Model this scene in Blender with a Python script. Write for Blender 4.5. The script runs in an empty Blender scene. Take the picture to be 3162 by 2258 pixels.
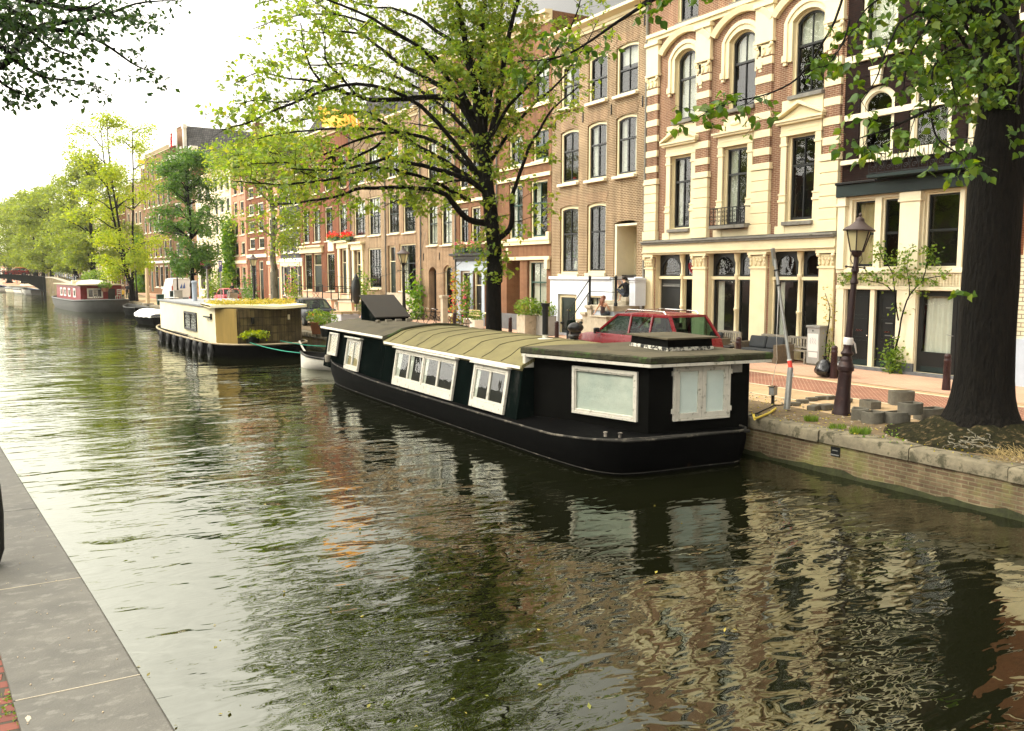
import bpy, math, random
import numpy as np
from mathutils import Vector, Matrix, noise
R = math.radians
RND = random.Random(7)
SC = bpy.context.scene
COL = SC.collection
CZ = 3.2; PITCH = math.atan(286/2700.); YAW = R(29.8); FL = 2700.

# ---------------------------------------------------------------- survey helpers (turn sight lines into places in the world)
def ray(px, py):
    x = (px-1581.)/FL; y = (1129.-py)/FL
    cf, sf = math.cos(PITCH), math.sin(PITCH); s, c = math.sin(YAW), math.cos(YAW)
    f = cf+y*sf; z = -sf+y*cf
    return Vector((f*s+x*c, f*c-x*s, z))
def at_d(px, py, d):                    # point at optical depth d
    r = ray(px, py); return Vector((0, 0, CZ))+r*d
def at_z(px, py, z=0.):
    r = ray(px, py); return Vector((0, 0, CZ))+r*((z-CZ)/r.z)
def at_x(px, py, X):
    r = ray(px, py); return Vector((0, 0, CZ))+r*(X/r.x)
def quay_x(Y): return 14.15-3.4e-4*max(0, Y-20)**2
def fac_x(Y): return 24.7-5e-4*max(0, Y-45)**2
def fac_y(px, py=850):                  # where a sight line meets the row of house fronts
    r = ray(px, py); lo, hi = 2., 400.
    for _ in range(60):
        t = (lo+hi)/2; Y = r.y*t
        if r.x*t < fac_x(Y): lo = t
        else: hi = t
    return r.y*lo

# ---------------------------------------------------------------- mesh builder
class MB:
    def __init__(s): s.v = []; s.f = []; s.m = []
    def add(s, vs, fs, m=0):
        o = len(s.v); s.v += [tuple(v) for v in vs]
        for f in fs: s.f.append(tuple(i+o for i in f)); s.m.append(m)
        return s
    def quad(s, a, b, c, d, m=0): return s.add([a, b, c, d], [(0, 1, 2, 3)], m)
    def box(s, x0, x1, y0, y1, z0, z1, m=0):
        return s.add([(x0,y0,z0),(x1,y0,z0),(x1,y1,z0),(x0,y1,z0),(x0,y0,z1),(x1,y0,z1),(x1,y1,z1),(x0,y1,z1)],
                     [(0,3,2,1),(4,5,6,7),(0,1,5,4),(1,2,6,5),(2,3,7,6),(3,0,4,7)], m)
    def obox(s, c, sx, sy, sz, rz=0, rx=0, ry=0, m=0):
        M = Matrix.Translation(c) @ Matrix.Rotation(rz,4,'Z') @ Matrix.Rotation(ry,4,'Y') @ Matrix.Rotation(rx,4,'X')
        vs = [M @ Vector((x*sx/2,y*sy/2,z*sz/2)) for z in (-1,1) for x,y in ((-1,-1),(1,-1),(1,1),(-1,1))]
        return s.add(vs, [(0,3,2,1),(4,5,6,7),(0,1,5,4),(1,2,6,5),(2,3,7,6),(3,0,4,7)], m)
    def hexa(s, v8, m=0):               # bottom four, top four
        return s.add(v8, [(0,3,2,1),(4,5,6,7),(0,1,5,4),(1,2,6,5),(2,3,7,6),(3,0,4,7)], m)
    def bar(s, a, b, w, h=None, m=0):   # square bar
        a, b = Vector(a), Vector(b); h = h or w; d = (b-a)
        if d.length < 1e-6: return s
        d.normalize(); u = d.cross(Vector((0,0,1)))
        if u.length < 1e-3: u = Vector((1,0,0))
        u.normalize(); n = u.cross(d)
        q = [u*(-w/2)+n*(-h/2), u*(w/2)+n*(-h/2), u*(w/2)+n*(h/2), u*(-w/2)+n*(h/2)]
        return s.hexa([a+k for k in q]+[b+k for k in q], m)
    def prism(s, poly, lo, hi, axis='z', m=0):
        P = {'z': lambda p,t: (p[0],p[1],t), 'y': lambda p,t: (p[0],t,p[1]), 'x': lambda p,t: (t,p[0],p[1])}[axis]
        n = len(poly); vs = [P(p,lo) for p in poly]+[P(p,hi) for p in poly]
        fs = [tuple(range(n))[::-1], tuple(range(n,2*n))]+[(i,(i+1)%n,n+(i+1)%n,n+i) for i in range(n)]
        return s.add(vs, fs, m)
    def tube(s, pts, rad, n=8, m=0, cap=True):
        pts = [Vector(p) for p in pts]
        if not hasattr(rad, '__len__'): rad = [rad]*len(pts)
        ref = None; rings = []
        for i, p in enumerate(pts):
            d = (pts[min(i+1,len(pts)-1)]-pts[max(i-1,0)])
            d = d.normalized() if d.length > 1e-9 else Vector((0,0,1))
            if ref is None:
                ref = d.cross(Vector((0,0,1)))
                if ref.length < 1e-2: ref = d.cross(Vector((1,0,0)))
            ref = ref-d*ref.dot(d)
            if ref.length < 1e-6: ref = d.orthogonal()
            ref.normalize(); w = d.cross(ref)
            rings.append([p+(ref*math.cos(2*math.pi*k/n)+w*math.sin(2*math.pi*k/n))*rad[i] for k in range(n)])
        return s.loft(rings, True, cap, m)
    def loft(s, rings, closed=True, cap=True, m=0):
        n = len(rings[0]); vs = [p for r in rings for p in r]; fs = []
        for i in range(len(rings)-1):
            for k in range(n if closed else n-1):
                a = i*n+k; b = i*n+(k+1)%n; fs.append((a,b,b+n,a+n))
        if cap and closed:
            fs.append(tuple(range(n))[::-1]); o = (len(rings)-1)*n; fs.append(tuple(range(o,o+n)))
        return s.add(vs, fs, m)
    def lathe(s, prof, n=20, c=(0,0,0), m=0, a0=0, a1=2*math.pi):
        c = Vector(c)
        return s.loft([[c+Vector((r*math.cos(a0+(a1-a0)*k/n), r*math.sin(a0+(a1-a0)*k/n), z)) for k in range(n)] for r, z in prof], True, True, m)
    def ell(s, c, rx, ry, rz, n=12, k=8, m=0, jit=0, seed=0, rot=None):
        c = Vector(c); rings = []
        for i in range(k+1):
            t = -math.pi/2+math.pi*i/k
            rr = max(math.cos(t),.02)
            ring = []
            for j in range(n):
                a = 2*math.pi*j/n; q = Vector((rr*math.cos(a)*rx, rr*math.sin(a)*ry, math.sin(t)*rz))
                if jit: q *= 1+jit*noise.noise(q*(1.6/max(rx,ry,rz))+Vector((seed,seed*.7,1)))
                if rot: q = rot @ q
                ring.append(c+q)
            rings.append(ring)
        return s.loft(rings, True, True, m)
    def build(s, name, mats, parent=None, smooth=None, bevel=0, world=False, seg=2):
        me = bpy.data.meshes.new(name)
        vs = s.v
        if world and parent is not None:
            l = parent.location if world is True else world.location; vs = [(a-l.x,b-l.y,c-l.z) for a,b,c in vs]
        me.from_pydata(vs, [], s.f); me.update()
        if not isinstance(mats, (list,tuple)): mats = [mats]
        for k in mats: me.materials.append(M[k] if isinstance(k,str) else k)
        if len(mats) > 1: me.polygons.foreach_set('material_index', s.m)
        if smooth is not None:
            me.polygons.foreach_set('use_smooth', [True]*len(me.polygons))
            me.set_sharp_from_angle(angle=R(smooth))
        o = bpy.data.objects.new(name, me); COL.objects.link(o)
        if parent is not None: o.parent = parent
        if bevel:
            b = o.modifiers.new('bevel','BEVEL'); b.width = bevel; b.segments = seg; b.limit_method = 'ANGLE'; b.angle_limit = R(40); b.harden_normals = False
        return o

def tag(o, label=None, cat=None, group=None, kind=None):
    if label: o['label'] = label
    if cat: o['category'] = cat
    if group: o['group'] = group
    if kind: o['kind'] = kind
    return o
def thing(name, label, cat, loc=(0,0,0), rz=0., group=None):
    o = bpy.data.objects.new(name, None); COL.objects.link(o)
    o.location = loc; o.rotation_euler = (0,0,rz); o.empty_display_size = .2
    return tag(o, label, cat, group)
KIDS = {}
def dup(root, loc, rz=None, label=None, group=None, scale=None):
    def cp(o, parent):
        c = o.copy(); COL.objects.link(c)
        if parent is not None: c.parent = parent
        for ch in [q for q in COL.objects if q.parent == o and q != c]: cp(ch, c)
        return c
    r = cp(root, None); r.location = loc
    if rz is not None: r.rotation_euler = (0,0,rz)
    if label: r['label'] = label
    if group: r['group'] = group
    if scale: r.scale = (scale,)*3 if not hasattr(scale,'__len__') else scale
    return r

# ---------------------------------------------------------------- materials
M = {}
def nt(name):
    m = bpy.data.materials.new(name); m.use_nodes = True; t = m.node_tree; t.nodes.clear()
    o = t.nodes.new('ShaderNodeOutputMaterial'); M[name] = m
    return t, o
def N(t, typ, **kw):
    n = t.nodes.new('ShaderNode'+typ)
    for k, v in kw.items():
        if k.startswith('i_'):
            key = k[2:]; key = int(key) if key.isdigit() else key.replace('_',' ')
            n.inputs[key].default_value = v
        else: setattr(n, k, v)
    return n
def L(t, a, ao, b, bi): t.links.new(a.outputs[ao], b.inputs[bi])
def c4(c): return (c[0],c[1],c[2],1)
def ramp(t, stops):
    r = t.nodes.new('ShaderNodeValToRGB'); e = r.color_ramp.elements
    e[0].position, e[0].color = stops[0][0], c4(stops[0][1]); e[1].position, e[1].color = stops[-1][0], c4(stops[-1][1])
    for p, c in stops[1:-1]:
        k = e.new(p); k.color = c4(c)
    return r
def mul(c, k): return tuple(min(1,x*k) for x in c)
def mat(name, col, rough=.6, metal=0., var=.25, scale=3., bump=.0, bscale=None, col2=None, spots=None, spot_scale=2., spot_at=.6, spec=.35, coat=0., stretch=(1,1,1)):
    """weathered paint, stone, metal or cloth: tone noise, optional stains with a shape of their own, fine relief"""
    t, o = nt(name)
    p = N(t,'BsdfPrincipled', i_Roughness=rough, i_Metallic=metal)
    p.inputs['Specular IOR Level'].default_value = spec; p.inputs['Coat Weight'].default_value = coat
    L(t,p,0,o,0)
    tc = N(t,'TexCoord'); mp = N(t,'Mapping'); mp.inputs['Scale'].default_value = stretch; L(t,tc,'Object',mp,0)
    n1 = N(t,'TexNoise', i_Scale=scale, i_Detail=8., i_Roughness=.65); L(t,mp,0,n1,'Vector')
    r = ramp(t, [(.3, mul(col,1-var)), (.7, col2 or mul(col,1+var*.6))]); L(t,n1,0,r,0)
    last = (r,0)
    if spots:
        n2 = N(t,'TexNoise', i_Scale=spot_scale, i_Detail=10., i_Roughness=.7); L(t,mp,0,n2,'Vector')
        k = ramp(t, [(spot_at-.04,(0,0,0)),(spot_at+.04,(1,1,1))]); L(t,n2,0,k,0)
        mx = N(t,'Mix', data_type='RGBA'); L(t,k,0,mx,0); L(t,last[0],last[1],mx,6); mx.inputs[7].default_value = c4(spots)
        last = (mx,2)
    L(t,last[0],last[1],p,'Base Color')
    if rough > .12:
        rr = N(t,'MapRange'); rr.inputs['To Min'].default_value = max(0,rough-.12); rr.inputs['To Max'].default_value = min(1,rough+.12); L(t,n1,0,rr,0); L(t,rr,0,p,'Roughness')
    if bump:
        n3 = N(t,'TexNoise', i_Scale=bscale or scale*6, i_Detail=6.); L(t,mp,0,n3,'Vector')
        b = N(t,'Bump', i_Strength=1., i_Distance=bump); L(t,n3,0,b,'Height'); L(t,b,0,p,'Normal')
    return M[name]
def brick(name, c1, c2, mortar, bw=.22, bh=.068, ms=.012, var=.35, bias=0., horizontal=False, stain=None, stain_at=.6, bump=.006, rough=.85, rot=0., offset=.5):
    t, o = nt(name); p = N(t,'BsdfPrincipled', i_Roughness=rough); p.inputs['Specular IOR Level'].default_value = .15; L(t,p,0,o,0)
    tc = N(t,'TexCoord'); sx = N(t,'SeparateXYZ'); L(t,tc,'Object',sx,0); cx = N(t,'CombineXYZ')
    if horizontal:
        mp = N(t,'Mapping'); mp.inputs['Rotation'].default_value = (0,0,rot); L(t,tc,'Object',mp,0); vec = (mp,0)
    else:
        ad = N(t,'Math', operation='ADD'); L(t,sx,0,ad,0); L(t,sx,1,ad,1); L(t,ad,0,cx,0); L(t,sx,2,cx,1); vec = (cx,0)
    br = N(t,'TexBrick', offset=offset, i_Scale=1.); br.inputs['Brick Width'].default_value = bw; br.inputs['Row Height'].default_value = bh
    br.inputs['Mortar Size'].default_value = ms; br.inputs['Bias'].default_value = bias; br.inputs['Mortar Smooth'].default_value = .3
    br.inputs['Color1'].default_value = c4(c1); br.inputs['Color2'].default_value = c4(c2); br.inputs['Mortar'].default_value = c4(mortar)
    L(t,vec[0],vec[1],br,'Vector')
    n = N(t,'TexNoise', i_Scale=.9, i_Detail=9., i_Roughness=.7); L(t,tc,'Object',n,'Vector')
    mr = N(t,'MapRange', i_1=.3, i_2=.7, i_3=1-var, i_4=1+var); L(t,n,0,mr,0)
    mx = N(t,'Mix', data_type='RGBA', blend_type='MULTIPLY', i_0=1.); L(t,br,0,mx,6); L(t,mr,0,mx,7); last = (mx,2)
    if not horizontal:
        ms_ = N(t,'Mapping'); ms_.inputs['Scale'].default_value = (3.2,3.2,.16); L(t,tc,'Object',ms_,0); n4 = N(t,'TexNoise', i_Scale=1., i_Detail=5., i_Roughness=.6); L(t,ms_,0,n4,'Vector'); m4 = N(t,'MapRange', i_1=.35, i_2=.65, i_3=.74, i_4=1.12); L(t,n4,0,m4,0)
        x4 = N(t,'Mix', data_type='RGBA', blend_type='MULTIPLY', i_0=1.); L(t,mx,2,x4,6); L(t,m4,0,x4,7); mx = x4; last = (mx,2)
    if stain:
        n2 = N(t,'TexNoise', i_Scale=.7, i_Detail=10., i_Roughness=.75); L(t,tc,'Object',n2,'Vector')
        k = ramp(t, [(stain_at-.08,(0,0,0)),(stain_at+.08,(1,1,1))]); L(t,n2,0,k,0)
        m2 = N(t,'Mix', data_type='RGBA'); L(t,k,0,m2,0); L(t,mx,2,m2,6); m2.inputs[7].default_value = c4(stain); last = (m2,2)
    L(t,last[0],last[1],p,'Base Color')
    b = N(t,'Bump', i_Strength=.8, i_Distance=bump); b.invert = True; L(t,br,'Fac',b,'Height'); L(t,b,0,p,'Normal')
    return M[name]
def leafmat(name, cols, trans=.5, rough=.45):
    t, o = nt(name)
    g = N(t,'NewGeometry'); r = ramp(t, [(i/(len(cols)-1), c) for i, c in enumerate(cols)]); L(t,g,'Random Per Island',r,0)
    p = N(t,'BsdfPrincipled', i_Roughness=rough); p.inputs['Specular IOR Level'].default_value = .35; L(t,r,0,p,'Base Color')
    tr = N(t,'BsdfTranslucent'); hs = N(t,'HueSaturation', i_Hue=.485, i_Saturation=1.15, i_Value=1.7); L(t,r,0,hs,'Color'); L(t,hs,0,tr,0)
    mx = N(t,'MixShader', i_0=trans); L(t,p,0,mx,1); L(t,tr,0,mx,2); L(t,mx,0,o,0)
    return M[name]
def glassmat(name, tint=(.75,.8,.78), ior=1.5, wav=.004, rough=.02, refl=1.):
    """thin pane: the same from both sides (Schlick reflectance from |N.I|)"""
    t, o = nt(name); tr = N(t,'BsdfTransparent', i_0=c4(tint)); gl = N(t,'BsdfGlossy', i_Roughness=rough); f0 = ((ior-1)/(ior+1))**2*1.8
    tc = N(t,'TexCoord'); n = N(t,'TexNoise', i_Scale=1.7, i_Detail=2.); L(t,tc,'Object',n,'Vector'); b = N(t,'Bump', i_Strength=1., i_Distance=wav); L(t,n,0,b,'Height'); L(t,b,0,gl,'Normal')
    g = N(t,'NewGeometry'); d = N(t,'VectorMath', operation='DOT_PRODUCT'); L(t,g,'Normal',d,0); L(t,g,'Incoming',d,1)
    q = N(t,'Math', operation='ABSOLUTE'); L(t,d,'Value',q,0); w = N(t,'Math', operation='SUBTRACT', i_0=1.); L(t,q,0,w,1); p = N(t,'Math', operation='POWER', i_1=5.); L(t,w,0,p,0)
    k = N(t,'Math', operation='MULTIPLY_ADD', i_1=(1-f0)*refl, i_2=f0*refl); L(t,p,0,k,0)
    mx = N(t,'MixShader'); L(t,k,0,mx,0); L(t,tr,0,mx,1); L(t,gl,0,mx,2); L(t,mx,0,o,0)
    return M[name]

glassmat('window_glass')
glassmat('clear_glass',(.98,.99,.98),1.45,.002,.02,.7)
glassmat('car_glass', (.3,.42,.36), 1.4, .003, .02, .4)
mat('dark_pane', (.014,.016,.017), rough=.12, var=.5, scale=.6, spec=.7)
mat('grey_pane', (.06,.065,.062), rough=.14, var=.6, scale=.5, spec=.6)
mat('cream_paint', (.74,.64,.41), rough=.5, var=.09, scale=2.2, bump=.002, spots=(.55,.45,.29), spot_scale=1.1, spot_at=.68)
mat('pale_cream', (.78,.7,.5), rough=.5, var=.07, scale=2.5, bump=.0015)
mat('white_paint', (.82,.78,.68), rough=.45, var=.08, scale=3)
mat('old_white_paint', (.56,.53,.45), rough=.6, var=.14, scale=6, spots=(.2,.19,.14), spot_scale=8, spot_at=.61, bump=.003)
mat('grey_white_plaster', (.62,.66,.72), rough=.7, var=.08, scale=1.5, bump=.002)
mat('blue_grey_paint', (.4,.45,.52), rough=.5, var=.1)
mat('black_paint', (.012,.013,.013), rough=.35, var=.3, scale=3)
mat('green_black_paint', (.012,.022,.018), rough=.35, var=.3)
mat('dark_green_paint', (.012,.05,.035), rough=.35, var=.2)
mat('teal_paint', (.009,.02,.019), rough=.45, var=.35, scale=2)
mat('grey_stone', (.2,.19,.165), rough=.8, var=.3, scale=4, bump=.006, spots=(.1,.1,.07), spot_scale=3, spot_at=.62)
mat('blue_stone', (.12,.125,.13), rough=.7, var=.3, scale=4, bump=.004)
mat('sand_stone', (.42,.37,.28), rough=.8, var=.25, scale=4, bump=.005, spots=(.22,.2,.14), spot_scale=3, spot_at=.62)
mat('iron', (.012,.012,.013), rough=.45, metal=.3, var=.3, bump=.002, bscale=60)
mat('galvanised', (.3,.3,.28), rough=.45, metal=.6, var=.25, scale=6)
mat('roof_tile', (.1,.1,.1), rough=.7, var=.3)
mat('roof_lead', (.25,.27,.29), rough=.6, var=.2)
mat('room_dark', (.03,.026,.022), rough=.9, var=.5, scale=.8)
mat('curtain_cloth', (.72,.68,.58), rough=.9, var=.1, scale=2)
mat('curtain_warm', (.55,.42,.22), rough=.9, var=.2, scale=2)
mat('red_cloth', (.35,.02,.03), rough=.8, var=.2)
mat('orange_cloth', (.85,.38,.04), rough=.8, var=.12)
mat('white_cloth', (.8,.78,.74), rough=.85, var=.1, scale=2, bump=.004, bscale=5)
mat('rubber', (.012,.012,.012), rough=.7, var=.3)
mat('chrome', (.6,.6,.58), rough=.15, metal=1., var=.05)
mat('mirror', (.8,.8,.8), rough=.03, metal=1., var=.02)
mat('skin', (.6,.36,.24), rough=.5, var=.08, scale=8)
mat('terracotta', (.3,.12,.06), rough=.8, var=.25)
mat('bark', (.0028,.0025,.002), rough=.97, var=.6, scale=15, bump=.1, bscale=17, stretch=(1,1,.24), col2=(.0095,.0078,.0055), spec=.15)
mat('bark_pale', (.2,.18,.13), rough=.9, var=.45, scale=5, bump=.012, bscale=14, stretch=(1,1,.35), spots=(.07,.065,.045), spot_scale=4, spot_at=.58)
mat('wood_pale', (.5,.36,.2), rough=.7, var=.3, scale=3, stretch=(1,6,6))
mat('wood_grey', (.26,.23,.18), rough=.8, var=.35, scale=3, stretch=(1,6,6))
leafmat('elm_leaf', [(.13,.22,.035),(.2,.3,.045),(.28,.36,.06),(.1,.18,.03),(.38,.38,.07)], .5)
leafmat('elm_leaf_fresh', [(.19,.28,.03),(.26,.34,.035),(.34,.38,.045),(.15,.24,.03)], .55)
leafmat('linden_leaf', [(.03,.075,.014),(.06,.12,.016),(.1,.18,.02),(.04,.08,.015),(.17,.24,.03)], .42)
leafmat('dark_leaf', [(.05,.13,.025),(.08,.17,.03),(.12,.22,.04),(.04,.11,.022)], .42)
leafmat('far_leaf', [(.14,.2,.04),(.19,.25,.045),(.25,.3,.05),(.12,.17,.04)], .55)
leafmat('ivy_leaf', [(.05,.13,.012),(.1,.22,.015),(.16,.28,.02),(.03,.09,.015)], .45)
leafmat('shrub_leaf', [(.07,.15,.02),(.13,.22,.03),(.2,.28,.04),(.05,.1,.02)], .4)
leafmat('sedum_leaf', [(.3,.28,.04),(.45,.36,.06),(.16,.2,.03),(.5,.4,.08),(.22,.22,.03)], .35)
leafmat('pink_petal', [(.7,.15,.2),(.75,.3,.3),(.6,.08,.12)], .4)
leafmat('red_petal', [(.75,.05,.03),(.8,.12,.05),(.6,.03,.03)], .35)

# leaves as one mesh: positions, normals, sizes
def leaves(name, pts, size, matname, parent=None, seed=1, droop=.3, detail=1, aspect=.6, jitter=.35, up=.5, world=True):
    rg = np.random.default_rng(seed); P = np.array(pts, dtype=np.float64).reshape(-1,3); n = len(P)
    if n == 0: return None
    if world and parent is not None: P = P-np.array(parent.location)
    sz = size*(1+jitter*(rg.random(n)*2-1))
    d = rg.normal(size=(n,3)); d[:,2] = d[:,2]*.6-droop; d /= np.linalg.norm(d,axis=1)[:,None]
    nn = rg.normal(size=(n,3)); nn[:,2] += up; nn -= d*(nn*d).sum(1)[:,None]; nn /= np.linalg.norm(nn,axis=1)[:,None]
    s = np.cross(d,nn); w = sz*aspect*.5
    if detail == 0:                       # kite folded on its midrib
        V = np.stack([P, P+d*(sz*.45)[:,None]+s*w[:,None]+nn*(w*.25)[:,None], P+d*sz[:,None], P+d*(sz*.45)[:,None]-s*w[:,None]+nn*(w*.25)[:,None]],1)
        F = np.array([[0,1,2],[0,2,3]]); k = 4
    else:                                 # ovate leaf with a tip, folded and curled
        curl = nn*(-sz*.12)[:,None]
        def at(a, b, c): return P+d*(sz*a)[:,None]+s*(w*b)[:,None]+nn*(w*c)[:,None]
        V = np.stack([at(0,0,0), at(.2,.75,.22), at(.5,1,.3)+curl*.5, at(.8,.45,.15)+curl*.9, at(1.05,0,-.1)+curl*1.6,
                      at(.8,-.45,.15)+curl*.9, at(.5,-1,.3)+curl*.5, at(.2,-.75,.22), at(.5,0,0)+curl*.4],1)
        F = np.array([[0,1,8],[1,2,8],[2,3,8],[3,4,8],[4,5,8],[5,6,8],[6,7,8],[7,0,8]]); k = 9
    V = V.reshape(-1,3); idx = (F[None]+(np.arange(n)*k)[:,None,None]).reshape(-1,3)
    me = bpy.data.meshes.new(name); me.vertices.add(len(V)); me.vertices.foreach_set('co', V.ravel())
    me.loops.add(idx.size); me.loops.foreach_set('vertex_index', idx.ravel().astype(np.int32))
    me.polygons.add(len(idx)); me.polygons.foreach_set('loop_start', np.arange(0,idx.size,3,dtype=np.int32)); me.polygons.foreach_set('loop_total', np.full(len(idx),3,dtype=np.int32))
    me.update(calc_edges=True); me.validate(); me.materials.append(M[matname])
    o = bpy.data.objects.new(name, me); COL.objects.link(o)
    if parent is not None: o.parent = parent
    return o
def blob_pts(c, r, n, seed, squash=(1,1,1), shell=.35):
    rg = np.random.default_rng(seed); d = rg.normal(size=(n,3)); d /= np.linalg.norm(d,axis=1)[:,None]
    rad = (shell+(1-shell)*rg.random(n))**.6
    return (np.array(c)+d*rad[:,None]*r*np.array(squash)).tolist()

leafmat('dark_bough_leaf', [(.018,.05,.014),(.03,.075,.018),(.05,.1,.02),(.014,.04,.012)], .3)  # darkest leaf green, for the near bank boughs
# ---------------------------------------------------------------- camera, light, air
cd = bpy.data.cameras.new('camera'); cam = bpy.data.objects.new('camera', cd); COL.objects.link(cam)
cd.sensor_width = 36; cd.lens = 36*FL/3162; cd.clip_end = 3000; cd.clip_start = .05
cam.location = (0,0,CZ); cam.rotation_euler = (R(90)-PITCH, 0, -YAW); SC.camera = cam
SUN_DIR = Vector((-.72,.38,.72)).normalized()
sl = bpy.data.lights.new('sun','SUN'); sl.energy = 2.3; sl.angle = R(7); sl.color = (1,.92,.75)
sun = bpy.data.objects.new('sun', sl); COL.objects.link(sun); sun.rotation_euler = SUN_DIR.to_track_quat('Z','Y').to_euler(); sun.location = (-30,20,60)
W = bpy.data.worlds.new('World'); SC.world = W; W.use_nodes = True; wt = W.node_tree; wt.nodes.clear()
wo = wt.nodes.new('ShaderNodeOutputWorld'); bg = N(wt,'Background', i_Strength=.12); L(wt,bg,0,wo,0)
sky = N(wt,'TexSky', sky_type='NISHITA', sun_disc=False); sky.sun_elevation = math.asin(SUN_DIR.z)
sky.sun_rotation = math.atan2(SUN_DIR.x, SUN_DIR.y); sky.dust_density = 4.; sky.air_density = 1.; sky.ozone_density = .6
hs = N(wt,'HueSaturation', i_Saturation=.12, i_Value=1.); L(wt,sky,0,hs,'Color')
# a thin bright cloud sheet over the whole sky
tcw = N(wt,'TexCoord'); mpw = N(wt,'Mapping'); mpw.inputs['Scale'].default_value = (1,1,2.5); L(wt,tcw,'Generated',mpw,0)
nw = N(wt,'TexNoise', i_Scale=2.2, i_Detail=6.); L(wt,mpw,0,nw,'Vector')
cr = ramp(wt, [(.25,(10.5,10.,8.9)),(.75,(13.5,13.,11.8))]); L(wt,nw,0,cr,0)
# cloud is brightest round the veiled sun
vd = N(wt,'VectorMath', operation='DOT_PRODUCT'); L(wt,tcw,'Generated',vd,0); vd.inputs[1].default_value = SUN_DIR
mg = N(wt,'MapRange', i_1=.0, i_2=1., i_3=.48, i_4=7.4); mg.interpolation_type = 'SMOOTHSTEP'; L(wt,vd,'Value',mg,0)
cm = N(wt,'Mix', data_type='RGBA', blend_type='MULTIPLY', i_0=1.); L(wt,cr,0,cm,6); L(wt,mg,0,cm,7); cr = cm
mw = N(wt,'Mix', data_type='RGBA', i_0=.75); L(wt,hs,0,mw,6); L(wt,cr,2,mw,7); L(wt,mw,2,bg,0)
SC.view_settings.view_transform = 'Standard'; SC.view_settings.look = 'None'; SC.view_settings.exposure = -.36; SC.view_settings.gamma = 1
SC.cycles.max_bounces = 8; SC.cycles.diffuse_bounces = 3; SC.cycles.glossy_bounces = 4; SC.cycles.transmission_bounces = 4; SC.cycles.transparent_max_bounces = 12
SC.cycles.use_denoising = True; SC.cycles.sample_clamp_indirect = 6; SC.cycles.caustics_reflective = False; SC.cycles.caustics_refractive = False

# ---------------------------------------------------------------- setting materials
def water_mat():
    t, o = nt('canal_water')
    tc = N(t,'TexCoord')
    def wave(sc, rot, sx, sy, det, dist):
        mp = N(t,'Mapping'); mp.inputs['Rotation'].default_value = (0,0,rot); mp.inputs['Scale'].default_value = (sx,sy,1); L(t,tc,'Object',mp,0)
        n = N(t,'TexNoise', i_Scale=sc, i_Detail=det, i_Roughness=.5, i_Distortion=dist); L(t,mp,0,n,'Vector'); return n
    a = wave(1.15, R(30), .75, 1.5, 1., .6); b = wave(3.2, R(22), .7, 1.5, 1.2, .9); c = wave(.35, R(35), 1, 1.3, 1., .3)
    # calm and ruffled patches
    pt = wave(.16, 0, 1, 1, 3., .5); pr = N(t,'MapRange', i_1=.38, i_2=.62, i_3=.45, i_4=1.25); L(t,pt,0,pr,0)
    m1 = N(t,'Math', operation='MULTIPLY', i_1=.034); L(t,a,0,m1,0)
    m2 = N(t,'Math', operation='MULTIPLY', i_1=.0105); L(t,b,0,m2,0)
    m3 = N(t,'Math', operation='MULTIPLY', i_1=.05); L(t,c,0,m3,0)
    e_ = wave(7., R(18), .65, 1.4, .5, .6); m4 = N(t,'Math', operation='MULTIPLY', i_1=.0016); L(t,e_,0,m4,0); s4 = N(t,'Math', operation='ADD'); L(t,m2,0,s4,0); L(t,m4,0,s4,1)
    s1 = N(t,'Math', operation='ADD'); L(t,m1,0,s1,0); L(t,s4,0,s1,1)
    s0 = N(t,'Math', operation='MULTIPLY'); L(t,s1,0,s0,0); L(t,pr,0,s0,1)
    s2 = N(t,'Math', operation='ADD'); L(t,s0,0,s2,0); L(t,m3,0,s2,1)
    bp = N(t,'Bump', i_Strength=1., i_Distance=1.); L(t,s2,0,bp,'Height')
    df = N(t,'BsdfDiffuse', i_0=(.005,.0055,.002,1)); gl = N(t,'BsdfGlossy', i_0=(.92,.94,.84,1), i_Roughness=.012); L(t,bp,0,gl,'Normal')
    fr = N(t,'Fresnel', i_IOR=2.12); L(t,bp,0,fr,'Normal')
    mx = N(t,'MixShader'); L(t,fr,0,mx,0); L(t,df,0,mx,1); L(t,gl,0,mx,2); L(t,mx,0,o,0)
water_mat()
brick('clinker_lane', (.24,.085,.055), (.19,.065,.045), (.42,.3,.2), bw=.2, bh=.1, ms=.012, var=.2, horizontal=True, rot=R(45), bump=.004)
brick('clinker_yellow', (.42,.29,.16), (.37,.25,.135), (.44,.34,.22), bw=.2, bh=.08, ms=.008, var=.15, horizontal=True, rot=R(4), bump=.003)
brick('pavement_pink', (.5,.3,.205), (.46,.265,.18), (.53,.39,.28), bw=.21, bh=.1, ms=.007, var=.14, horizontal=True, rot=R(87), bump=.003)
brick('quay_brick', (.13,.085,.052), (.2,.145,.085), (.21,.18,.105), bw=.24, bh=.075, ms=.012, var=.5, stain=(.15,.15,.05), stain_at=.55, bump=.012)
brick('near_clinker', (.2,.075,.055), (.15,.058,.046), (.07,.06,.045), bw=.21, bh=.105, ms=.014, var=.25, horizontal=True, rot=R(3), bump=.01)
mat('coping_stone', (.17,.145,.095), rough=.9, var=.4, scale=3.5, bump=.014, bscale=12, spots=(.05,.045,.025), spot_scale=2.6, spot_at=.55)
mat('near_coping', (.11,.104,.088), rough=.7, var=.3, scale=2.3, bump=.003, bscale=60, spots=(.145,.138,.118), spot_scale=6.5, spot_at=.57, stretch=(1,1.6,1))
mat('earth', (.15,.105,.055), rough=.95, var=.4, scale=3, bump=.03, bscale=7, spots=(.07,.05,.03), spot_scale=5, spot_at=.58)
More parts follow.
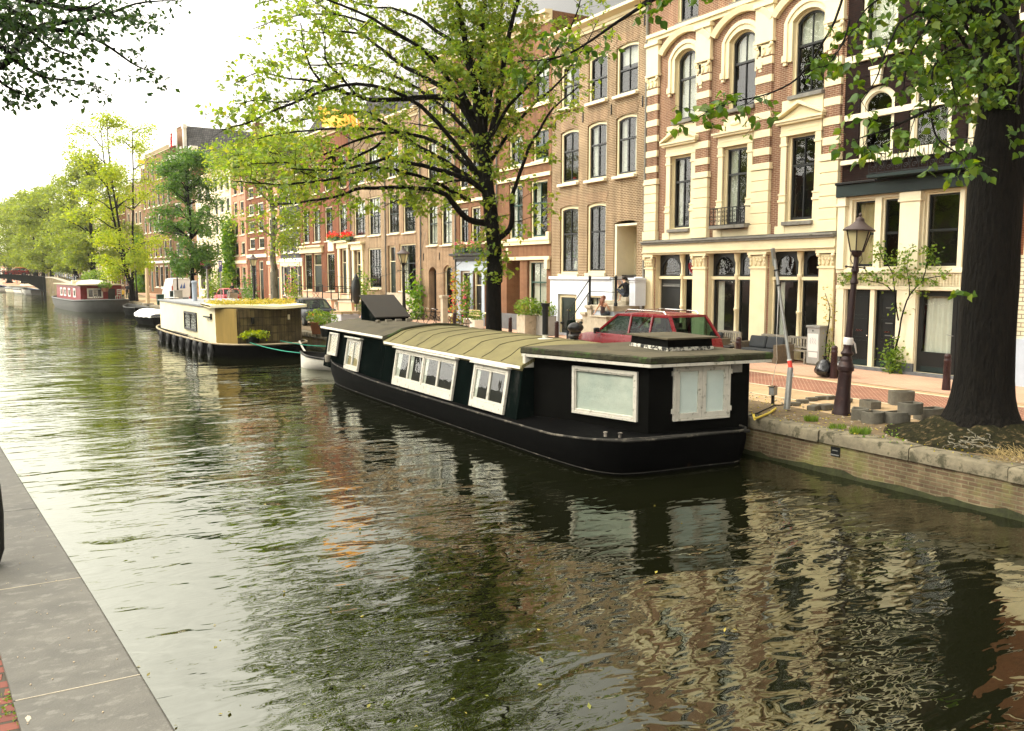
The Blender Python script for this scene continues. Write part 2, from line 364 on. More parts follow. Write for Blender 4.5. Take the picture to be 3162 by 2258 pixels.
mat('algae', (.03,.034,.01), rough=.8, var=.6, scale=6, bump=.02, bscale=10)
mat('moss', (.018,.017,.007), rough=.97, var=.7, scale=5, bump=.05, bscale=14, spots=(.11,.08,.04), spot_scale=7, spot_at=.58, spec=.1)
mat('far_land', (.2,.16,.1), rough=.9, var=.3, scale=.3)
mat('white_stone_line', (.62,.5,.33), rough=.8, var=.12, scale=4)
mat('kerb_stone', (.5,.4,.27), rough=.8, var=.15, scale=4)

WZ = -.85
def strip(name, xa, xb, ys, za, zb, m, kind='structure'):
    b = MB(); L_ = [(xa(y),y,za) for y in ys]; R_ = [(xb(y),y,zb) for y in ys]
    n = len(ys); vs = L_+R_; b.add(vs, [(i,n+i,n+i+1,i+1) for i in range(n-1)])
    return tag(b.build(name, m), kind=kind)
YS = [-30,-10,0,4,8,12,16,20]+[20+4*i for i in range(1,46)]+[220,260,320,420]
water = tag(MB().add([(-60,-60,WZ),(60,-60,WZ),(60,420,WZ),(-60,420,WZ)], [(0,1,2,3)]).build('water','canal_water'), kind='structure')
tag(MB().add([(-900,-400,-3),(900,-400,-3),(900,1500,-3),(-900,1500,-3)], [(0,1,2,3)]).build('ground','far_land'), kind='structure')
strip('street', lambda y: quay_x(y)+.5, lambda y: fac_x(y)+30, YS, 0, 0, 'clinker_yellow')
strip('road', lambda y: quay_x(y)+4.5, lambda y: quay_x(y)+6.7, YS, .006, .006, 'clinker_lane')
strip('pavement', lambda y: fac_x(y)-3.3, lambda y: fac_x(y)+1, YS, .012, .012, 'pavement_pink')
for nm, off, w in (('kerb_line',4.36,.14),('kerb_line',6.7,.16),('parking_line',2.9,.1)):
    strip(nm, lambda y: quay_x(y)+off, lambda y: quay_x(y)+off+w, YS, .01, .01, 'white_stone_line')
strip('earth_strip', lambda y: quay_x(y)+.48, lambda y: quay_x(y)+1.9, YS[:20], .014, .02, 'earth')
# quay wall across the canal: one long wall (brick face, stone coping in blocks with worn joints)
qw = thing('quay_wall','long brick canal quay wall with worn stone coping, beside the black houseboat','quay wall',(14.15,12,0))
yq = [-20,-10,0,4,6,8,9,10,11,12,13,14,15,16,18,20,24,28,32,36,40,44,48,54,60,70,80,90,100,110,120,130,140,150,160,170,178]
b = MB(); lo = [(quay_x(y)+.06,y,-3) for y in yq]; hi = [(quay_x(y)+.06,y,-.21) for y in yq]; n = len(yq)
b.add(lo+hi, [(i,i+1,n+i+1,n+i) for i in range(n-1)]); b.build('brick_face','quay_brick',qw,world=True)
b = MB(); rc = random.Random(3); y = -20.
while y < 178:
    ln = rc.uniform(1.5,2.1); y2 = min(y+ln,178); g = .012; dx = rc.uniform(-.02,.02); dz = rc.uniform(-.015,.01)
    if 12.2 < y < 14: dx -= .03; dz += .02
    xa, xb = quay_x(y)+dx, quay_x(y2)+dx; nn = 5; rings = []
    for k in range(nn+1):
        t = k/nn; yy = y+g+(y2-y-2*g)*t; x = xa+(xb-xa)*t
        j = .014*noise.noise(Vector((x*3,yy*3.1,0))); e = .03+.025*abs(noise.noise(Vector((yy*2.3,4,1))))
        rings.append([(x+j,yy,-.23),(x+j*1.6,yy,dz-e),(x+e+j,yy,dz),(x+.56,yy,dz+.005),(x+.56,yy,-.23)])
    b.loft([[Vector(p) for p in r] for r in rings],True,True); y = y2
b.build('coping','coping_stone',qw,world=True,smooth=50)
b = MB(); rc = random.Random(5)
pa = [(quay_x(y)+.035+.02*math.sin(y*7.3),y,WZ-.3) for y in np.arange(-5,60,.25)]
pb = [(quay_x(y)+.03,y,WZ+.11+.09*noise.noise(Vector((y*1.4,0,0)))+.06*noise.noise(Vector((y*5,3,0)))) for y in np.arange(-5,60,.25)]
n = len(pa); b.add(pa+pb, [(i,i+1,n+i+1,n+i) for i in range(n-1)]); b.build('algae_band','algae',qw,world=True)
b = MB(); yp = 11.75                 # the wall's iron mooring ring plate
b.box(quay_x(yp)+.045,quay_x(yp)+.08,yp-.11,yp+.11,-.46,-.27); b.bar((quay_x(yp)+.04,yp-.06,-.34),(quay_x(yp)+.04,yp+.06,-.34),.018,m=1); b.bar((quay_x(yp)+.04,yp-.1,-.43),(quay_x(yp)+.04,yp+.1,-.43),.02,m=1)
b.build('recess_shade_plate',['black_paint','galvanised'],qw,world=True)

# near bank: wide stone coping, clinkers behind
LQ = [(.8,-6),(.72,0),(.6,4.2),(.41,6.3),(-.01,10.7),(-.22,13),(-.6,20),(-1,32),(-2,50),(-4,80),(-7,110),(-12,150),(-18,190)]
lq = thing('quay_coping','wide grey stone coping along the near quay edge, lower left','quay wall',(0.3,4,1))
def lqx(y):
    for (x0,y0),(x1,y1) in zip(LQ,LQ[1:]):
        if y <= y1: return x0+(x1-x0)*(y-y0)/(y1-y0)
    return LQ[-1][0]
def lwid(y): return .66-.5*max(0,min(1,(y-4.5)/14))*0
b = MB(); rings = []
y = -5.2; g = .006
for y2 in (-1.7,.6,2.55,4.12,5.02,6.9,9.2,12,15,19,25,33,45,60,80,110,150):
    rr = []
    for k in range(4):
        t = k/3; yy = y+g+(y2-y-2*g)*t; x = lqx(yy)
        rr.append([Vector(p) for p in [(x-.05,yy,.72),(x,yy,.76),(x,yy,.985),(x-.015,yy,1.),(x-.62,yy,1.),(x-.62,yy,.72)]])
    b.loft(rr,True,True); y = y2
b.build('stone_block','near_coping',lq,world=True,smooth=30,bevel=.004)
b = MB(); yy = list(np.arange(-5,150,2.)); lo = [(lqx(y)-.06,y,-3) for y in yy]; hi = [(lqx(y)-.06,y,.74) for y in yy]; n = len(yy)
b.add(lo+hi,[(i,n+i,n+i+1,i+1) for i in range(n-1)]); b.build('brick_face','quay_brick',lq,world=True)
for y0 in (.6,2.55,4.12,5.02,6.9):   # pale mortar in the joints
    x = lqx(y0); b = MB(); b.box(x-.61,x-.012,y0-.004,y0+.004,.9,1.001); b.build('joint','sand_stone',lq,world=True)
rs = random.Random(9)
b = MB()
for (cx,cy,r) in ((-.03,4.78,.035),(.02,3.92,.03),(.06,3.8,.035)):
    b = MB()
    b.add([(cx+r*rs.uniform(.5,1.1)*math.cos(a)*.45,cy+r*rs.uniform(.6,1.3)*math.sin(a),1.002) for a in [k*math.pi/7 for k in range(14)]],[tuple(range(14))]); b.build('lime_stain','sand_stone',lq,world=True)
strip('near_bank', lambda y: -160, lambda y: lqx(y)-.6, [-60,-5,0,4,8,12,20,40,80,150,260,420], .975, .975, 'near_clinker')
weeds = []
for k in range(260):
    y = rs.uniform(2.6,5.2); x = lqx(y)-.64+rs.gauss(0,.025); weeds.append((x,y,.978+rs.random()*.015))
for k in range(240):
    y = rs.uniform(3,5); x = lqx(y)-.80+rs.gauss(0,.02); weeds.append((x,y,.978+rs.random()*.02))
tag(leaves('weeds',weeds,.022,'shrub_leaf',seed=4,detail=0),kind='stuff')

# summer haze: a closed box of thin air round everything below the sky
def haze():
    t = bpy.data.materials.new('haze_air'); t.use_nodes = True; k = t.node_tree; k.nodes.clear(); o = k.nodes.new('ShaderNodeOutputMaterial'); v = k.nodes.new('ShaderNodeVolumePrincipled'); v.inputs['Color'].default_value = (.97,.96,.9,1); v.inputs['Density'].default_value = .00018; v.inputs['Anisotropy'].default_value = .5
    k.links.new(v.outputs[0],o.inputs['Volume']); M['haze_air'] = t
    h = MB().box(-950,950,-450,1550,-4.2,45).build('haze','haze_air'); tag(h,kind='stuff')
haze()

rg_ = random.Random(15); b = MB()
for k in range(90):
    y = rg_.uniform(2.6,9); x = lqx(y)-rg_.uniform(.03,.64)**1.0; q = rg_.uniform(.002,.006); b.obox((x,y,1.001+q*.4),q*1.5,q,q,rg_.random()*3)
tag(b.build('grit','kerb_stone'),kind='stuff')

P_ = [at_z(rg_.uniform(420,2300),rg_.uniform(1500,2240),WZ+.006) for k in range(70)]
tag(leaves('floating_leaves',[tuple(p) for p in P_],.055,'sedum_leaf',seed=21,detail=0,up=9.,droop=0),kind='stuff')
# ---------------------------------------------------------------- house materials
brick('brick_cream_house', (0.238,0.111,0.0638), (0.196,0.085,0.051), (0.391,0.297,0.204), var=.18)
brick('brick_brown', (.18,.105,.052), (.14,.078,.04), (.44,.35,.23), bh=.078, ms=.017, var=.28)
brick('brick_dark', (.02,.007,.005), (.012,.005,.004), (.016,.01,.008), var=.3)
brick('brick_red', (0.192,0.0656,0.032), (0.16,0.0544,0.0272), (0.224,0.112,0.064), var=.22)
brick('brick_rose', (0.187,0.0828,0.0432), (0.151,0.0648,0.0324), (0.245,0.151,0.0864), var=.2)
brick('brick_orange', (.22,.13,.07), (.18,.1,.055), (.42,.32,.21), bh=.078, ms=.016, var=.28)
brick('brick_far_brown', (0.208,0.112,0.052), (0.176,0.092,0.044), (0.256,0.16,0.096), var=.2)
brick('glazed_white_brick', (.74,.68,.5), (.68,.62,.44), (.2,.17,.12), bw=.3, bh=.12, ms=.014, var=.08, rough=.35)
brick('tiled_roof', (.11,.105,.1), (.075,.072,.07), (.03,.03,.03), bw=.3, bh=.3, ms=.03, var=.3, bump=.02)
brick('salmon_render', (.5,.26,.17), (.5,.26,.17), (.5,.26,.17), var=.12, bump=0)
brick('black_render', (.075,.075,.078), (.065,.065,.07), (.08,.08,.08), var=.25)
mat('hull_iron', (.13,.13,.12), rough=.5, metal=.4)
mat('salmon', (.62,.38,.25), rough=.7, var=.12)
mat('ochre_render', (.62,.42,.16), rough=.75, var=.12)
mat('cream_render', (.72,.63,.44), rough=.75, var=.1, scale=1.2)

def arc_pts(u0, u1, zs, zt, n=10):       # arch from spring zs to crown zt
    w = (u1-u0)/2; h = zt-zs; c = (u0+u1)/2
    if h <= 0: return [(u0,zs),(u1,zs)]
    r = (w*w+h*h)/(2*h); zc = zt-r; a = math.asin(min(1,w/r))
    if h > w: a = math.pi-a
    return [(c+r*math.sin(-a+2*a*i/n), zc+r*math.cos(-a+2*a*i/n)) for i in range(n+1)]
def wall_mesh(b, W, H, ops, rev=.18, depth=9., m=0, mrev=0, z0=0., sides=True, y0=0.):
    us = sorted(set([0.,W]+[round(v,4) for o in ops for v in (o['u0'],o['u1'])])); zs = sorted(set([z0,H]+[round(v,4) for o in ops for v in (o['z0'],o['z1'])]))
    us = [u for u in us if 0 <= u <= W]; zs = [z for z in zs if z0 <= z <= H]
    for i in range(len(us)-1):
        for j in range(len(zs)-1):
            cu, cz = (us[i]+us[i+1])/2, (zs[j]+zs[j+1])/2
            if any(o['u0'] < cu < o['u1'] and o['z0'] < cz < o['z1'] for o in ops): continue
            b.quad((us[i],y0,zs[j]),(us[i+1],y0,zs[j]),(us[i+1],y0,zs[j+1]),(us[i],y0,zs[j+1]),m)
    for o in ops:
        u0,u1,a,c = o['u0'],o['u1'],o['z0'],o['z1']; sp = o.get('spring',c); r = o.get('rev',rev)+y0
        b.quad((u0,y0,a),(u0,r,a),(u0,r,sp),(u0,y0,sp),mrev); b.quad((u1,r,a),(u1,y0,a),(u1,y0,sp),(u1,r,sp),mrev); b.quad((u0,y0,a),(u1,y0,a),(u1,r,a),(u0,r,a),mrev)
        if sp < c:
            P = arc_pts(u0,u1,sp,c)
            for (pa,za),(pb,zb) in zip(P,P[1:]):
                b.quad((pa,y0,za),(pb,y0,zb),(pb,y0,c),(pa,y0,c),m); b.quad((pa,r,za),(pb,r,zb),(pb,y0,zb),(pa,y0,za),mrev)
        else: b.quad((u0,r,c),(u1,r,c),(u1,y0,c),(u0,y0,c),mrev)
    if sides:
        b.quad((0,depth,z0),(0,y0,z0),(0,y0,H),(0,depth,H),m); b.quad((W,y0,z0),(W,depth,z0),(W,depth,H),(W,y0,H),m)
        b.quad((W,depth,z0),(0,depth,z0),(0,depth,H),(W,depth,H),m)
        b.quad((0,y0+.02,H),(W,y0+.02,H),(W,depth,H),(0,depth,H),m)
CURT = random.Random(21)
def window(par, o, case='cream_paint', sash='black_paint', cw=.1, sw=.05, cols=2, trans=(.62,), grid=None, sill='pale_cream', sill_d=.12, sill_h=.09, pane='window_glass', curtain=None, rev=.18, out=.0, name='window', mid=True, low_rail=.09):
    """frame (casing + sash bars) with panes, sill, curtain as its sub-parts"""
    u0,u1,z0,z1 = o['u0'],o['u1'],o['z0'],o['z1']; sp = o.get('spring',z1); b = MB(); yo = rev-.1+out
    e = .004
    b.box(u0+e,u0+cw,yo,rev+.04,z0+e,sp-(cw if sp<z1 else 0),0); b.box(u1-cw,u1-e,yo,rev+.04,z0+e,sp-(cw if sp<z1 else 0),0); b.box(u0+cw,u1-cw,yo,rev+.04,z0+e,z0+cw*.8,0)
    if sp < z1:
        A = [(u0+e,sp-cw)]+arc_pts(u0+e,u1-e,sp,z1-e,8)+[(u1-e,sp-cw)]; B = arc_pts(u0+cw,u1-cw,sp-cw,z1-cw)
        for i in range(len(A)-1):
            (ax,az),(bx,bz),(cx_,cz_),(dx,dz) = A[i],A[i+1],B[i+1],B[i]
            b.hexa([(ax,yo,az),(bx,yo,bz),(bx,rev+.04,bz),(ax,rev+.04,az),(dx,yo,dz),(cx_,yo,cz_),(cx_,rev+.04,cz_),(dx,rev+.04,dz)],0)
    else: b.box(u0+cw,u1-cw,yo,rev+.04,z1-cw,z1-e,0)
    a0,a1,c0,c1 = u0+cw,u1-cw,z0+cw*.8,z1-cw; ys = rev-.045+out; ye = rev+.012
    spi = sp-cw if sp < z1 else c1
    b.box(a0,a0+sw,ys,ye,c0,spi-(sw if sp<z1 else 0),1); b.box(a1-sw,a1,ys,ye,c0,spi-(sw if sp<z1 else 0),1); b.box(a0+sw,a1-sw,ys,ye,c0,c0+low_rail,1)
    if sp < z1:
        A = [(a0,spi-sw)]+arc_pts(a0,a1,spi,c1,8)+[(a1,spi-sw)]; B = arc_pts(a0+sw,a1-sw,spi-sw,c1-sw)
        for i in range(len(A)-1):
            (ax,az),(bx,bz),(cx_,cz_),(dx,dz) = A[i],A[i+1],B[i+1],B[i]
            b.hexa([(ax,ys,az),(bx,ys,bz),(bx,ye,bz),(ax,ye,az),(dx,ys,dz),(cx_,ys,cz_),(cx_,ye,cz_),(dx,ye,dz)],1)
    else: b.box(a0+sw,a1-sw,ys,ye,c1-sw,c1,1)
    for t in trans:
        zt = c0+(c1-c0)*t; b.box(a0+sw,a1-sw,ys-.025,ye,zt-.04,zt+.04,1)
    top = c1-sw if sp >= z1 else c1-sw-.01
    for k in range(1,cols):
        uu = a0+(a1-a0)*k/cols; b.box(uu-.022,uu+.022,ys+.008,ye,c0+low_rail,top,1)
    if grid:
        gc, gr = grid
        for k in range(1,gc):
            uu = a0+(a1-a0)*k/gc; b.box(uu-.013,uu+.013,ys+.012,ye,c0+low_rail,top,1)
        for k in range(1,gr):
            zz = c0+(c1-c0)*k/gr; b.box(a0+sw,a1-sw,ys+.015,ye-.002,zz-.013,zz+.013,1)
    f = b.build(name,[case,sash],par)
    g = MB()
    if sp < z1: g.add([(p,rev+.005,q) for p,q in arc_pts(a0+.01,a1-.01,spi,c1-.01)]+[(a1-.01,rev+.005,c0+.01),(a0+.01,rev+.005,c0+.01)],[tuple(range(13))[::-1]])
    else: g.quad((a0+.01,rev+.005,c0+.01),(a1-.01,rev+.005,c0+.01),(a1-.01,rev+.005,c1-.01),(a0+.01,rev+.005,c1-.01))
    g.build('pane',pane,f)
    if sill:
        s = MB(); s.box(u0-.06,u1+.06,-sill_d,rev-.1+out-.003,z0-sill_h,z0-.003); s.build('sill',sill,f,bevel=.012)
    if curtain: curtain_mesh(f,a0,a1,c0,c1,rev,curtain)
    return f
def curtain_mesh(f,a0,a1,c0,c1,rev,kind,cm='curtain_cloth'):
    def drape(ua,ub,za,zb,m,amp=.035):
        b = MB(); n = max(8,int((ub-ua)/.035)); ph = CURT.random()*6
        r = [(ua+(ub-ua)*i/n, rev+.13+amp*math.sin(ph+i*1.25)+.012*math.sin(i*.7), 0) for i in range(n+1)]
        b.add([(x,y,za) for x,y,_ in r]+[(x*.92+(ua+ub)/2*.08,y,zb) for x,y,_ in r],[(i,i+1,n+2+i,n+1+i) for i in range(n)])
        b.build('curtain',m,f,smooth=60)
    if kind == 'left': drape(a0,a0+(a1-a0)*.3,c0,c1,cm)
    elif kind == 'right': drape(a1-(a1-a0)*.3,a1,c0,c1,cm)
    elif kind == 'sides': drape(a0,a0+(a1-a0)*.26,c0,c1,cm); drape(a1-(a1-a0)*.26,a1,c0,c1,cm)
    elif kind == 'full': drape(a0,a1,c0,c1,cm,.025)
    elif kind == 'warm': drape(a0,a1,c0,c1,'curtain_warm',.03)
    elif kind == 'blind': drape(a0,a1,c0+(c1-c0)*.45,c1,cm,.004)
    elif kind == 'upper': drape(a0,a1,c0+(c1-c0)*.62,c1,cm,.01)
def door(par, u0,u1,z0,z1, m='green_black_paint', rev=.3, light=.0, case='cream_paint', cw=.09, name='door', panels=2, light_pane='window_glass'):
    b = MB(); y = rev-.09
    b.box(u0+.004,u0+cw,y,rev+.03,z0+.004,z1-.004,1); b.box(u1-cw,u1-.004,y,rev+.03,z0+.004,z1-.004,1); b.box(u0+cw,u1-cw,y,rev+.03,z1-cw,z1-.004,1)
    a0,a1,zt = u0+cw+.004,u1-cw-.004,z1-cw-.004
    if light: b.box(a0,a1,y+.01,rev+.03,zt-light-.05,zt-light,1); zd = zt-light-.055
    else: zd = zt
    b.box(a0,a1,rev-.04,rev+.02,z0+.01,zd,0)
    w = a1-a0; ph = (zd-z0-.3)/panels
    for k in range(panels):
        za = z0+.2+k*ph; c = .035
        for (p,q,r_,s) in ((a0+.12,a1-.12,za,za+c),(a0+.12,a1-.12,za+ph-.12,za+ph-.12+c),(a0+.12,a0+.12+c,za+c,za+ph-.12),(a1-.12-c,a1-.12,za+c,za+ph-.12)):
            b.box(p,q,rev-.055,rev-.041,r_,s,0)
    d = b.build(name,[m,case],par)
    h = MB(); h.ell((a1-.09,rev-.09,z0+1.02),.03,.03,.03,8,6); h.box(a0+w*.35,a0+w*.65,rev-.062,rev-.042,z0+1.15,z0+1.21); h.build('handle','chrome',d,smooth=60)
    if light:
        g = MB(); g.quad((a0,rev-.01,zt-light),(a1,rev-.01,zt-light),(a1,rev-.01,zt),(a0,rev-.01,zt)); g.build('pane',light_pane,d)
    return d
def cornice(par, W, z, h=.5, out=.45, m='cream_paint', name='cornice', brackets=0, u0=0, u1=None):
    u1 = W if u1 is None else u1
    prof = [(0,0),(-.06,0),(-.06,h*.25),(-.12,h*.3),(-.12,h*.55),(-out*.8,h*.7),(-out,h*.75),(-out,h),(0,h+.05)]
    b = MB(); b.prism([(y-.002,z+q) for y,q in prof],u0-.03,u1+.03,'x')
    for k in range(brackets):
        uu = u0+.25+(u1-u0-.5)*k/(brackets-1); b.box(uu-.06,uu+.06,-out*.7,-.1,z+h*.3,z+h*.68)
    return b.build(name,m,par)
def gable_roof(par, W, z, ridge, depth=10., m='tiled_roof', y0=.4):
    b = MB(); e = .15; b.add([(-e,y0,z),(W+e,y0,z),(W+e,depth,z),(-e,depth,z),(W/2,y0,ridge),(W/2,depth,ridge)],[(1,2,5,4),(3,0,4,5),(0,1,4),(2,3,5)]); return b.build('roof',m,par)
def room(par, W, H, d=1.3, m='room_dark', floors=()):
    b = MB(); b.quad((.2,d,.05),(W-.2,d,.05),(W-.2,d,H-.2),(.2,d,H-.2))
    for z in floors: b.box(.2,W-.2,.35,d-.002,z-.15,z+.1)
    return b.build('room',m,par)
def house(label, Y0, Y1, name='canal_house', rz=None, X0=None, group='canal houses along the far quay'):
    """Y0 far end, Y1 near end; local x runs from the far end to the near end, -y faces the canal"""
    xa, xb = fac_x(Y0), fac_x(Y1); dx, dy = xb-xa, Y1-Y0
    h = thing(name,label,'house',(xa if X0 is None else X0,Y0,0),math.atan2(dy,dx),group); h['_w'] = math.hypot(dx,dy)
    return h, math.hypot(dx,dy)
def op(u0,u1,z0,z1,**k): return dict(u0=u0,u1=u1,z0=z0,z1=z1,**k)
def drain(par,u,z0,z1,m='pale_cream',r=.055):
    b = MB(); b.tube([(u,-.09,z0),(u,-.09,z1)],r,8)
    z = z0+1
    while z < z1: b.box(u-.075,u+.075,-.13,-.003,z-.02,z+.02); z += 2.4
    b.build('downpipe',m,par,smooth=50)
def anchors(par, pts, h=.45):
    b = MB()
    for u,z in pts: b.box(u-.02,u+.02,-.04,.0,z-h/2,z+h/2); b.obox((u,-.03,z),.1,.03,.03,ry=.6); b.obox((u,-.03,z-h/2),.07,.03,.03,ry=-.7)
    b.build('wall_anchor','iron',par)

# ================================================================ the cream and brick house with three bays
def cream_house():
    Yt = 31.13; h, W_ = house('tall cream and brick house with arched windows, stone pediments and a columned shop front',Yt,20.62)
    U = lambda Y: Yt-Y
    H = 16.2; ops = []
    first = [(29.46,28.2,5.05,8.08),(26.3,25.02,5.06,8.08),(23.03,21.78,5.05,8.1)]
    second = [(29.31,27.97,9.52,12.36),(26.11,24.73,9.5,12.36),(22.94,21.53,9.48,12.36)]
    third = [(29.25,28.0,13.5,15.4),(26.1,24.75,13.5,15.4),(22.9,21.55,13.5,15.4)]
    bays = [(30.42,27.98),(27.05,24.72),(23.76,21.45)]
    wf = [op(U(a),U(b_),z0,z1) for a,b_,z0,z1 in first]; ws = [op(U(a),U(b_),z0,z1,spring=z1-.3) for a,b_,z0,z1 in second]; wt_ = [op(U(a),U(b_),z0,z1) for a,b_,z0,z1 in third]
    shop = [op(U(a),U(b_),.06,3.98,rev=.35) for a,b_ in bays]
    b = MB(); wall_mesh(b,W_,H,wf+ws+wt_+shop,rev=.22,m=0,mrev=1); b.build('wall',['brick_cream_house','cream_paint'],h)
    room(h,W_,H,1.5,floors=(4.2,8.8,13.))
    for k,o in enumerate(wf): window(h,o,cw=.07,sash='black_paint',sw=.07,trans=(.66,),sill='grey_stone',sill_d=.2,sill_h=.14,curtain=['left','left','none'][k],rev=.2)
    for k,o in enumerate(ws): window(h,o,cw=.06,sw=.075,trans=(.6,),sill='grey_stone',sill_d=.18,sill_h=.14,curtain=['full','upper','upper'][k],rev=.2)
    for k,o in enumerate(wt_): window(h,o,cw=.08,sw=.06,curtain='upper',sill='grey_stone')
    # pilasters
    for (a,b_) in ((31.12,30.3),(27.95,27.08),(24.68,23.79),(21.43,20.66)):
        u0,u1 = U(a)+.004,U(b_)-.004; q = MB()
        q.box(u0-.05,u1+.05,-.2,-.003,4.62,5.0,0)
        z = 5.0
        for k in range(5): q.box(u0+.02,u1-.02,-.135,-.003,z,z+.035,0); q.box(u0,u1,-.16,-.003,z+.035,z+.4,0); z += .4
        q.box(u0-.06,u1+.06,-.2,-.003,7.02,7.12,0); q.box(u0-.03,u1+.03,-.17,-.003,7.12,7.26,0)
        q.box(u0+.05,u1-.05,-.1,-.003,7.26,11.15,1)
        for k in range(6): zz = 7.55+k*.655; q.box(u0+.03,u1-.03,-.128,-.003,zz,zz+.27,0)
        # carved capital with leaves and volutes
        q.box(u0+.04,u1-.04,-.13,-.003,11.15,11.55,0)
        for j in range(3):
            uu = u0+.15+(u1-u0-.3)*j/2; q.ell((uu,-.14,11.3),.09,.05,.13,8,6,0); q.ell((uu,-.17,11.42),.06,.05,.05,8,6,0)
        q.ell((u0+.06,-.15,11.52),.09,.06,.09,8,6,0); q.ell((u1-.06,-.15,11.52),.09,.06,.09,8,6,0)
        q.box(u0-.04,u1+.04,-.2,-.003,11.6,11.72,0); q.box(u0,u1,-.16,-.003,11.72,12.9,0); q.box(u0-.05,u1+.05,-.24,-.003,12.9,13.05,0)
        q.build('pilaster',['cream_paint','brick_cream_house'],h,bevel=.012)
    # first floor surrounds: side strips, frieze and a pediment (a flat scrolled cornice in the middle)
    for k,o in enumerate(wf):
        u0,u1 = o['u0'],o['u1']; q = MB()
        for s_,(a,c) in ((-1,(u0-.32,u0-.002)),(1,(u1+.002,u1+.32))):
            q.box(a,c,-.08,-.003,4.62,5.75,0); q.box(a-.02,c+.02,-.12,-.003,5.75,5.84,0); q.box(a,c,-.085,-.003,5.84,6.0,0); q.box(a-.02,c+.02,-.11,-.003,6.0,6.06,0); q.box(a+.03,c-.03,-.07,-.003,6.06,7.75,0); q.box(a-.01,c+.01,-.1,-.003,7.75,7.84,0); q.box(a+.03,c-.03,-.09,-.003,7.84,8.1,0)
        q.box(u0-.32,u1+.32,-.11,-.003,8.1,8.2,0); q.box(u0-.3,u1+.3,-.09,-.003,8.2,8.5,0); q.box(u0-.15,u1+.15,-.1,-.004,8.28,8.42,0)
        q.box(u0-.42,u1+.42,-.24,-.003,8.5,8.58,0); q.box(u0-.48,u1+.48,-.3,-.003,8.58,8.66,0)
        c = (u0+u1)/2; w = (u1-u0)/2+.5
        if k != 1:
            q.prism([(c-w+.12,8.66),(c+w-.12,8.66),(c,9.08)],-.12,-.003,'y',0)
            for sg in (-1,1):
                P = [(c+sg*w,8.66),(c+sg*w,8.76),(c,9.26),(c,9.14)]; q.prism(P if sg>0 else P[::-1],-.3,-.003,'y',0)
        else:
            q.box(c-.5,c+.5,-.09,-.003,8.66,9.25,0)
            for sg in (-1,1): q.ell((c+sg*.72,-.06,8.8),.16,.06,.14,10,6,0); q.ell((c+sg*.56,-.06,9.0),.1,.05,.13,10,6,0)
            q.ell((c,-.1,8.95),.3,.04,.1,12,6,0)
        q.box(u0-.3,u1+.3,-.07,-.003,8.66,9.36,0) if k != 1 else None
        q.box(u0-.5,u1+.5,-.06,-.003,4.62,4.9,0)
        q.build('window_surround','cream_paint',h,bevel=.008)
    # second floor arched surrounds with a hood above
    for o in ws:
        u0,u1,sp,zt = o['u0'],o['u1'],o['spring'],o['z1']; q = MB()
        def ring(wi,wo,ho,za,y): # band round the arch
            A = arc_pts(u0-wi,u1+wi,sp,zt+wi,14); B = arc_pts(u0-wo,u1+wo,sp,zt+ho,14)
            for i in range(14):
                q.hexa([(A[i][0],-y,A[i][1]),(A[i+1][0],-y,A[i+1][1]),(A[i+1][0],-.003,A[i+1][1]),(A[i][0],-.003,A[i][1]),(B[i][0],-y,B[i][1]),(B[i+1][0],-y,B[i+1][1]),(B[i+1][0],-.003,B[i+1][1]),(B[i][0],-.003,B[i][1])],0)
            q.box(u0-wo,u0-wi,-y,-.003,za,sp,0); q.box(u1+wi,u1+wo,-y,-.003,za,sp,0)
        ring(.002,.2,.2,10.7,.08); ring(.2,.36,.36,10.95,.13)
        for a,c in ((u0-.42,u0-.19),(u1+.19,u1+.42)): q.box(a,c,-.15,-.003,10.72,10.95,0); q.box(a+.04,c-.04,-.11,-.003,10.6,10.72,0)
        A = arc_pts(u0-.75,u1+.75,12.35,13.0,14); B = arc_pts(u0-.95,u1+.95,12.5,13.22,14)
        for i in range(14):
            q.hexa([(A[i][0],-.16,A[i][1]),(A[i+1][0],-.16,A[i+1][1]),(A[i+1][0],-.003,A[i+1][1]),(A[i][0],-.003,A[i][1]),(B[i][0],-.22,B[i][1]),(B[i+1][0],-.22,B[i+1][1]),(B[i+1][0],-.003,B[i+1][1]),(B[i][0],-.003,B[i][1])],0)
        q.build('window_surround','cream_paint',h,bevel=.008)
    q = MB(); q.box(0.03,W_-.03,-.2,-.004,13.25,13.4); q.box(.05,W_-.05,-.12,-.004,13.1,13.25); q.build('string_course','cream_paint',h)
    cornice(h,W_,15.7,.6,.6,brackets=16)
    # shop front: entablature, columns with carved capitals, colonnettes, windows and doors
    q = MB(); q.box(.002,W_-.002,-.3,-.003,4.42,4.5,1); q.box(.002,W_-.002,-.36,-.003,4.5,4.56,1); q.box(.002,W_-.002,-.16,-.003,4.56,4.62,1)
    q.box(.01,W_-.01,-.2,-.003,4.12,4.42,0); q.box(.004,W_-.004,-.25,-.003,4.06,4.12,0); q.box(.01,W_-.01,-.16,-.003,3.98,4.06,0)
    q.build('entablature',['cream_paint','grey_stone'],h,bevel=.01)
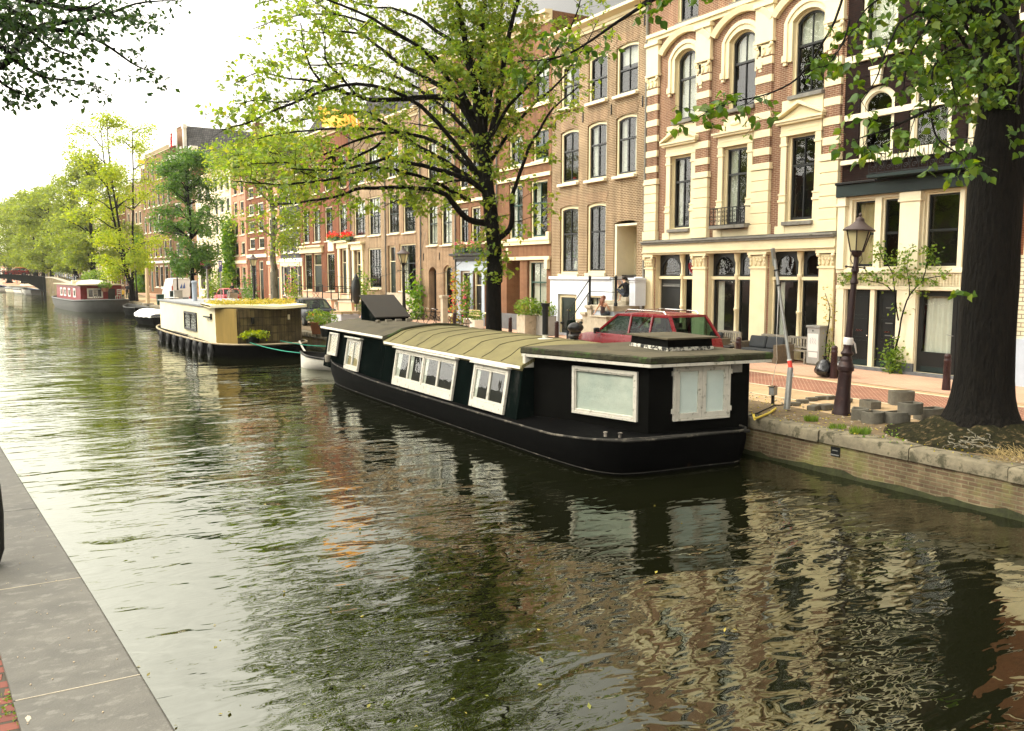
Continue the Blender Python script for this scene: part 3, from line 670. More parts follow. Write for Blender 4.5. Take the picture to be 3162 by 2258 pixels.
    for (a,b_) in ((31.1,30.44),(27.96,27.08),(24.7,23.79),(21.43,20.66)):
        u0,u1 = U(a)+.01,U(b_)-.01; c = (u0+u1)/2; w = (u1-u0)/2; q = MB()
        q.box(u0,u1,-.16,-.003,.02,.5,0); q.box(u0+.02,u1-.02,-.12,-.003,.5,.6,0); q.box(u0+.05,u1-.05,-.1,-.003,.6,3.36,0); q.box(u0,u1,-.14,-.003,3.36,3.43,0)
        q.box(u0+.05,u1-.05,-.1,-.003,3.43,3.85,0)
        for row,(zz,ny) in enumerate(((3.55,4),(3.7,5))):
            for j in range(ny):
                uu = u0+.1+(2*w-.2)*j/(ny-1); q.ell((uu,-.13,zz),.06,.05,.09,7,5,0); q.ell((uu,-.17,zz+.07),.035,.03,.03,6,4,0)
        for sg in (-1,1): q.ell((c+sg*w*.85,-.16,3.82),.08,.07,.07,8,6,0)
        q.box(u0-.04,u1+.04,-.2,-.003,3.88,3.98,0); q.build('column','cream_paint',h,bevel=.008)
    for k,(a,b_) in enumerate(bays):
        u0,u1 = U(a),U(b_); c = [U(28.86),U(25.63),U(22.45)][k]; r = .3
        q = MB(); q.lathe([(.11,.5),(.11,.62),(.075,.66),(.07,1.7),(.1,1.74),(.1,1.8),(.065,1.84),(.06,3.0),(.1,3.05),(.1,3.14),(.065,3.18),(.06,3.6),(.09,3.66),(.12,3.8),(.13,3.97)],12,(c,r-.12,0))
        q.box(c-.09,c+.09,r-.2,r,.02,.5); q.build('colonnette','cream_paint',h,smooth=40)
        q = MB(); q.box(u0+.002,c-.09,r-.14,r+.05,2.94,3.06); q.box(c+.09,u1-.002,r-.14,r+.05,2.94,3.06); q.box(u0+.002,u0+.07,r-.1,r+.05,.1,2.94); q.box(u1-.07,u1-.002,r-.1,r+.05,.1,2.94); q.box(c-.09,c+.09,r-.07,r+.05,.5,3.96); q.build('transom','cream_paint',h)
        for (x0,x1) in ((u0+.01,c-.1),(c+.1,u1-.01)):   # round-headed fanlights in black frames
            q = MB(); A = arc_pts(x0+.16,x1-.16,3.42,3.84,12); y0,y1 = r-.05,r+.02
            q.box(x0,x1,y0,y1,3.065,3.13); q.box(x0,x0+.15,y0,y1,3.13,3.96); q.box(x1-.15,x1,y0,y1,3.13,3.96)
            xx = [x0+.15+(x1-x0-.3)*i/12 for i in range(13)]
            for i in range(12): q.hexa([(A[i][0],y0,A[i][1]),(A[i+1][0],y0,A[i+1][1]),(A[i+1][0],y1,A[i+1][1]),(A[i][0],y1,A[i][1]),(xx[i],y0,3.96),(xx[i+1],y0,3.96),(xx[i+1],y1,3.96),(xx[i],y1,3.96)])
            f = q.build('fanlight','black_paint',h)
            MB().add([(p,r-.01,z) for p,z in A]+[(x1-.16,r-.01,3.12),(x0+.16,r-.01,3.12)],[tuple(range(15))[::-1]]).build('pane','window_glass',f)
            if k == 0 and x0 > c:     # red shield emblem hung in the fanlight beside the open door
                cx_ = (x0+x1)/2+.03; e = MB(); P = [(cx_-.2,3.6),(cx_+.2,3.6),(cx_+.19,3.4),(cx_+.1,3.28),(cx_,3.2),(cx_-.1,3.28),(cx_-.19,3.4)]
                for i in range(7): e.bar((P[i][0],r-.03,P[i][1]),(P[(i+1)%7][0],r-.03,P[(i+1)%7][1]),.03)
                for p_,q_ in (((-.1,3.54),(.12,3.34)),((.1,3.54),(-.12,3.34)),((0,3.56),(0,3.28)),((-.14,3.45),(.14,3.45))): e.bar((cx_+p_[0],r-.03,p_[1]),(cx_+q_[0],r-.03,q_[1]),.022)
                e.build('emblem','red_cloth',f)
        if k == 0:
            d = MB(); d.box(u0+.075,c-.095,r-.02,r+.03,.1,2.93,0); d.box(u0+.2,c-.2,r-.045,r-.021,.3,1.2,0); d.box(u0+.2,c-.2,r-.045,r-.021,1.35,2.5,0)
            dd = d.build('door','black_paint',h); MB().box(u0+.2,c-.22,r-.06,r-.046,2.62,2.66).box(u0+.26,c-.22,r-.06,r-.046,2.7,2.72).build('letter_plate','galvanised',dd)
            MB().box(c+.1,u1-.075,r+.25,r+.3,.1,2.93).build('door','black_paint',h)  # open doorway: a black sheet stands in for the unlit inside
            MB().box(u0-.2,u0-.04,-.13,-.102,.75,1.05).build('door_bell','galvanised',h)
        else:
            for j,(x0,x1) in enumerate(((u0+.075,c-.095),(c+.095,u1-.075))):
                q = MB(); q.box(x0,x0+.06,r-.04,r+.03,.1,2.93); q.box(x1-.06,x1,r-.04,r+.03,.1,2.93); q.box(x0+.06,x1-.06,r-.04,r+.03,2.87,2.93); q.box(x0+.06,x1-.06,r-.04,r+.03,.1,.25)
                f = q.build('shop_window','black_paint',h)
                MB().quad((x0+.05,r,.2),(x1-.05,r,.2),(x1-.05,r,2.9),(x0+.05,r,2.9)).build('pane','window_glass',f)
                kd = {(1,0):'left',(1,1):None,(2,0):'left',(2,1):'right'}[(k,j)]
                if kd: curtain_mesh(f,x0+.06,x1-.06,.2,2.9,r,kd)
    drain(h,-.02,.1,15.5,'grey_stone',.06)
    # wrought iron balcony rail in front of the middle window
    q = MB(); a,c_ = U(26.55)-.05,U(24.75)+.05; y = -.42; zb,zt = 5.06,5.72
    for z in (zb,zt): q.bar((a,y,z),(c_,y,z),.03); q.bar((a,y,z),(a,-.05,z),.03); q.bar((c_,y,z),(c_,-.05,z),.03)
    nb = 9
    for i in range(nb+1):
        u = a+(c_-a)*i/nb; q.bar((u,y,zb),(u,y,zt),.026)
        if i < nb:
            uc = u+(c_-a)/nb/2
            for zc,rr,sg in ((zb+.16,.06,1),(zb+.34,.055,-1),(zb+.5,.06,1)): q.tube([(uc+rr*math.cos(t)*(1-t/9),y,zc+sg*rr*math.sin(t)*(1-t/9)) for t in [j*.7 for j in range(10)]],.014,4)
    q.build('balcony_rail','iron',h)
    MB().box(a-.02,c_+.02,-.46,-.06,4.92,5.04).build('balcony_slab','grey_stone',h,bevel=.01)
    return h
cream_house()

# ================================================================ dark brick house on the right
def dark_house():
    Yt = 20.6; h, W_ = house('dark brown brick house with cream lower front, lattice band and iron balcony',Yt,14.42)
    U = lambda Y: Yt-Y; H = 15.
    low = [op(U(20.1),U(19.2),3.36,5.62),op(U(18.95),U(18.2),3.36,5.62),op(U(17.4),U(16.25),3.36,5.66),op(U(16.1),U(14.9),3.36,5.66)]
    mid = [op(U(20.02),U(18.68),6.95,9.22,spring=8.9),op(U(18.15),U(16.7),6.95,9.3,spring=8.9),op(U(16.2),U(14.9),6.95,9.22,spring=8.9)]
    upp = [op(U(20.05),U(18.7),10.34,12.6),op(U(17.9),U(16.5),10.34,12.6),op(U(16.1),U(14.8),10.34,12.6)]
    drs = [op(U(20.22),U(19.24),.1,2.65),op(U(19.07),U(18.23),.1,2.65),op(U(17.5),U(14.9),.1,2.65)]
    b = MB(); wall_mesh(b,W_,H,mid+upp,rev=.2,m=0,mrev=0,z0=6.24); b.build('wall',['brick_dark'],h)
    b = MB(); wall_mesh(b,W_,6.24,low+drs,rev=.2,m=0,mrev=0,y0=-.06,sides=True); b.build('lower_front','pale_cream',h)
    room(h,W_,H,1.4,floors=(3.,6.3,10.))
    for k,o in enumerate(low): window(h,o,cw=.06,case='pale_cream',sash='black_paint',sw=.05,cols=1,trans=(.5,),sill=None,curtain=['warm',None,None,None][k],rev=.14)
    for k,o in enumerate(mid): window(h,o,cw=.16,case='pale_cream',sash='pale_cream',sw=.04,cols=1,trans=(.62,),sill='pale_cream',curtain=None)
    for k,o in enumerate(upp): window(h,o,cw=.16,case='pale_cream',sash='black_paint',sw=.05,cols=1,trans=(),sill='pale_cream',curtain='upper' if k else 'full')
    q = MB()                           # cream bands, keystones, lattice course, pillars
    for z0,z1,y in ((6.9,6.955,-.14),(8.35,8.45,-.03),(10.2,10.34,-.1)): q.box(.01,W_-.01,y,-.002,z0-.1,z1-.006)
    for o in mid: c = (o['u0']+o['u1'])/2; q.prism([(c-.16,9.24),(c+.16,9.24),(c+.22,9.75),(c-.22,9.75)],-.12,-.002,'y'); q.box(c-.26,c+.26,-.16,-.002,9.75,9.83)
    q.build('stone_trim','pale_cream',h,bevel=.01)
    q = MB(); q.box(.02,W_-.02,-.14,-.062,2.66,2.78); q.box(.02,W_-.02,-.16,-.062,3.2,3.32)
    for (a,c) in ((20.55,20.25),(18.16,17.45),(14.85,14.5)): q.box(U(a),U(c),-.22,-.062,3.32,5.42); q.box(U(a)-.05,U(c)+.05,-.27,-.062,5.42,5.5); q.box(U(a)-.02,U(c)+.02,-.24,-.062,5.5,5.72)
    for (a,c) in ((20.57,20.26),(18.2,17.52),(14.85,14.5)): q.box(U(a),U(c),-.12,-.062,.35,2.66)
    q.build('pillar_trim','pale_cream',h,bevel=.012)
    q = MB(); nu = 60
    for i in range(nu+1): u = .05+(W_-.1)*i/nu; q.box(u-.012,u+.012,-.105,-.062,2.79,3.19)
    for j in range(5): z = 2.83+.08*j; q.box(.05,W_-.05,-.1,-.062,z-.01,z+.01)
    q.build('lattice','pale_cream',h)
    q = MB(); q.box(.01,W_-.01,-.3,-.062,5.73,6.12,0); q.box(-.0,W_,-.36,-.062,6.12,6.2,1)
    for i in range(26): u = .1+(U(18.9)-.2)*i/25; q.box(u-.03,u+.03,-.4,-.361,6.13,6.2,1)
    q.build('fascia_beam',['teal_paint','iron'],h,bevel=.01)
    q = MB(); q.box(U(18.95),W_-.02,-.85,-.062,6.2,6.3); q.build('balcony_slab','teal_paint',h)
    q = MB(); a,c = U(18.9),W_-.06; y = -.82
    for z in (6.34,7.0): q.bar((a,y,z),(c,y,z),.03); q.bar((a,y,z),(a,-.01,z),.03)
    n = 15
    for i in range(n+1):
        u = a+(c-a)*i/n; q.bar((u,y,6.3),(u,y,7.0),.016)
        if i < n:
            uc = u+(c-a)/n/2; q.tube([(uc+.09*math.cos(t)*(1-t/11),y,6.46+.09*math.sin(t)*(1-t/11)) for t in [j*.6 for j in range(15)]],.015,4)
            q.tube([(u+.02,y,6.5),(uc-.03,y,6.75),(uc,y,6.93)],.013,4); q.tube([(u+(c-a)/n-.02,y,6.5),(uc+.03,y,6.75),(uc,y,6.93)],.013,4)
    q.build('balcony_rail','iron',h)
    q = MB()
    for (a,c) in ((20.57,20.25),(18.2,17.52),(14.85,14.5)): q.box(U(a)-.01,U(c)+.01,-.15,-.062,.0,.35)
    q.box(.1,W_-.1,-.3,-.062,.0,.1); q.build('plinth','blue_stone',h,bevel=.01)
    for (a,c) in ((20.22,19.24),(19.07,18.23)):
        d = door(h,U(a),U(c),.1,2.65,'black_paint',rev=.14,case='black_paint',panels=3,cw=.05)
        MB().box(U(a)+.08,U(c)-.08,.06,.095,.12,.3).build('kick_plate','teal_paint',d)
    g = MB()
    for i,z in enumerate((2.05,1.55,1.15)):   # letter slots on the second door
        g.box(U(18.72),U(18.45),.075,.09,z,z+.035)
    g.build('letter_plate','hull_iron',h)
    c = U(16.2)
    for a0,a1 in ((U(17.5)+.02,c-.01),(c+.01,U(14.9)-.02)):  # glazed double doors, net curtains
        q = MB(); y0,y1 = .02,.1; q.box(a0,a0+.14,y0,y1,.12,2.63); q.box(a1-.14,a1,y0,y1,.12,2.63); q.box(a0+.14,a1-.14,y0,y1,.12,.75); q.box(a0+.14,a1-.14,y0,y1,2.48,2.63)
        f = q.build('glazed_door','black_paint',h); MB().quad((a0+.13,.06,.74),(a1-.13,.06,.74),(a1-.13,.06,2.49),(a0+.13,.06,2.49)).build('pane','window_glass',f)
        curtain_mesh(f,a0+.13,a1-.13,.74,2.49,.04,'full'); MB().box(a0+.15,a1-.15,.0,.018,.14,.3).build('kick_plate','teal_paint',f)
    MB().bar((c-.08,-.03,1.3),(c-.28,-.03,1.33),.02).bar((c-.08,.02,1.3),(c-.08,-.03,1.3),.02).build('handle','galvanised',h)
    drain(h,W_-.02,.1,14.5,'white_paint',.05)
    cornice(h,W_,14.5,.5,.5,m='pale_cream')
dark_house()

def right_edge_house():
    h, W_ = house('white glazed brick house with red brick above, at the right edge behind the tree',14.4,7.6)
    ops = [op(1.2,2.4,1.,3.3),op(3.4,4.6,1.,3.3),op(1.2,2.4,5.6,8),op(3.4,4.6,5.6,8),op(1.2,2.4,9,11.4),op(3.4,4.6,9,11.4)]
    b = MB(); wall_mesh(b,W_,3.7,ops[:2],m=0,mrev=0); b.build('glazed_wall','glazed_white_brick',h)
    b = MB(); wall_mesh(b,W_,14,ops[2:],m=0,mrev=0,z0=3.7); b.build('wall','brick_red',h)
    room(h,W_,13,1.3)
    for o in ops: window(h,o)
    q = MB(); q.box(.15,W_,-.1,-.003,3.7,5.2); q.box(.15,W_,-.2,-.003,5.2,5.3); q.box(.15,W_,-.12,-.003,8.3,8.5); q.box(.15,W_,-.12,-.003,11.7,11.9); q.build('stone_trim','cream_paint',h,bevel=.01)
    MB().box(.01,W_,-.08,-.003,.0,1.35).build('plinth','blue_grey_paint',h,bevel=.01); cornice(h,W_,13.6,.5,.5)
right_edge_house()

# ================================================================ brown house with a stoop
def brown_house():
    Yt = 38.98; h, W_ = house('brown brick house with black sash windows above a white basement and stoop',Yt,31.15)
    U = lambda Y: Yt-Y; H = 15.
    w0 = [op(U(38.16),U(36.5),3.16,6.56,spring=6.48),op(U(35.74),U(34.18),3.2,6.56,spring=6.48)]
    w1 = [op(U(38.14),U(36.52),7.68,10.32,spring=10.22),op(U(35.77),U(34.18),7.66,10.36,spring=10.26),op(U(33.46),U(31.9),7.64,10.36,spring=10.26)]
    w2 = [op(U(38.16),U(36.5),11.4,13.6,spring=13.5),op(U(35.72),U(34.17),11.3,13.5,spring=13.4),op(U(33.5),U(31.86),11.26,13.5,spring=13.4)]
    dr = op(U(33.5),U(31.8),1.75,5.6,rev=1.25,spring=5.5); bd = op(U(38.24),U(36.5),.12,2.12,rev=.25); bw = op(U(35.6),U(34.3),1.25,2.1,rev=.2)
    b = MB(); wall_mesh(b,W_,H,w0+w1+w2+[dict(dr,z0=3.0)],rev=.2,m=0,mrev=0,z0=3.0); b.build('wall','brick_brown',h)
    b = MB(); wall_mesh(b,W_,2.98,[bd,bw,op(dr['u0'],dr['u1'],1.75,2.98,rev=1.25)],m=0,mrev=0,y0=-.07); b.box(-.02,dr['u0']-.1,-.16,-.072,2.88,3.02); b.box(dr['u1']+.05,W_+.01,-.16,-.072,2.88,3.02); b.build('basement_front','grey_white_plaster',h)
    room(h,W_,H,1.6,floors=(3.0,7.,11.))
    for k,o in enumerate(w0): window(h,o,cw=.13,sw=.07,trans=(.6,),sill='cream_paint',sill_h=.16,sill_d=.1,curtain=None)
    for k,o in enumerate(w1): window(h,o,cw=.12,sw=.06,trans=(.62,),sill='pale_cream',sill_h=.14,sill_d=.2,curtain=[None,'sides','sides'][k])
    for k,o in enumerate(w2): window(h,o,cw=.12,sw=.05,trans=(.5,),sill='pale_cream',sill_h=.14,sill_d=.2,curtain=['sides',None,'upper'][k])
    for o in w0+w1+w2:                 # splayed brick lintels standing a little proud
        q = MB(); P = [(o['u0']-.02,o['z1']+.02),(o['u1']+.02,o['z1']+.02),(o['u1']+.2,o['z1']+.48),(o['u0']-.2,o['z1']+.48)]; q.prism(P,-.012,-.002,'y'); q.build('brick_lintel','brick_orange',h)
    anchors(h,[(.35,10.75),(U(36.15),10.75),(U(33.83),10.75),(U(31.5),10.75),(U(33.83),14.2),(U(31.45),14.2)])
    q = MB(); u0,u1 = dr['u0'],dr['u1']; q.box(u0+.003,u0+.16,.03,1.24,1.77,5.46); q.box(u0+.16,u1-.003,1.18,1.24,4.6,5.46); q.box(u0+.16,u0+.3,1.05,1.24,1.77,4.6); q.box(u0+.9,u0+1.0,1.05,1.24,1.77,4.6); q.box(u0+.16,u1-.003,.05,1.24,5.36,5.46); q.build('door_recess','pale_cream',h)
    door(h,u0+1.0,u1-.02,1.78,4.6,'black_paint',rev=1.2,case='black_paint'); MB().box(u0+.3,u0+.9,1.1,1.17,1.77,4.6).build('recess_panel','cream_paint',h)
    door(h,bd['u0'],bd['u1']-.15,.12,2.1,'green_black_paint',rev=.15,case='cream_paint',cw=.14)
    window(h,bw,cw=.09,sash='black_paint',cols=2,trans=(),sill=None,curtain='full',rev=.12)
    # stoop: landing, steps going down along the front, stone side wall stepping with moulded caps
    xa = 5.6; q = MB(); q.box(xa,u1+.4,-1.55,-.075,1.5,1.74); q.box(u0+.05,u1,-.55,-.076,1.742,1.93); q.build('landing','sand_stone',h,bevel=.02)
    q = MB(); q.box(xa+.1,u1+.35,-1.48,-.075,0,1.5); q.build('landing_base','blue_grey_paint',h)
    q = MB()
    for k in range(8): q.box(xa-.26*(k+1),xa-.26*k-.002,-1.32,-.075,0,1.74-.195*(k+1))
    q.build('steps','sand_stone',h,bevel=.01)
    q = MB()                           # outer side wall
    for k in range(5):
        x1 = xa+.35-.36*k; zt = 1.72-.33*k; q.box(x1-.36,x1,-1.6,-1.34,0,zt-.12,0); q.box(x1-.42,x1+.03,-1.7,-1.28,zt-.12,zt,0); q.box(x1-.38,x1,-1.65,-1.31,zt-.17,zt-.12,0)
    q.build('stair_wall','sand_stone',h,bevel=.015)
    q = MB(); q.box(6.55,7.75,-2.05,-1.56,0,1.24); q.box(6.5,7.8,-2.1,-1.56,1.24,1.3); q.build('stone_ledge','sand_stone',h,bevel=.02)
    q = MB(); p1 = (5.68,-1.5); p2 = (7.68,-1.5); xr = u1+.3
    for (x,y),zb in ((p1,1.73),(p2,1.74)): q.lathe([(.09,zb),(.09,zb+.12),(.06,zb+.16),(.055,zb+1.15),(.07,zb+1.18),(.06,zb+1.22),(.08,zb+1.28),(.02,zb+1.36)],10,(x,y,0))
    for z in (2.35,2.92): q.bar((p1[0],p1[1],z),(p2[0],p2[1],z),.03); q.bar((p2[0],p2[1],z),(p2[0]+.03,-.1,z),.03)
    for z in (2.35,2.92): q.bar((p1[0],p1[1],z),(p1[0]-1.75,p1[1],z-1.5),.035)
    q.bar((p1[0]-1.75,p1[1],.02),(p1[0]-1.75,p1[1],1.46),.04)
    q.build('stair_rail','iron',h,smooth=40)
    q = MB(); q.box(7.74,8.16,-.8,-.21,1.745,2.88); q.box(7.68,8.2,-.86,-.2,2.88,2.98); q.box(7.71,8.18,-.83,-.205,2.78,2.84); q.build('end_pier','grey_white_plaster',h,bevel=.01)
    cornice(h,W_,14.6,.5,.5)
    # plants and a vase behind the ground floor panes
    for Y in (37.5,34.75):
        v = MB(); u = U(Y)+.25; v.lathe([(.06,3.34),(.11,3.42),(.12,3.6),(.07,3.78),(.08,3.82)],12,(u,.42,0)); vo = v.build('vase','white_paint',h,smooth=50)
        leaves('vase_plant',[(u+.22*RND.gauss(0,1),.42+.1*RND.gauss(0,1),4.05+.25*RND.gauss(0,.8)) for _ in range(60)],.1,'shrub_leaf',vo,seed=int(Y),world=False,detail=0)
    MB().lathe([(.06,7.82),(.09,7.84),(.1,7.98),(.02,8.02)],10,(U(37.3),.32,0)).build('red_pot','red_cloth',h,smooth=40)
brown_house()

# ================================================================ the row further on
def row_house(label, Y0, Y1, H, brickm, wins, gf=(), case='cream_paint', trim=None, cor=True, roof=None, plinth=None, far=False, anchor=None, cor_h=.5, room_m='room_dark', cor_m='cream_paint', name='canal_house'):
    h, W_ = house(label,Y0,Y1,name=name)
    ops = [op(*w['o']) for w in wins]+[op(*g['o']) for g in gf]
    for o,src in zip(ops,list(wins)+list(gf)):
        for k in ('spring','rev'):
            if k in src: o[k] = src[k]
    b = MB(); wall_mesh(b,W_,H,ops,rev=.18,m=0,mrev=0); b.build('wall',brickm,h)
    if not far: room(h,W_,H,1.3,room_m)
    for o,w in zip(ops,wins):
        kw = dict(case=case,sash='green_black_paint',grid=None,cols=2,trans=(.5,),curtain=None,pane='window_glass' if not far else 'dark_pane'); kw.update(w.get('kw',{})); kw['rev'] = o.get('rev',.18); window(h,o,**kw)
    for o,g in zip(ops[len(wins):],gf):
        if g['k'] == 'door': door(h,o['u0'],o['u1'],o['z0'],o['z1'],g.get('m','green_black_paint'),rev=o.get('rev',.2),light=g.get('light',.6),case=g.get('case',case),cw=g.get('cw',.12),light_pane='dark_pane')
        else:
            kw = dict(case=case,sash='green_black_paint',cols=2,trans=(.55,),pane='window_glass' if not far else 'dark_pane'); kw.update(g.get('kw',{})); kw['rev'] = o.get('rev',.18); window(h,o,**kw)
    if trim:
        q = MB()
        for (u0,u1,y,z0,z1) in trim: q.box(max(u0,.004),min(u1,W_-.004),-y,-.003,z0,z1)
        q.build('stone_trim',case,h,bevel=.012)
    if plinth: MB().box(.005,W_-.005,-.06,-.003,0,plinth[0]).build('plinth',plinth[1],h)
    if cor: cornice(h,W_,H-cor_h,cor_h,.45,m=cor_m,brackets=int(W_*2.2))
    if roof: gable_roof(h,W_,H,H+roof)
    if anchor: anchors(h,anchor)
    if not far: drain(h,.08,.1,H-.6,'hull_iron',.045)
    return h, W_
def U5(Y): return 44.85-Y
row_house('narrow red brick house with cream string courses and a deep cream doorway',44.85,39.02,16.5,'brick_rose',
  [dict(o=(U5(43.45),U5(41.95),9.1,10.8),kw=dict(sash='dark_green_paint',curtain='upper')),dict(o=(U5(40.85),U5(39.3),9.1,10.75),kw=dict(sash='dark_green_paint')),
   dict(o=(U5(43.45),U5(41.95),5.08,8.1),kw=dict(sash='dark_green_paint',trans=(.62,),curtain='sides')),dict(o=(U5(41.1),U5(39.4),5.06,8.1),kw=dict(sash='dark_green_paint',trans=(.62,),curtain='left')),
   dict(o=(U5(43.45),U5(41.95),12.1,14.4)),dict(o=(U5(40.85),U5(39.3),12.1,14.4),kw=dict(curtain='upper'))],
  [dict(o=(U5(43.75),U5(42.25),.1,3.88),k='door',rev=1.,m='cream_paint',light=0.5,case='cream_paint'),dict(o=(U5(41.45),U5(39.45),.9,3.85),k='win',rev=.25,kw=dict(cols=2,trans=(.62,),curtain='full',sash='dark_green_paint',case='pale_cream'))],
  trim=[(0,5.83,.12,4.72,4.98),(0,5.83,.16,4.92,5.0),(0,5.83,.14,3.9,4.08),(0,5.83,.1,8.26,8.46),(0,5.83,.1,8.92,9.06),(0,5.83,.1,11.9,12.05),(.1,.4,.2,3.55,3.9),(5.45,5.75,.2,3.4,3.9),(0.05,.35,.14,5.0,5.35),(5.5,5.8,.14,5.0,5.35),(1.05,1.3,.02,4.2,4.6)],
  plinth=(.9,'blue_stone'))
def U6(Y): return 50.25-Y
h6, w6 = row_house('house with blue grey shop front under a dark cornice, behind the elm trunk',50.25,44.9,16.8,'brick_rose',
  [dict(o=(.5,1.7,5.0,7.2),kw=dict(curtain='upper')),dict(o=(2.1,3.3,5.0,7.2),kw=dict(curtain='upper')),dict(o=(3.7,4.9,5.0,7.2)),dict(o=(.5,1.7,8.4,10.9),kw=dict(curtain='upper')),dict(o=(2.1,3.3,8.4,10.9)),dict(o=(3.7,4.9,8.4,10.9)),dict(o=(.5,1.7,12,14.4)),dict(o=(2.1,3.3,12,14.4),kw=dict(curtain='upper')),dict(o=(3.7,4.9,12,14.4))],
  [dict(o=(.75,1.95,.85,3.3),k='win',kw=dict(case='white_paint',cols=1,trans=(.7,))),dict(o=(2.4,3.5,.15,3.3),k='door',m='black_paint',light=.7),dict(o=(3.9,5.0,.85,3.3),k='win',kw=dict(case='white_paint',cols=1,trans=(.7,)))],
  trim=[(0,5.3,.1,11.2,11.4),(0,5.3,.1,7.5,7.7)])
MB().box(0.01,.72,-.05,-.003,0,3.9).box(2.,2.37,-.05,-.003,0,3.9).box(3.53,3.87,-.05,-.003,0,3.9).box(5.03,w6-.01,-.05,-.003,0,3.9).box(.72,2.,-.05,-.003,3.33,3.9).box(2.37,3.53,-.05,-.003,3.33,3.9).box(3.87,5.03,-.05,-.003,3.33,3.9).build('shop_front','blue_grey_paint',h6)
cornice(h6,w6,3.9,.5,.5,m='black_paint',name='shop_cornice')
row_house('brick house with two round headed ground floor openings, one a dark niche',55.55,50.3,16.9,'brick_orange',
  [dict(o=(1.05,2.6,5.02,7.9),kw=dict(curtain='full')),dict(o=(3.15,4.75,5.0,7.9),kw=dict(curtain='full')),dict(o=(1.05,2.6,9.1,11.8),kw=dict(curtain='upper')),dict(o=(3.15,4.75,9.1,11.8)),dict(o=(1.05,2.6,13,15.3)),dict(o=(3.15,4.75,13,15.3))],
  [dict(o=(1.2,2.35,.1,3.6),spring=3.3,k='door',rev=.5,light=1.2,m='black_paint',case='black_paint'),dict(o=(3.45,4.75,.5,3.7),spring=3.4,k='win',rev=.25,kw=dict(case='cream_paint',cols=1,trans=(.62,)))],
  anchor=[(.4,4.3),(2.9,4.3),(5.0,4.3)])
def U8(Y): return 61.8-Y
row_house('orange brown brick house with a dark door left of one wide window',61.8,55.6,14.4,'brick_orange',
  [dict(o=(.45,2.5,6.05,8.95),kw=dict(grid=(3,4),cols=1)),dict(o=(3.2,5.3,6.02,8.95),kw=dict(grid=(3,4),cols=1)),dict(o=(.45,2.5,10.1,12.6),kw=dict(grid=(3,4),cols=1,curtain='upper')),dict(o=(3.2,5.3,10.1,12.6),kw=dict(grid=(3,4),cols=1))],
  [dict(o=(.3,1.75,1.0,5.2),k='door',light=1.,rev=.25),dict(o=(2.5,5.3,1.9,5.25),k='win',kw=dict(cols=2,trans=(.6,),grid=(4,1),curtain='left'))],plinth=(1.75,'sand_stone'),roof=1.6)
row_house('brown brick house with tall twin windows and a cornice over its door',69.0,61.85,14.8,'brick_brown',
  [dict(o=(.7,3.1,6.1,9.0),kw=dict(grid=(3,5),cols=1,curtain='upper')),dict(o=(3.8,6.2,6.06,9.0),kw=dict(grid=(3,5),cols=1,curtain='upper')),dict(o=(.7,3.1,10.2,12.8),kw=dict(grid=(3,5),cols=1)),dict(o=(3.8,6.2,10.2,12.8),kw=dict(grid=(3,5),cols=1,curtain='upper'))],
  [dict(o=(.8,2.3,1.1,5.0),k='door',light=1.,rev=.25),dict(o=(3.6,6.2,2.0,5.1),k='win',kw=dict(cols=1,grid=(4,4)))],trim=[(.4,.78,.14,1.,5.1),(2.32,2.7,.14,1.,5.1),(.3,2.8,.2,5.02,5.5),(.1,3.,.4,5.5,5.66)],plinth=(1.4,'brick_brown'),roof=2.)
Yr0 = 82.2
hr, wr = row_house('red brick house with four tall white framed windows, red flower boxes and a gable stone',Yr0,69.05,15.4,'brick_red',
  [dict(o=(u,u+1.9,5.95,8.9),kw=dict(grid=(3,4),cols=1,curtain=c)) for u,c in ((.9,None),(3.9,'sides'),(7.0,None),(10.4,'upper'))]+[dict(o=(u,u+1.9,10.2,12.9),kw=dict(grid=(3,4),cols=1,curtain=c)) for u,c in ((.9,'upper'),(3.9,None),(7.0,'upper'),(10.4,None))],
  [dict(o=(1.2,3.3,1.6,4.95),k='win',kw=dict(grid=(3,5),cols=1)),dict(o=(3.6,5.9,1.1,4.95),k='door',light=.9),dict(o=(7.2,9.2,1.6,4.9),k='win',kw=dict(grid=(3,4),cols=1)),dict(o=(10.8,12.3,1.1,5.2),k='door',light=1.)],
  trim=[(.3,6.5,.2,5.0,5.5),(.1,6.7,.4,5.5,5.66),(10.3,10.76,.14,1.,5.2),(12.34,12.8,.14,1.,5.2),(10.2,12.9,.2,5.22,5.7),(10.,13.1,.4,5.7,5.85)],plinth=(1.5,'salmon'),roof=2.2)
MB().box(7.8,9.2,-.08,-.003,5.05,6.0).build('gable_stone','pale_cream',hr,bevel=.02)
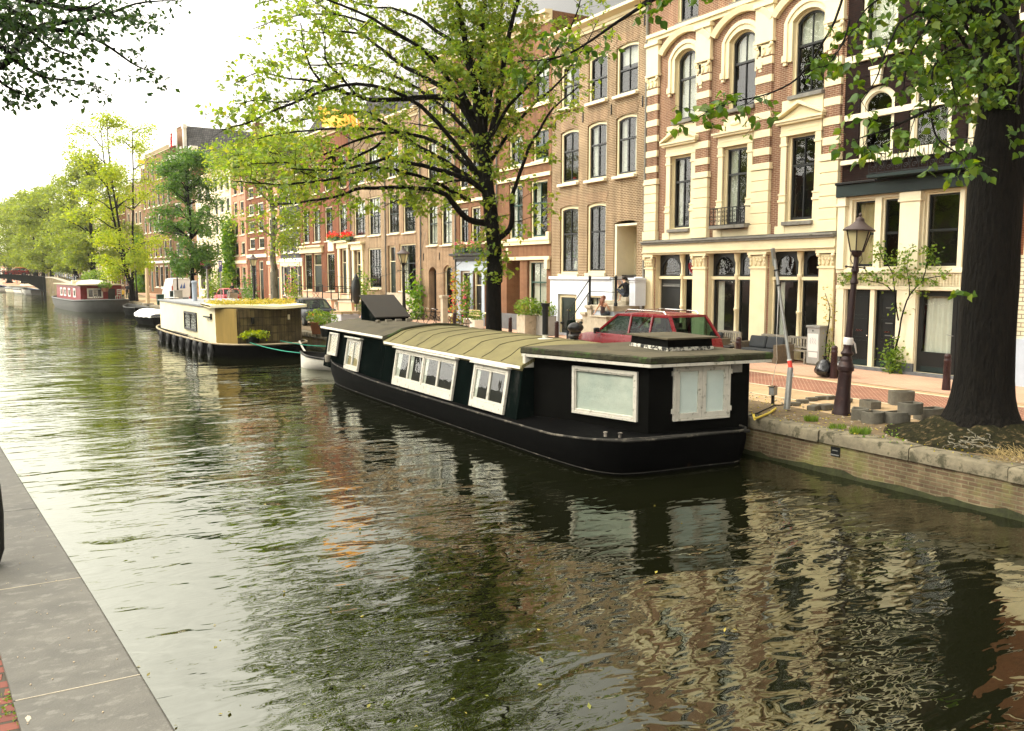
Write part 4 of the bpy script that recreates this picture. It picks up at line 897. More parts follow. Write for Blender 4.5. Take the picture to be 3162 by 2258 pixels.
# further houses, placed by where their edges show along the row
def span(pa, pb, label, Htop_px, brickm, ncol, floors, gfh=4.2, case='pale_cream', roof=None, ww=.62, gf='mixed', cor_m='pale_cream', gm=None, fh=None, sash='green_black_paint'):
    Y0, Y1 = fac_y(pa), fac_y(pb); xm = (pa+pb)/2; Ym = fac_y(xm)
    H = at_x(xm,Htop_px,fac_x(Ym)).z if Htop_px is not None else 15.
    W_ = math.hypot(fac_x(Y0)-fac_x(Y1),Y0-Y1); cw = (W_-.5)/ncol; wins = []; r = random.Random(int(pa*7+pb)); fh = fh or (H-gfh-1.)/floors
    for f in range(floors):
        for c in range(ncol):
            u = .25+cw*c+cw*(1-ww)/2; z = gfh+.55+f*fh
            wins.append(dict(o=(u,u+cw*ww,z,z+fh*.68),kw=dict(cols=2,trans=(.5,),sash=sash,pane=r.choice(['dark_pane','grey_pane','grey_pane']),curtain=None,cw=.16,sw=.05)))
    g = []
    for c in range(ncol):
        u = .25+cw*c+cw*.14
        if (c == ncol-1 or (ncol > 4 and c == 1)): g.append(dict(o=(u,u+min(1.6,cw*.72),.3,gfh-.7),k='door',light=.8,m=r.choice(['green_black_paint','dark_green_paint','black_paint'])))
        else: g.append(dict(o=(u,u+cw*.72,1.,gfh-.7),k='win',kw=dict(cols=2,trans=(.6,),pane='dark_pane',cw=.15)))
    h, W_ = row_house(label,Y0,Y1,H,brickm,wins,g,case=case,far=True,roof=roof,trim=[(0,W_,.14,gfh-.35,gfh)],cor_m=cor_m)
    if gm: MB().box(.02,.25,-.05,-.003,0,gfh-.35).box(W_-.25,W_-.02,-.05,-.003,0,gfh-.35).box(.02,W_-.02,-.09,-.003,gfh-.75,gfh-.36).build('shop_front',gm,h)
    return h, W_
span(868,937,'black rendered house with three white windows over a cream shop front',545,'black_render',3,3,4.6,gm='cream_paint',case='white_paint')
span(828,867,'narrow salmon pink house with white corner strips, left of the black house',560,'salmon_render',2,3,4.4)
span(766,827,'rust brown brick house with tall white windows behind the pale trunked tree',540,'brick_red',2,4,5.2)
span(722,765,'salmon and ochre house next to the ivy column',520,'salmon_render',2,4,4.6)
span(664,721,'cream rendered house with many pale windows beside the ivy column',505,'cream_render',3,4,4.6,case='white_paint')
span(612,663,'white painted house below the big tiled roof',540,'cream_render',2,4,4.6,case='white_paint')
hg, wg = span(540,611,'house with a dark tiled roof and a white scrolled neck gable',520,'brick_far_brown',2,4,5.,case='white_paint')
def neck_gable():
    Hh = max(v.co.z for v in hg.children[0].data.vertices); q = MB(); c = wg/2; r = 1.45; top = 7.
    q.box(c-r,c+r,-.05,.4,Hh+.002,Hh+top-1.2,0); q.prism([(c-r-.2,Hh+top-1.2),(c+r+.2,Hh+top-1.2),(c,Hh+top+.3)],-.15,.4,'y',1)
    q.box(c-.6,c+.6,-.1,-.051,Hh+1.2,Hh+3.2,1); q.build('neck_gable',['brick_far_brown','white_paint'],hg,bevel=.03)
    for sg in (-1,1):
        q = MB(); q.box(c+sg*(r+.25)-.25,c+sg*(r+.25)+.25,-.12,.3,Hh+.002,Hh+top-1.6,1); q.box(c+sg*(r+.3)-.4,c+sg*(r+.3)+.4,-.2,.35,Hh+top-1.6,Hh+top-1.1,1); q.ell((c+sg*(r+.8),.05,Hh+.9),.7,.2,.9,12,8,1); q.build('gable_scroll',['brick_far_brown','white_paint'],hg,smooth=40); q = MB()
        q.box(c+sg*(wg/2-.6)-.45,c+sg*(wg/2-.6)+.45,-.2,.5,Hh+.002,Hh+2.2,1); q.box(c+sg*(wg/2-.6)-.6,c+sg*(wg/2-.6)+.6,-.3,.6,Hh+2.2,Hh+2.6,1); q.build('corner_pier',['brick_far_brown','white_paint'],hg)
    b = MB(); y1 = 16.; zr = Hh+6.; b.add([(0,.41,Hh+.01),(wg,.41,Hh+.01),(wg,y1,Hh+.01),(0,y1,Hh+.01),(c,.41,zr),(c,y1,zr)],[(1,2,5,4),(3,0,4,5),(0,1,4),(2,3,5)]); b.build('roof','tiled_roof',hg)
    b = MB(); b.box(c-.3,c+1.2,10,11.2,zr-1.5,zr+1.2,0)
    for k in range(3): b.lathe([(.14,zr+1.2),(.12,zr+1.75)],8,(c+.0+.42*k,10.6,0),1)
    b.build('chimney',['brick_far_brown','terracotta'],hg)
neck_gable()
hb, wb = span(448,539,'broad brown brick house with rows of pale windows and a cream attic cornice',455,'brick_far_brown',6,4,5.,ww=.5,case='white_paint')
span(398,447,'brick house with striped flag poles, right of the yellow green tree',560,'brick_orange',4,4,4.4,ww=.6)
span(345,397,'brick house with a teal shop front and balcony behind the far trees',600,'brick_red',4,4,4.6,gm='teal_paint')
span(300,344,'pale cream corner house with a shop front behind the far trees',610,'cream_render',4,4,4.6,gm='cream_paint',case='white_paint')
span(252,299,'cream house with close set white windows seen between far trunks',630,'cream_render',5,4,4.4,case='white_paint',ww=.55)
span(205,251,'pinkish brick house seen between far trunks',640,'brick_rose',5,4,4.4,case='white_paint',ww=.55)
span(160,204,'pale grey house with white windows near the bridge end',650,'cream_render',5,4,4.4,case='white_paint',ww=.55)
span(110,159,'orange brick house beyond the bridge rail',660,'brick_orange',5,4,4.4,case='white_paint',ww=.55)
span(60,109,'sand coloured house beyond the bridge, behind the red car',670,'cream_render',5,4,4.4,ww=.55)
span(5,59,'peach coloured house beyond the bridge at the left edge',680,'salmon_render',5,4,4.4,ww=.55)
# houses of the near bank, seen only mirrored in panes and water
for k,(y0,y1,bm) in enumerate(((4,14,'brick_brown'),(14,24,'brick_red'),(24,33,'brick_dark'),(33,45,'brick_brown'),(45,58,'brick_red'))):
    h = thing('canal_house',['brown brick house on the near bank','red brick house on the near bank','dark brick house on the near bank','wide brown brick house on the near bank','wide red brick house on the near bank'][k],'house',(-13,y0,1),R(90),'houses of the near bank')
    ww_ = y1-y0; nc = int(ww_/2.4); cw = ww_/nc; ops = [op(cw*c+.6,cw*c+cw-.6,1.+3.4*f,3.2+3.4*f) for c in range(nc) for f in range(3)]
    b = MB(); wall_mesh(b,ww_,11.,ops,depth=8); b.build('wall',bm,h)
    for o in ops: window(h,o,sill=None,pane='dark_pane')
# ---------------------------------------------------------------- boats
mat('boat_hull_black', (.003,.003,.003), rough=.7, spec=.02, var=.4, scale=2, bump=.004, bscale=5, spots=(.03,.016,.009), spot_scale=1.6, spot_at=.68)
mat('boat_wall_dark', (.003,.0055,.0048), spec=.0, rough=.5, var=.5, scale=1.4, bump=.003, spots=(.02,.021,.019), spot_scale=1.3, spot_at=.6, stretch=(1,1,.5))
mat('boat_wall_black', (.004,.004,.0035), rough=.6, var=.3, scale=2, bump=.002, spec=.03)
mat('felt_olive', (.16,.138,.058), rough=.95, var=.22, scale=1.6, bump=.006, bscale=20, spots=(.125,.11,.05), spot_scale=1.1, spot_at=.6)
mat('felt_brown', (.08,.067,.04), rough=.95, var=.3, scale=1.6, bump=.006, bscale=20, spots=(.05,.043,.024), spot_scale=1.4, spot_at=.58)
mat('mossy_edge', (.035,.033,.016), rough=.98, var=.6, scale=6, bump=.03, bscale=16, spots=(.035,.06,.012), spot_scale=2.5, spot_at=.56)
mat('hatch_brown', (.028,.022,.016), rough=.75, var=.3, scale=3, bump=.003, bscale=30)
mat('rail_worn', (.25,.22,.18), rough=.8, var=.35, scale=6, spots=(.05,.045,.04), spot_scale=4, spot_at=.55)
mat('boat_rail', (.028,.026,.022), rough=.8, var=.5, scale=5, spots=(.13,.115,.09), spot_scale=2.6, spot_at=.58, spec=.15)
mat('peeling_paint', (.6,.57,.48), rough=.8, var=.2, scale=8, spots=(.02,.02,.018), spot_scale=7, spot_at=.5)
mat('paper_screen', (.34,.41,.36), rough=.85, var=.1, scale=1.2, bump=.03, bscale=2.5, col2=(.46,.5,.42))
mat('frosted_screen', (.62,.7,.66), rough=.6, var=.14, scale=1.2)
mat('yellow_cladding', (.62,.46,.17), rough=.7, var=.2, scale=2, stretch=(1,1,.15), spots=(.3,.2,.08), spot_scale=3, spot_at=.66)
mat('cream_cladding', (.84,.76,.5), rough=.6, var=.1, scale=1.5, spots=(.55,.42,.22), spot_scale=2.5, spot_at=.7)
mat('patched_panel', (.1,.075,.035), rough=.7, var=.5, scale=1.6, spots=(.15,.11,.05), spot_scale=1.2, spot_at=.56)
mat('patched_light', (.17,.13,.055), rough=.75, var=.35, scale=2)
mat('roof_grey', (.25,.26,.27), rough=.8, var=.15)
mat('boat_red', (.22,.014,.018), rough=.45, var=.2, scale=2)
mat('hull_grey', (.065,.065,.06), rough=.6, var=.25, scale=1.5)
mat('rope_green', (.03,.3,.2), rough=.8, var=.2)
mat('rope_white', (.55,.52,.45), rough=.9, var=.2)
mat('deck_beige', (.42,.34,.22), rough=.85, var=.25)
mat('navy_cover', (.03,.05,.1), rough=.8, var=.2)

class Panel:
    def __init__(s, O, U, V): s.O = Vector(O); s.U = Vector(U).normalized(); s.V = Vector(V).normalized(); s.N = s.U.cross(s.V).normalized()
    def p(s,u,v,w): return s.O+s.U*u+s.V*v+s.N*w
    def box(s,b,u0,u1,v0,v1,w0,w1,m=0): b.hexa([s.p(u0,v0,w0),s.p(u1,v0,w0),s.p(u1,v0,w1),s.p(u0,v0,w1),s.p(u0,v1,w0),s.p(u1,v1,w0),s.p(u1,v1,w1),s.p(u0,v1,w1)],m)
    def quad(s,b,u0,u1,v0,v1,w,m=0): b.quad(s.p(u0,v0,w),s.p(u1,v0,w),s.p(u1,v1,w),s.p(u0,v1,w),m)
def boat_window(root, P, u0,u1,v0,v1, lights=2, pairs=1, fw=.07, frame='old_white_paint', pane='window_glass', back='room_dark', curtain=None, header=True, sillh=.12, name='window', bar=.05):
    """frame standing proud of the boat's side; pane, backing and cloth set in it"""
    b = MB(); P.box(b,u0,u0+fw,v0,v1,.002,.07); P.box(b,u1-fw,u1,v0,v1,.002,.07); P.box(b,u0+fw,u1-fw,v1-fw,v1,.002,.07); P.box(b,u0+fw,u1-fw,v0,v0+sillh,.002,.075)
    w = (u1-u0-2*fw)/pairs
    for k in range(pairs):
        a = u0+fw+w*k
        if k: P.box(b,a-.05,a+.05,v0+sillh,v1-fw,.002,.075)
        x0,x1 = a+(.05 if k else 0), a+w-(.05 if k < pairs-1 else 0); lw = (x1-x0)/lights
        for j in range(lights):
            q0,q1 = x0+lw*j,x0+lw*(j+1); P.box(b,q0+.004,q0+bar,v0+sillh+.004,v1-fw-.004,.004,.055); P.box(b,q1-bar,q1-.004,v0+sillh+.004,v1-fw-.004,.004,.055); P.box(b,q0+bar,q1-bar,v1-fw-bar,v1-fw-.004,.004,.055); P.box(b,q0+bar,q1-bar,v0+sillh+.004,v0+sillh+bar+.02,.004,.055)
    if header: P.box(b,u0-.12,u1+.06,v1+.004,v1+.055,.002,.15)
    f = b.build(name,frame,root,world=True,bevel=.006)
    g = MB(); P.quad(g,u0+.03,u1-.03,v0+.03,v1-.03,.03); g.build('pane',pane,f,world=root)
    if back:
        g = MB(); P.quad(g,u0+.03,u1-.03,v0+.03,v1-.03,.006); g.build('screen',back,f,world=root)
    if curtain:
        for a0,a1 in curtain:
            c = MB(); n = 14; aa = u0+(u1-u0)*a0; bb = u0+(u1-u0)*a1
            top = [P.p(aa+(bb-aa)*i/n,v1-.05,.016+.007*math.sin(i*1.9)) for i in range(n+1)]; bot = [P.p(aa+(bb-aa)*(.75*i/n),v0+.1,.016+.007*math.sin(i*1.9+.5)) for i in range(n+1)]
            c.add(bot+top,[(i,i+1,n+2+i,n+1+i) for i in range(n)]); c.build('curtain','curtain_cloth',f,smooth=60,world=root)
    return f
def hull_from_outline(root, out, zr, bottoms, mname='boat_hull_black', deck='hatch_brown', rail=None, rail_r=.06, cx=None):
    """out: plan outline (x,y) at the rail; zr(x,y): rail height; bottoms: list of (z, inset)"""
    n = len(out); cxm = sum(p[0] for p in out)/n; cym = sum(p[1] for p in out)/n
    def inset(p,i,d):
        a, c = out[i-1], out[(i+1)%n]; t = Vector((c[0]-a[0],c[1]-a[1],0)).normalized(); nn = Vector((-t.y,t.x,0))
        if nn.dot(Vector((cxm-p[0],cym-p[1],0))) < 0: nn = -nn
        return p[0]+nn.x*d, p[1]+nn.y*d
    rings = []
    for z,d in bottoms:
        rings.append([Vector((*inset(p,i,d),z)) for i,p in enumerate(out)])
    rings.append([Vector((p[0],p[1],zr(*p))) for p in out])
    b = MB(); b.loft(rings,True,True); b.build('hull',mname,root,world=True,smooth=40)
    if rail:
        b = MB(); r = rings[-1]; k = [Vector((*inset((p.x,p.y),i,.02),p.z+rail_r*.6)) for i,p in enumerate(r)]; b.tube(k+[k[0]],rail_r,8); b.build('gunwale',rail,root,world=True,smooth=60)
def smooth_outline(P, k=3):
    for _ in range(k):
        Q = []
        for i in range(len(P)):
            a, c = P[i], P[(i+1)%len(P)]; Q += [(a[0]*.75+c[0]*.25,a[1]*.75+c[1]*.25),(a[0]*.25+c[0]*.75,a[1]*.25+c[1]*.75)]
        P = Q
    return P

def black_houseboat():
    B = thing('houseboat','long black houseboat with white framed windows and an olive felt roof, moored nearest','houseboat',(11.9,22.,WZ),0,'houseboats along the far quay')
    out = smooth_outline([(13.7,13.3),(12.2,13.45),(10.75,13.5),(10.1,13.8),(9.83,14.8),(9.83,19),(9.83,26),(9.9,29.6),(10.1,31.2),(10.8,32.8),(11.7,33.3),(12.7,32.7),(13.4,31),(13.65,27),(13.75,20),(13.8,15)],2)
    zr = lambda x,y: -.24+.11*max(0,min(1,(15.6-y)/1.6))+.32*max(0,(y-24)/9)**2
    hull_from_outline(B,out,zr,[(-1.5,.5),(-1.0,.22),(-.86,.14),(-.55,.04),(-.35,0)],rail='boat_rail',rail_r=.028)
    b = MB(); lo = [(p[0],p[1]) for p in out]
    k = [Vector((p[0]-.0,p[1],-.6+.0)) for p in out]
    # walls: middle and bow part lean inward
    xb, xt = 10.06, 10.27
    def wall(yb,yf,z0,z1,m,nm,tap=0):
        x1 = xb+(xt-xb)*(z1+.25)/1.25; q = MB(); q.hexa([(xb,yf,z0),(13.5,yf,z0),(13.5-tap,yb,z0),(xb+tap,yb,z0),(x1,yf,z1),(13.3,yf,z1),(13.3-tap,yb,z1),(x1+tap,yb,z1)]); q.build(nm,m,B,world=True,bevel=.015)
    wall(26.0,17.4,-.3,1.0,'boat_wall_dark','cabin_wall'); wall(32.2,26.02,-.3,1.15,'boat_wall_dark','cabin_wall',.12)
    q = MB(); q.box(10.2,10.28,17.5,32,-.26,-.16); q.build('side_plank','felt_brown',B,world=True,bevel=.01)
    def roof(ya,yb,prof,m,nm,nseg=1,tap=0):
        q = MB(); rings = []
        for j in range(nseg+1):
            y = ya+(yb-ya)*j/nseg; t = tap*j/nseg; rings.append([Vector((12+(x-12)*(1-t*.05),y,z)) for x,z in prof]+[Vector((12+(x-12)*(1-t*.05)*.98,y,z-.07)) for x,z in prof[::-1]])
        q.loft(rings,True,True); return q.build(nm,m,B,world=True,smooth=28)
    roof(17.38,26.06,[(10.2,1.0),(10.22,1.07),(10.5,1.2),(10.85,1.36),(11.1,1.41),(11.6,1.47),(12.1,1.5),(12.7,1.47),(13.2,1.36),(13.45,1.2),(13.6,1.02)],'felt_olive','cabin_roof',12)
    roof(26.1,32.6,[(10.2,1.14),(10.23,1.2),(10.55,1.29),(11.1,1.38),(11.7,1.45),(12.2,1.46),(12.8,1.42),(13.3,1.3),(13.6,1.16)],'felt_brown','cabin_roof',8,1)
    prof = [(10.23,1.085),(10.5,1.21),(10.85,1.37),(11.1,1.42),(11.6,1.48),(12.1,1.51),(12.7,1.48),(13.2,1.37),(13.45,1.21)]
    q = MB()
    for j in range(8):
        y = 18.4+j*1.02; pts = [(x,y+.16*(1 if x > 10.8 else 0),z) for x,z in prof]; q.tube(pts,.008,5)
    q.build('roof_seam','felt_brown',B,world=True)
    q = MB(); pr2 = [(x,26.05,z+.02) for x,z in prof]; q.tube([(10.3,26.05,1.04)]+pr2+[(13.55,26.05,1.05)],.05,6); q.build('roof_lip','mossy_edge',B,world=True,smooth=60)
    q = MB(); q.box(10.2,10.24,17.45,26.0,.975,1.045); q.build('eaves_trim','white_paint',B,world=True); q = MB(); q.box(10.2,10.24,26.12,32.5,1.12,1.19); q.build('eaves_trim','white_paint',B,world=True)
    # stern cabin with a canted side
    A = Vector((11.4,14.2,0)); D = Vector((.992,-.13,0)).normalized(); Lk = Vector((-.254,.967,0)).normalized()
    pts = [A, A+D*2.54, Vector((13.62,17.5,0)), A+Lk*3.45]
    q = MB(); q.hexa([p+Vector((0,0,-.28)) for p in pts]+[p+Vector((.0,0,1.34)) for p in pts]); q.build('stern_wall','boat_wall_black',B,world=True,bevel=.012)
    rp = [(11.27,13.98),(14.33,13.6),(14.15,17.5),(10.28,17.55)]
    q = MB(); rng = random.Random(4); n = 26; ringb = []; per = []
    for i in range(4):
        a, c = rp[i], rp[(i+1)%4]
        for k in range(n): t = k/n; per.append((a[0]+(c[0]-a[0])*t,a[1]+(c[1]-a[1])*t))
    rings = []
    for z,d,jz in ((1.335,.015,0),(1.36,0,.008),(1.455,0,.014),(1.485,.03,.01),(1.497,.12,.004)):
        rr = []
        for i,(x,y) in enumerate(per):
            vx,vy = 12.5-x,15.6-y; l = math.hypot(vx,vy); j = noise.noise(Vector((x*4,y*4,z*7))); rr.append(Vector((x+vx/l*(d*1.3)+.012*j,y+vy/l*(d*1.3)+.012*j,z+jz*j)))
        rings.append(rr)
    q.loft(rings[:4],True,False,0); q.loft(rings[3:],True,False,1); q.add([p for p in rings[-1]],[tuple(range(len(per)))],1); q.add([p for p in rings[0]],[tuple(range(len(per)))[::-1]],0)
    q.build('stern_roof',['mossy_edge','felt_brown'],B,world=True)
    q = MB(); pp = [Vector((x,y,1.3)) for x,y in rp]; cc = Vector((12.5,15.6,1.3))
    for i in (3,0): a,c = pp[i]+(cc-pp[i])*.012, pp[(i+1)%4]+(cc-pp[(i+1)%4])*.012; q.bar(a,c,.03,.062)
    q.build('roof_trim','old_white_paint',B,world=True)
    MB().box(10.3,10.55,17.38,17.5,1.0,1.33).build('corner_block','old_white_paint',B,world=True,bevel=.02)
    # windows
    PL = Panel((xb,33,-.25),(0,-1,0),(.166,0,.986)); PL.N = Vector((-.986,0,.166))
    boat_window(B,PL,8.08,12.25,.06,1.16,2,2,.08,curtain=((0.02,.12),(.27,.33),(.5,.58)),sillh=.2)
    boat_window(B,PL,13.28,15.05,.08,1.17,2,1,.09,curtain=((.02,.2),),sillh=.18)
    boat_window(B,PL,3.6,4.98,.12,1.2,2,1,.07,curtain=((0.02,.2),(.45,.6)),back='curtain_warm',sillh=.1)
    boat_window(B,PL,1.6,2.58,.46,1.28,1,1,.055,header=False,back='curtain_warm',sillh=.06,bar=.02)
    PS = Panel((A.x,A.y,0),-Lk,(0,0,1)); PS.N = Vector((-.967,-.254,0))
    boat_window(B,PS,-2.07,-.26,.08,1.14,1,1,.075,frame='old_white_paint',pane='clear_glass',back='paper_screen',header=False,sillh=.06,bar=.03)
    PF = Panel((A.x,A.y,0),D,(0,0,1)); PF.N = Vector((-.13,-.992,0))
    boat_window(B,PF,.58,2.0,.09,1.29,2,1,.05,frame='old_white_paint',pane='clear_glass',back='frosted_screen',header=False,sillh=.04,bar=.1,name='double_door')
    q = MB(); PF.box(q,2.06,2.33,1.06,1.26,.002,.012)
    for k in range(7): PF.box(q,2.08,2.185,1.085+.024*k,1.097+.024*k,.012,.024); PF.box(q,2.205,2.31,1.085+.024*k,1.097+.024*k,.012,.024)
    q.build('vent_grille','galvanised',B,world=True)
    q = MB()
    for z in (.25,1.05): PF.box(q,2.0,2.025,z,z+.1,.0,.085); PF.box(q,.55,.575,z,z+.1,.0,.085)
    q.build('hinge','old_white_paint',B,world=True)
    # companion hatch wedge on the bow roof, timber blocks before it
    q = MB(); x0,x1,y0,y1 = 11.55,12.85,30.2,31.7; q.hexa([(x0,y0,1.36),(x1,y0,1.36),(x1,y1,1.36),(x0,y1,1.36),(x0,y0,1.6),(x1,y0,1.6),(x1,y1,2.3),(x0,y1,2.3)]); hb_ = q.build('companion_hatch','boat_wall_dark',B,world=True,bevel=.01)
    q = MB(); q.hexa([(x0-.05,y0-.1,1.56),(x1+.05,y0-.1,1.56),(x1+.05,y1+.05,2.33),(x0-.05,y1+.05,2.33),(x0-.05,y0-.1,1.6),(x1+.05,y0-.1,1.6),(x1+.05,y1+.05,2.37),(x0-.05,y1+.05,2.37)]); q.build('hatch_lid','hatch_brown',B,world=True,bevel=.008)
    for k,(x,r_) in enumerate(((11.45,.9),(11.86,.1),(12.22,.05),(12.62,-.05))):
        q = MB(); q.obox((x,29.75-.05*k,1.46+.01*k),.24,.1,.1,rz=r_); q.build('timber_block','wood_grey',B,world=True,bevel=.01)
    q = MB(); q.lathe([(.2,1.46),(.2,1.5),(.1,1.51)],16,(12.05,19.3,0),1); q.lathe([(.075,1.5),(.075,1.62)],16,(12.05,19.3,0),1); q.lathe([(.08,1.6),(.08,2.2),(.095,2.2),(.095,2.25),(.08,2.25),(.08,2.33),(.11,2.33),(.11,2.39),(.135,2.4),(.135,2.42)],16,(12.05,19.3,0),0); q.build('stove_pipe',['black_paint','old_white_paint'],B,world=True,smooth=35)
    # skylight box on the stern roof
    bp = [(12.4,14.82),(13.58,14.68),(13.78,16.25),(12.6,16.4)]; c = Vector((13.09,15.54,0))
    def ringp(s,z): return [Vector((c.x+(x-c.x)*s,c.y+(y-c.y)*s,z)) for x,y in bp]
    q = MB(); q.loft([ringp(1.02,1.48),ringp(1.02,1.56),ringp(1.0,1.575)],True,True); q.build('skylight_base','peeling_paint',B,world=True)
    q = MB(); q.loft([ringp(.99,1.57),ringp(.97,1.745)],True,True); sk = q.build('skylight_box','boat_wall_black',B,world=True)
    q = MB(); q.loft([ringp(1.13,1.75),ringp(1.13,1.79)],True,True); q.build('skylight_lid','felt_brown',B,world=True,bevel=.006)
    for (x,y) in ((10.42,14.35),(10.62,14.12)):
        q = MB(); q.lathe([(.035,-.13),(.03,-.05),(.045,-.05),(.045,-.03),(.02,-.02)],10,(x,y,0)); q.build('mooring_bollard','rail_worn',B,world=True,smooth=40)
    q = MB(); q.tube([(10.05,14.3,-.15),(10.35,13.86,-.12),(10.9,13.62,-.1),(12.2,13.56,-.12),(13.5,13.42,-.14)],.036,8); q.build('rubbing_strake','boat_rail',B,world=True,smooth=60)
    q = MB(); cc = Vector((11.9,22,0)); ring = []   # pale scum line just above the water
    for i,p in enumerate(out):
        a_,c_ = out[i-1],out[(i+1)%len(out)]; t_ = Vector((c_[0]-a_[0],c_[1]-a_[1],0)).normalized(); n_ = Vector((-t_.y,t_.x,0)); n_ = n_ if n_.dot(cc-Vector((p[0],p[1],0))) > 0 else -n_; ring.append(Vector((p[0]+n_.x*.115,p[1]+n_.y*.115,-.79)))
    q.tube(ring+[ring[0]],.012,5); q.build('scum_line','boat_rail',B,world=True)
    q = MB(); q.lathe([(.13,-.1),(.15,.1),(.12,.16)],10,(10.2,31.6,0)); q.build('stem_post','wood_grey',B,world=True,smooth=40)
    return B
black_houseboat()

def yellow_houseboat():
    B = thing('houseboat','cream and yellow houseboat with sedum on its roof and tyres along its side','houseboat',(10.4,50,WZ),0,'houseboats along the far quay')
    out = smooth_outline([(12.9,42.2),(11,41.9),(9.5,42.2),(8.6,43.2),(8.2,45),(7.9,50),(7.7,55),(7.7,58),(8.4,60.6),(10,61.4),(11.8,60.6),(12.4,58),(12.7,52),(12.9,46)],2)
    hull_from_outline(B,out,lambda x,y:-.24+.12*max(0,(y-54)/7),[(-1.5,.5),(-.86,.2),(-.5,.04)],rail='deck_beige',rail_r=.05)
    zb,zt = -.25,1.5
    q = MB(); P = [(8.65,43.9),(8.05,58.),(12.3,58.),(12.5,44.2)]; q.prism(P[::-1],zb,zt); q.build('cabin_wall','cream_cladding',B,world=True)
    q = MB(); c0,c1 = Vector((8.64,43.95,0)),Vector((9.4,42.82,0)); n = 9; d = (c1-c0); nn = Vector((d.y,-d.x,0)).normalized()*-1
    nn = Vector((-1,-.6,0)).normalized(); pts = []
    for i in range(n*4+1): t = i/(n*4); pts.append(c0+d*t+nn*(.045+.04*math.sin(t*n*2*math.pi)))
    lo = [p+Vector((0,0,zb)) for p in pts]; hi = [p+Vector((-.03,-.02,zt)) for p in pts]; m = len(pts); q.add(lo+hi,[(i,i+1,m+i+1,m+i) for i in range(m-1)])
    q.build('corrugated_panel','yellow_cladding',B,world=True,smooth=70)
    q = MB(); q.prism([(9.42,42.8),(12.62,43.3),(12.5,44.5),(8.7,43.95)],zb,zt-.004); q.build('front_wall','patched_panel',B,world=True)
    q = MB(); F = Panel((9.42,42.8,0),(3.2,.5,0),(0,0,1)); F.N = Vector((.154,-.988,0))
    for i in range(17):
        F.box(q,.05+.19*i,.062+.19*i,-.2,1.45,.002,.014)
    for z in (.28,.66,1.04): F.box(q,.02,2.9,z,z+.02,.002,.016)
    q.build('panel_batten','hatch_brown',B,world=True)
    r = random.Random(8); q = MB()
    for i in range(6):
        for j in range(4):
            if r.random() < .3: F.quad(q,.12+.4*i,.42+.4*i,-.12+.38*j,.22+.38*j,.006)
    q.build('patched_pane','patched_light',B,world=True)
    q = MB(); F.box(q,.62,.74,.75,1.05,.02,.14); q.build('wall_lamp','black_paint',B,world=True,bevel=.01)
    q = MB(); F.box(q,2.5,2.62,.9,1.15,.02,.06); q.build('house_mark','pale_cream',B,world=True,bevel=.02)
    # roofs
    q = MB(); q.prism([(8.45,46.5),(7.95,58.3),(12.5,58.3),(12.65,46.5)][::-1],1.5,1.57); q.build('flat_roof','roof_grey',B,world=True)
    q = MB(); n = 20; P0,P1 = Vector((8.3,43.6,1.5)),Vector((12.8,42.9,1.5)); fr = []
    for i in range(n+1): t = i/n; p = P0+(P1-P0)*t; p.y -= .5*math.sin(t*math.pi)*.9; p.z += .05*math.sin(t*2*math.pi+.4); fr.append(p)
    bk = [Vector((8.4+(12.7-8.4)*i/n,46.6,1.56)) for i in range(n+1)]; q.loft([[a for a in fr],[a+Vector((0,.02,.13)) for a in fr],[a+Vector((0,0,.1)) for a in bk],[a for a in bk]],False,False); q.add(fr+bk,[tuple(list(range(n+1))+list(range(2*n+1,n,-1)))]); q.build('front_roof','cream_cladding',B,world=True,smooth=30)
    pts = []; r = random.Random(2)
    for _ in range(3600):
        t = r.random(); s = r.random()**1.4; x = 8.55+3.95*t; y = 43.35-.45*math.sin(t*math.pi)+.25+s*2.9; pts.append((x,y,1.66+.26*r.random()*(.6+.4*math.sin(x*5)*math.sin(y*4))))
    leaves('roof_sedum',pts,.085,'sedum_leaf',B,seed=3,droop=-.4,detail=0)
    q = MB(); q.lathe([(.14,1.57),(.14,2.6),(.18,2.62),(.18,2.72),(.13,2.74)],14,(9.4,53.8,0)); q.build('stove_pipe','blue_grey_paint',B,world=True,smooth=35)
    Pn = Panel((8.65,43.9,0),(.6,-14.1,0),(0,0,1)); Pn.N = Vector((-1,-.04,0)); Pn.U = Vector((.0425,-.999,0)); # towards the bow end
    boat_window(B,Pn,-7.1,-4.2,.12,1.12,2,1,.07,frame='black_paint',pane='window_glass',back='room_dark',header=False,sillh=.06,bar=.04)
    q = MB(); Pn.box(q,-2.1,-.9,.98,1.06,.1,.18); Pn.box(q,-1.0,-.9,.9,1.2,.002,.1); q.build('wall_lamp','black_paint',B,world=True)
    k = 0
    for y in (43.9,45.1,46.4,47.9,49.6,51.4,53.2,55.2):
        x = 8.2-.5*(y-45)/13 if y > 45 else 8.42-.28*(y-43.9)/1.1
        tb = MB(); rings = []; R0,r0 = .3,.115
        for i in range(18):
            a = 2*math.pi*i/18; rings.append([Vector((x-.13+r0*math.cos(b_)*.8,y+(R0+r0*math.sin(b_))*math.cos(a),-.6+(R0+r0*math.sin(b_))*math.sin(a))) for b_ in [2*math.pi*j/10 for j in range(10)]])
        rings.append(rings[0]); tb.loft(rings,True,False); tb.build('tyre_fender','rubber',B,world=True,smooth=60)
    q = MB()
    for (x,y,l,a) in ((8.25,52,3.5,.03),(8.22,48.5,2.2,-.03)): q.obox((x,y,-.16),.09,l,.05,rz=a)
    q.build('deck_plank','wood_grey',B,world=True)
    return B
yellow_houseboat()
fp = thing('fern_pot','bright green fern in a black tub on the yellow houseboat foredeck','potted plant',(10.0,42.45,-.2))
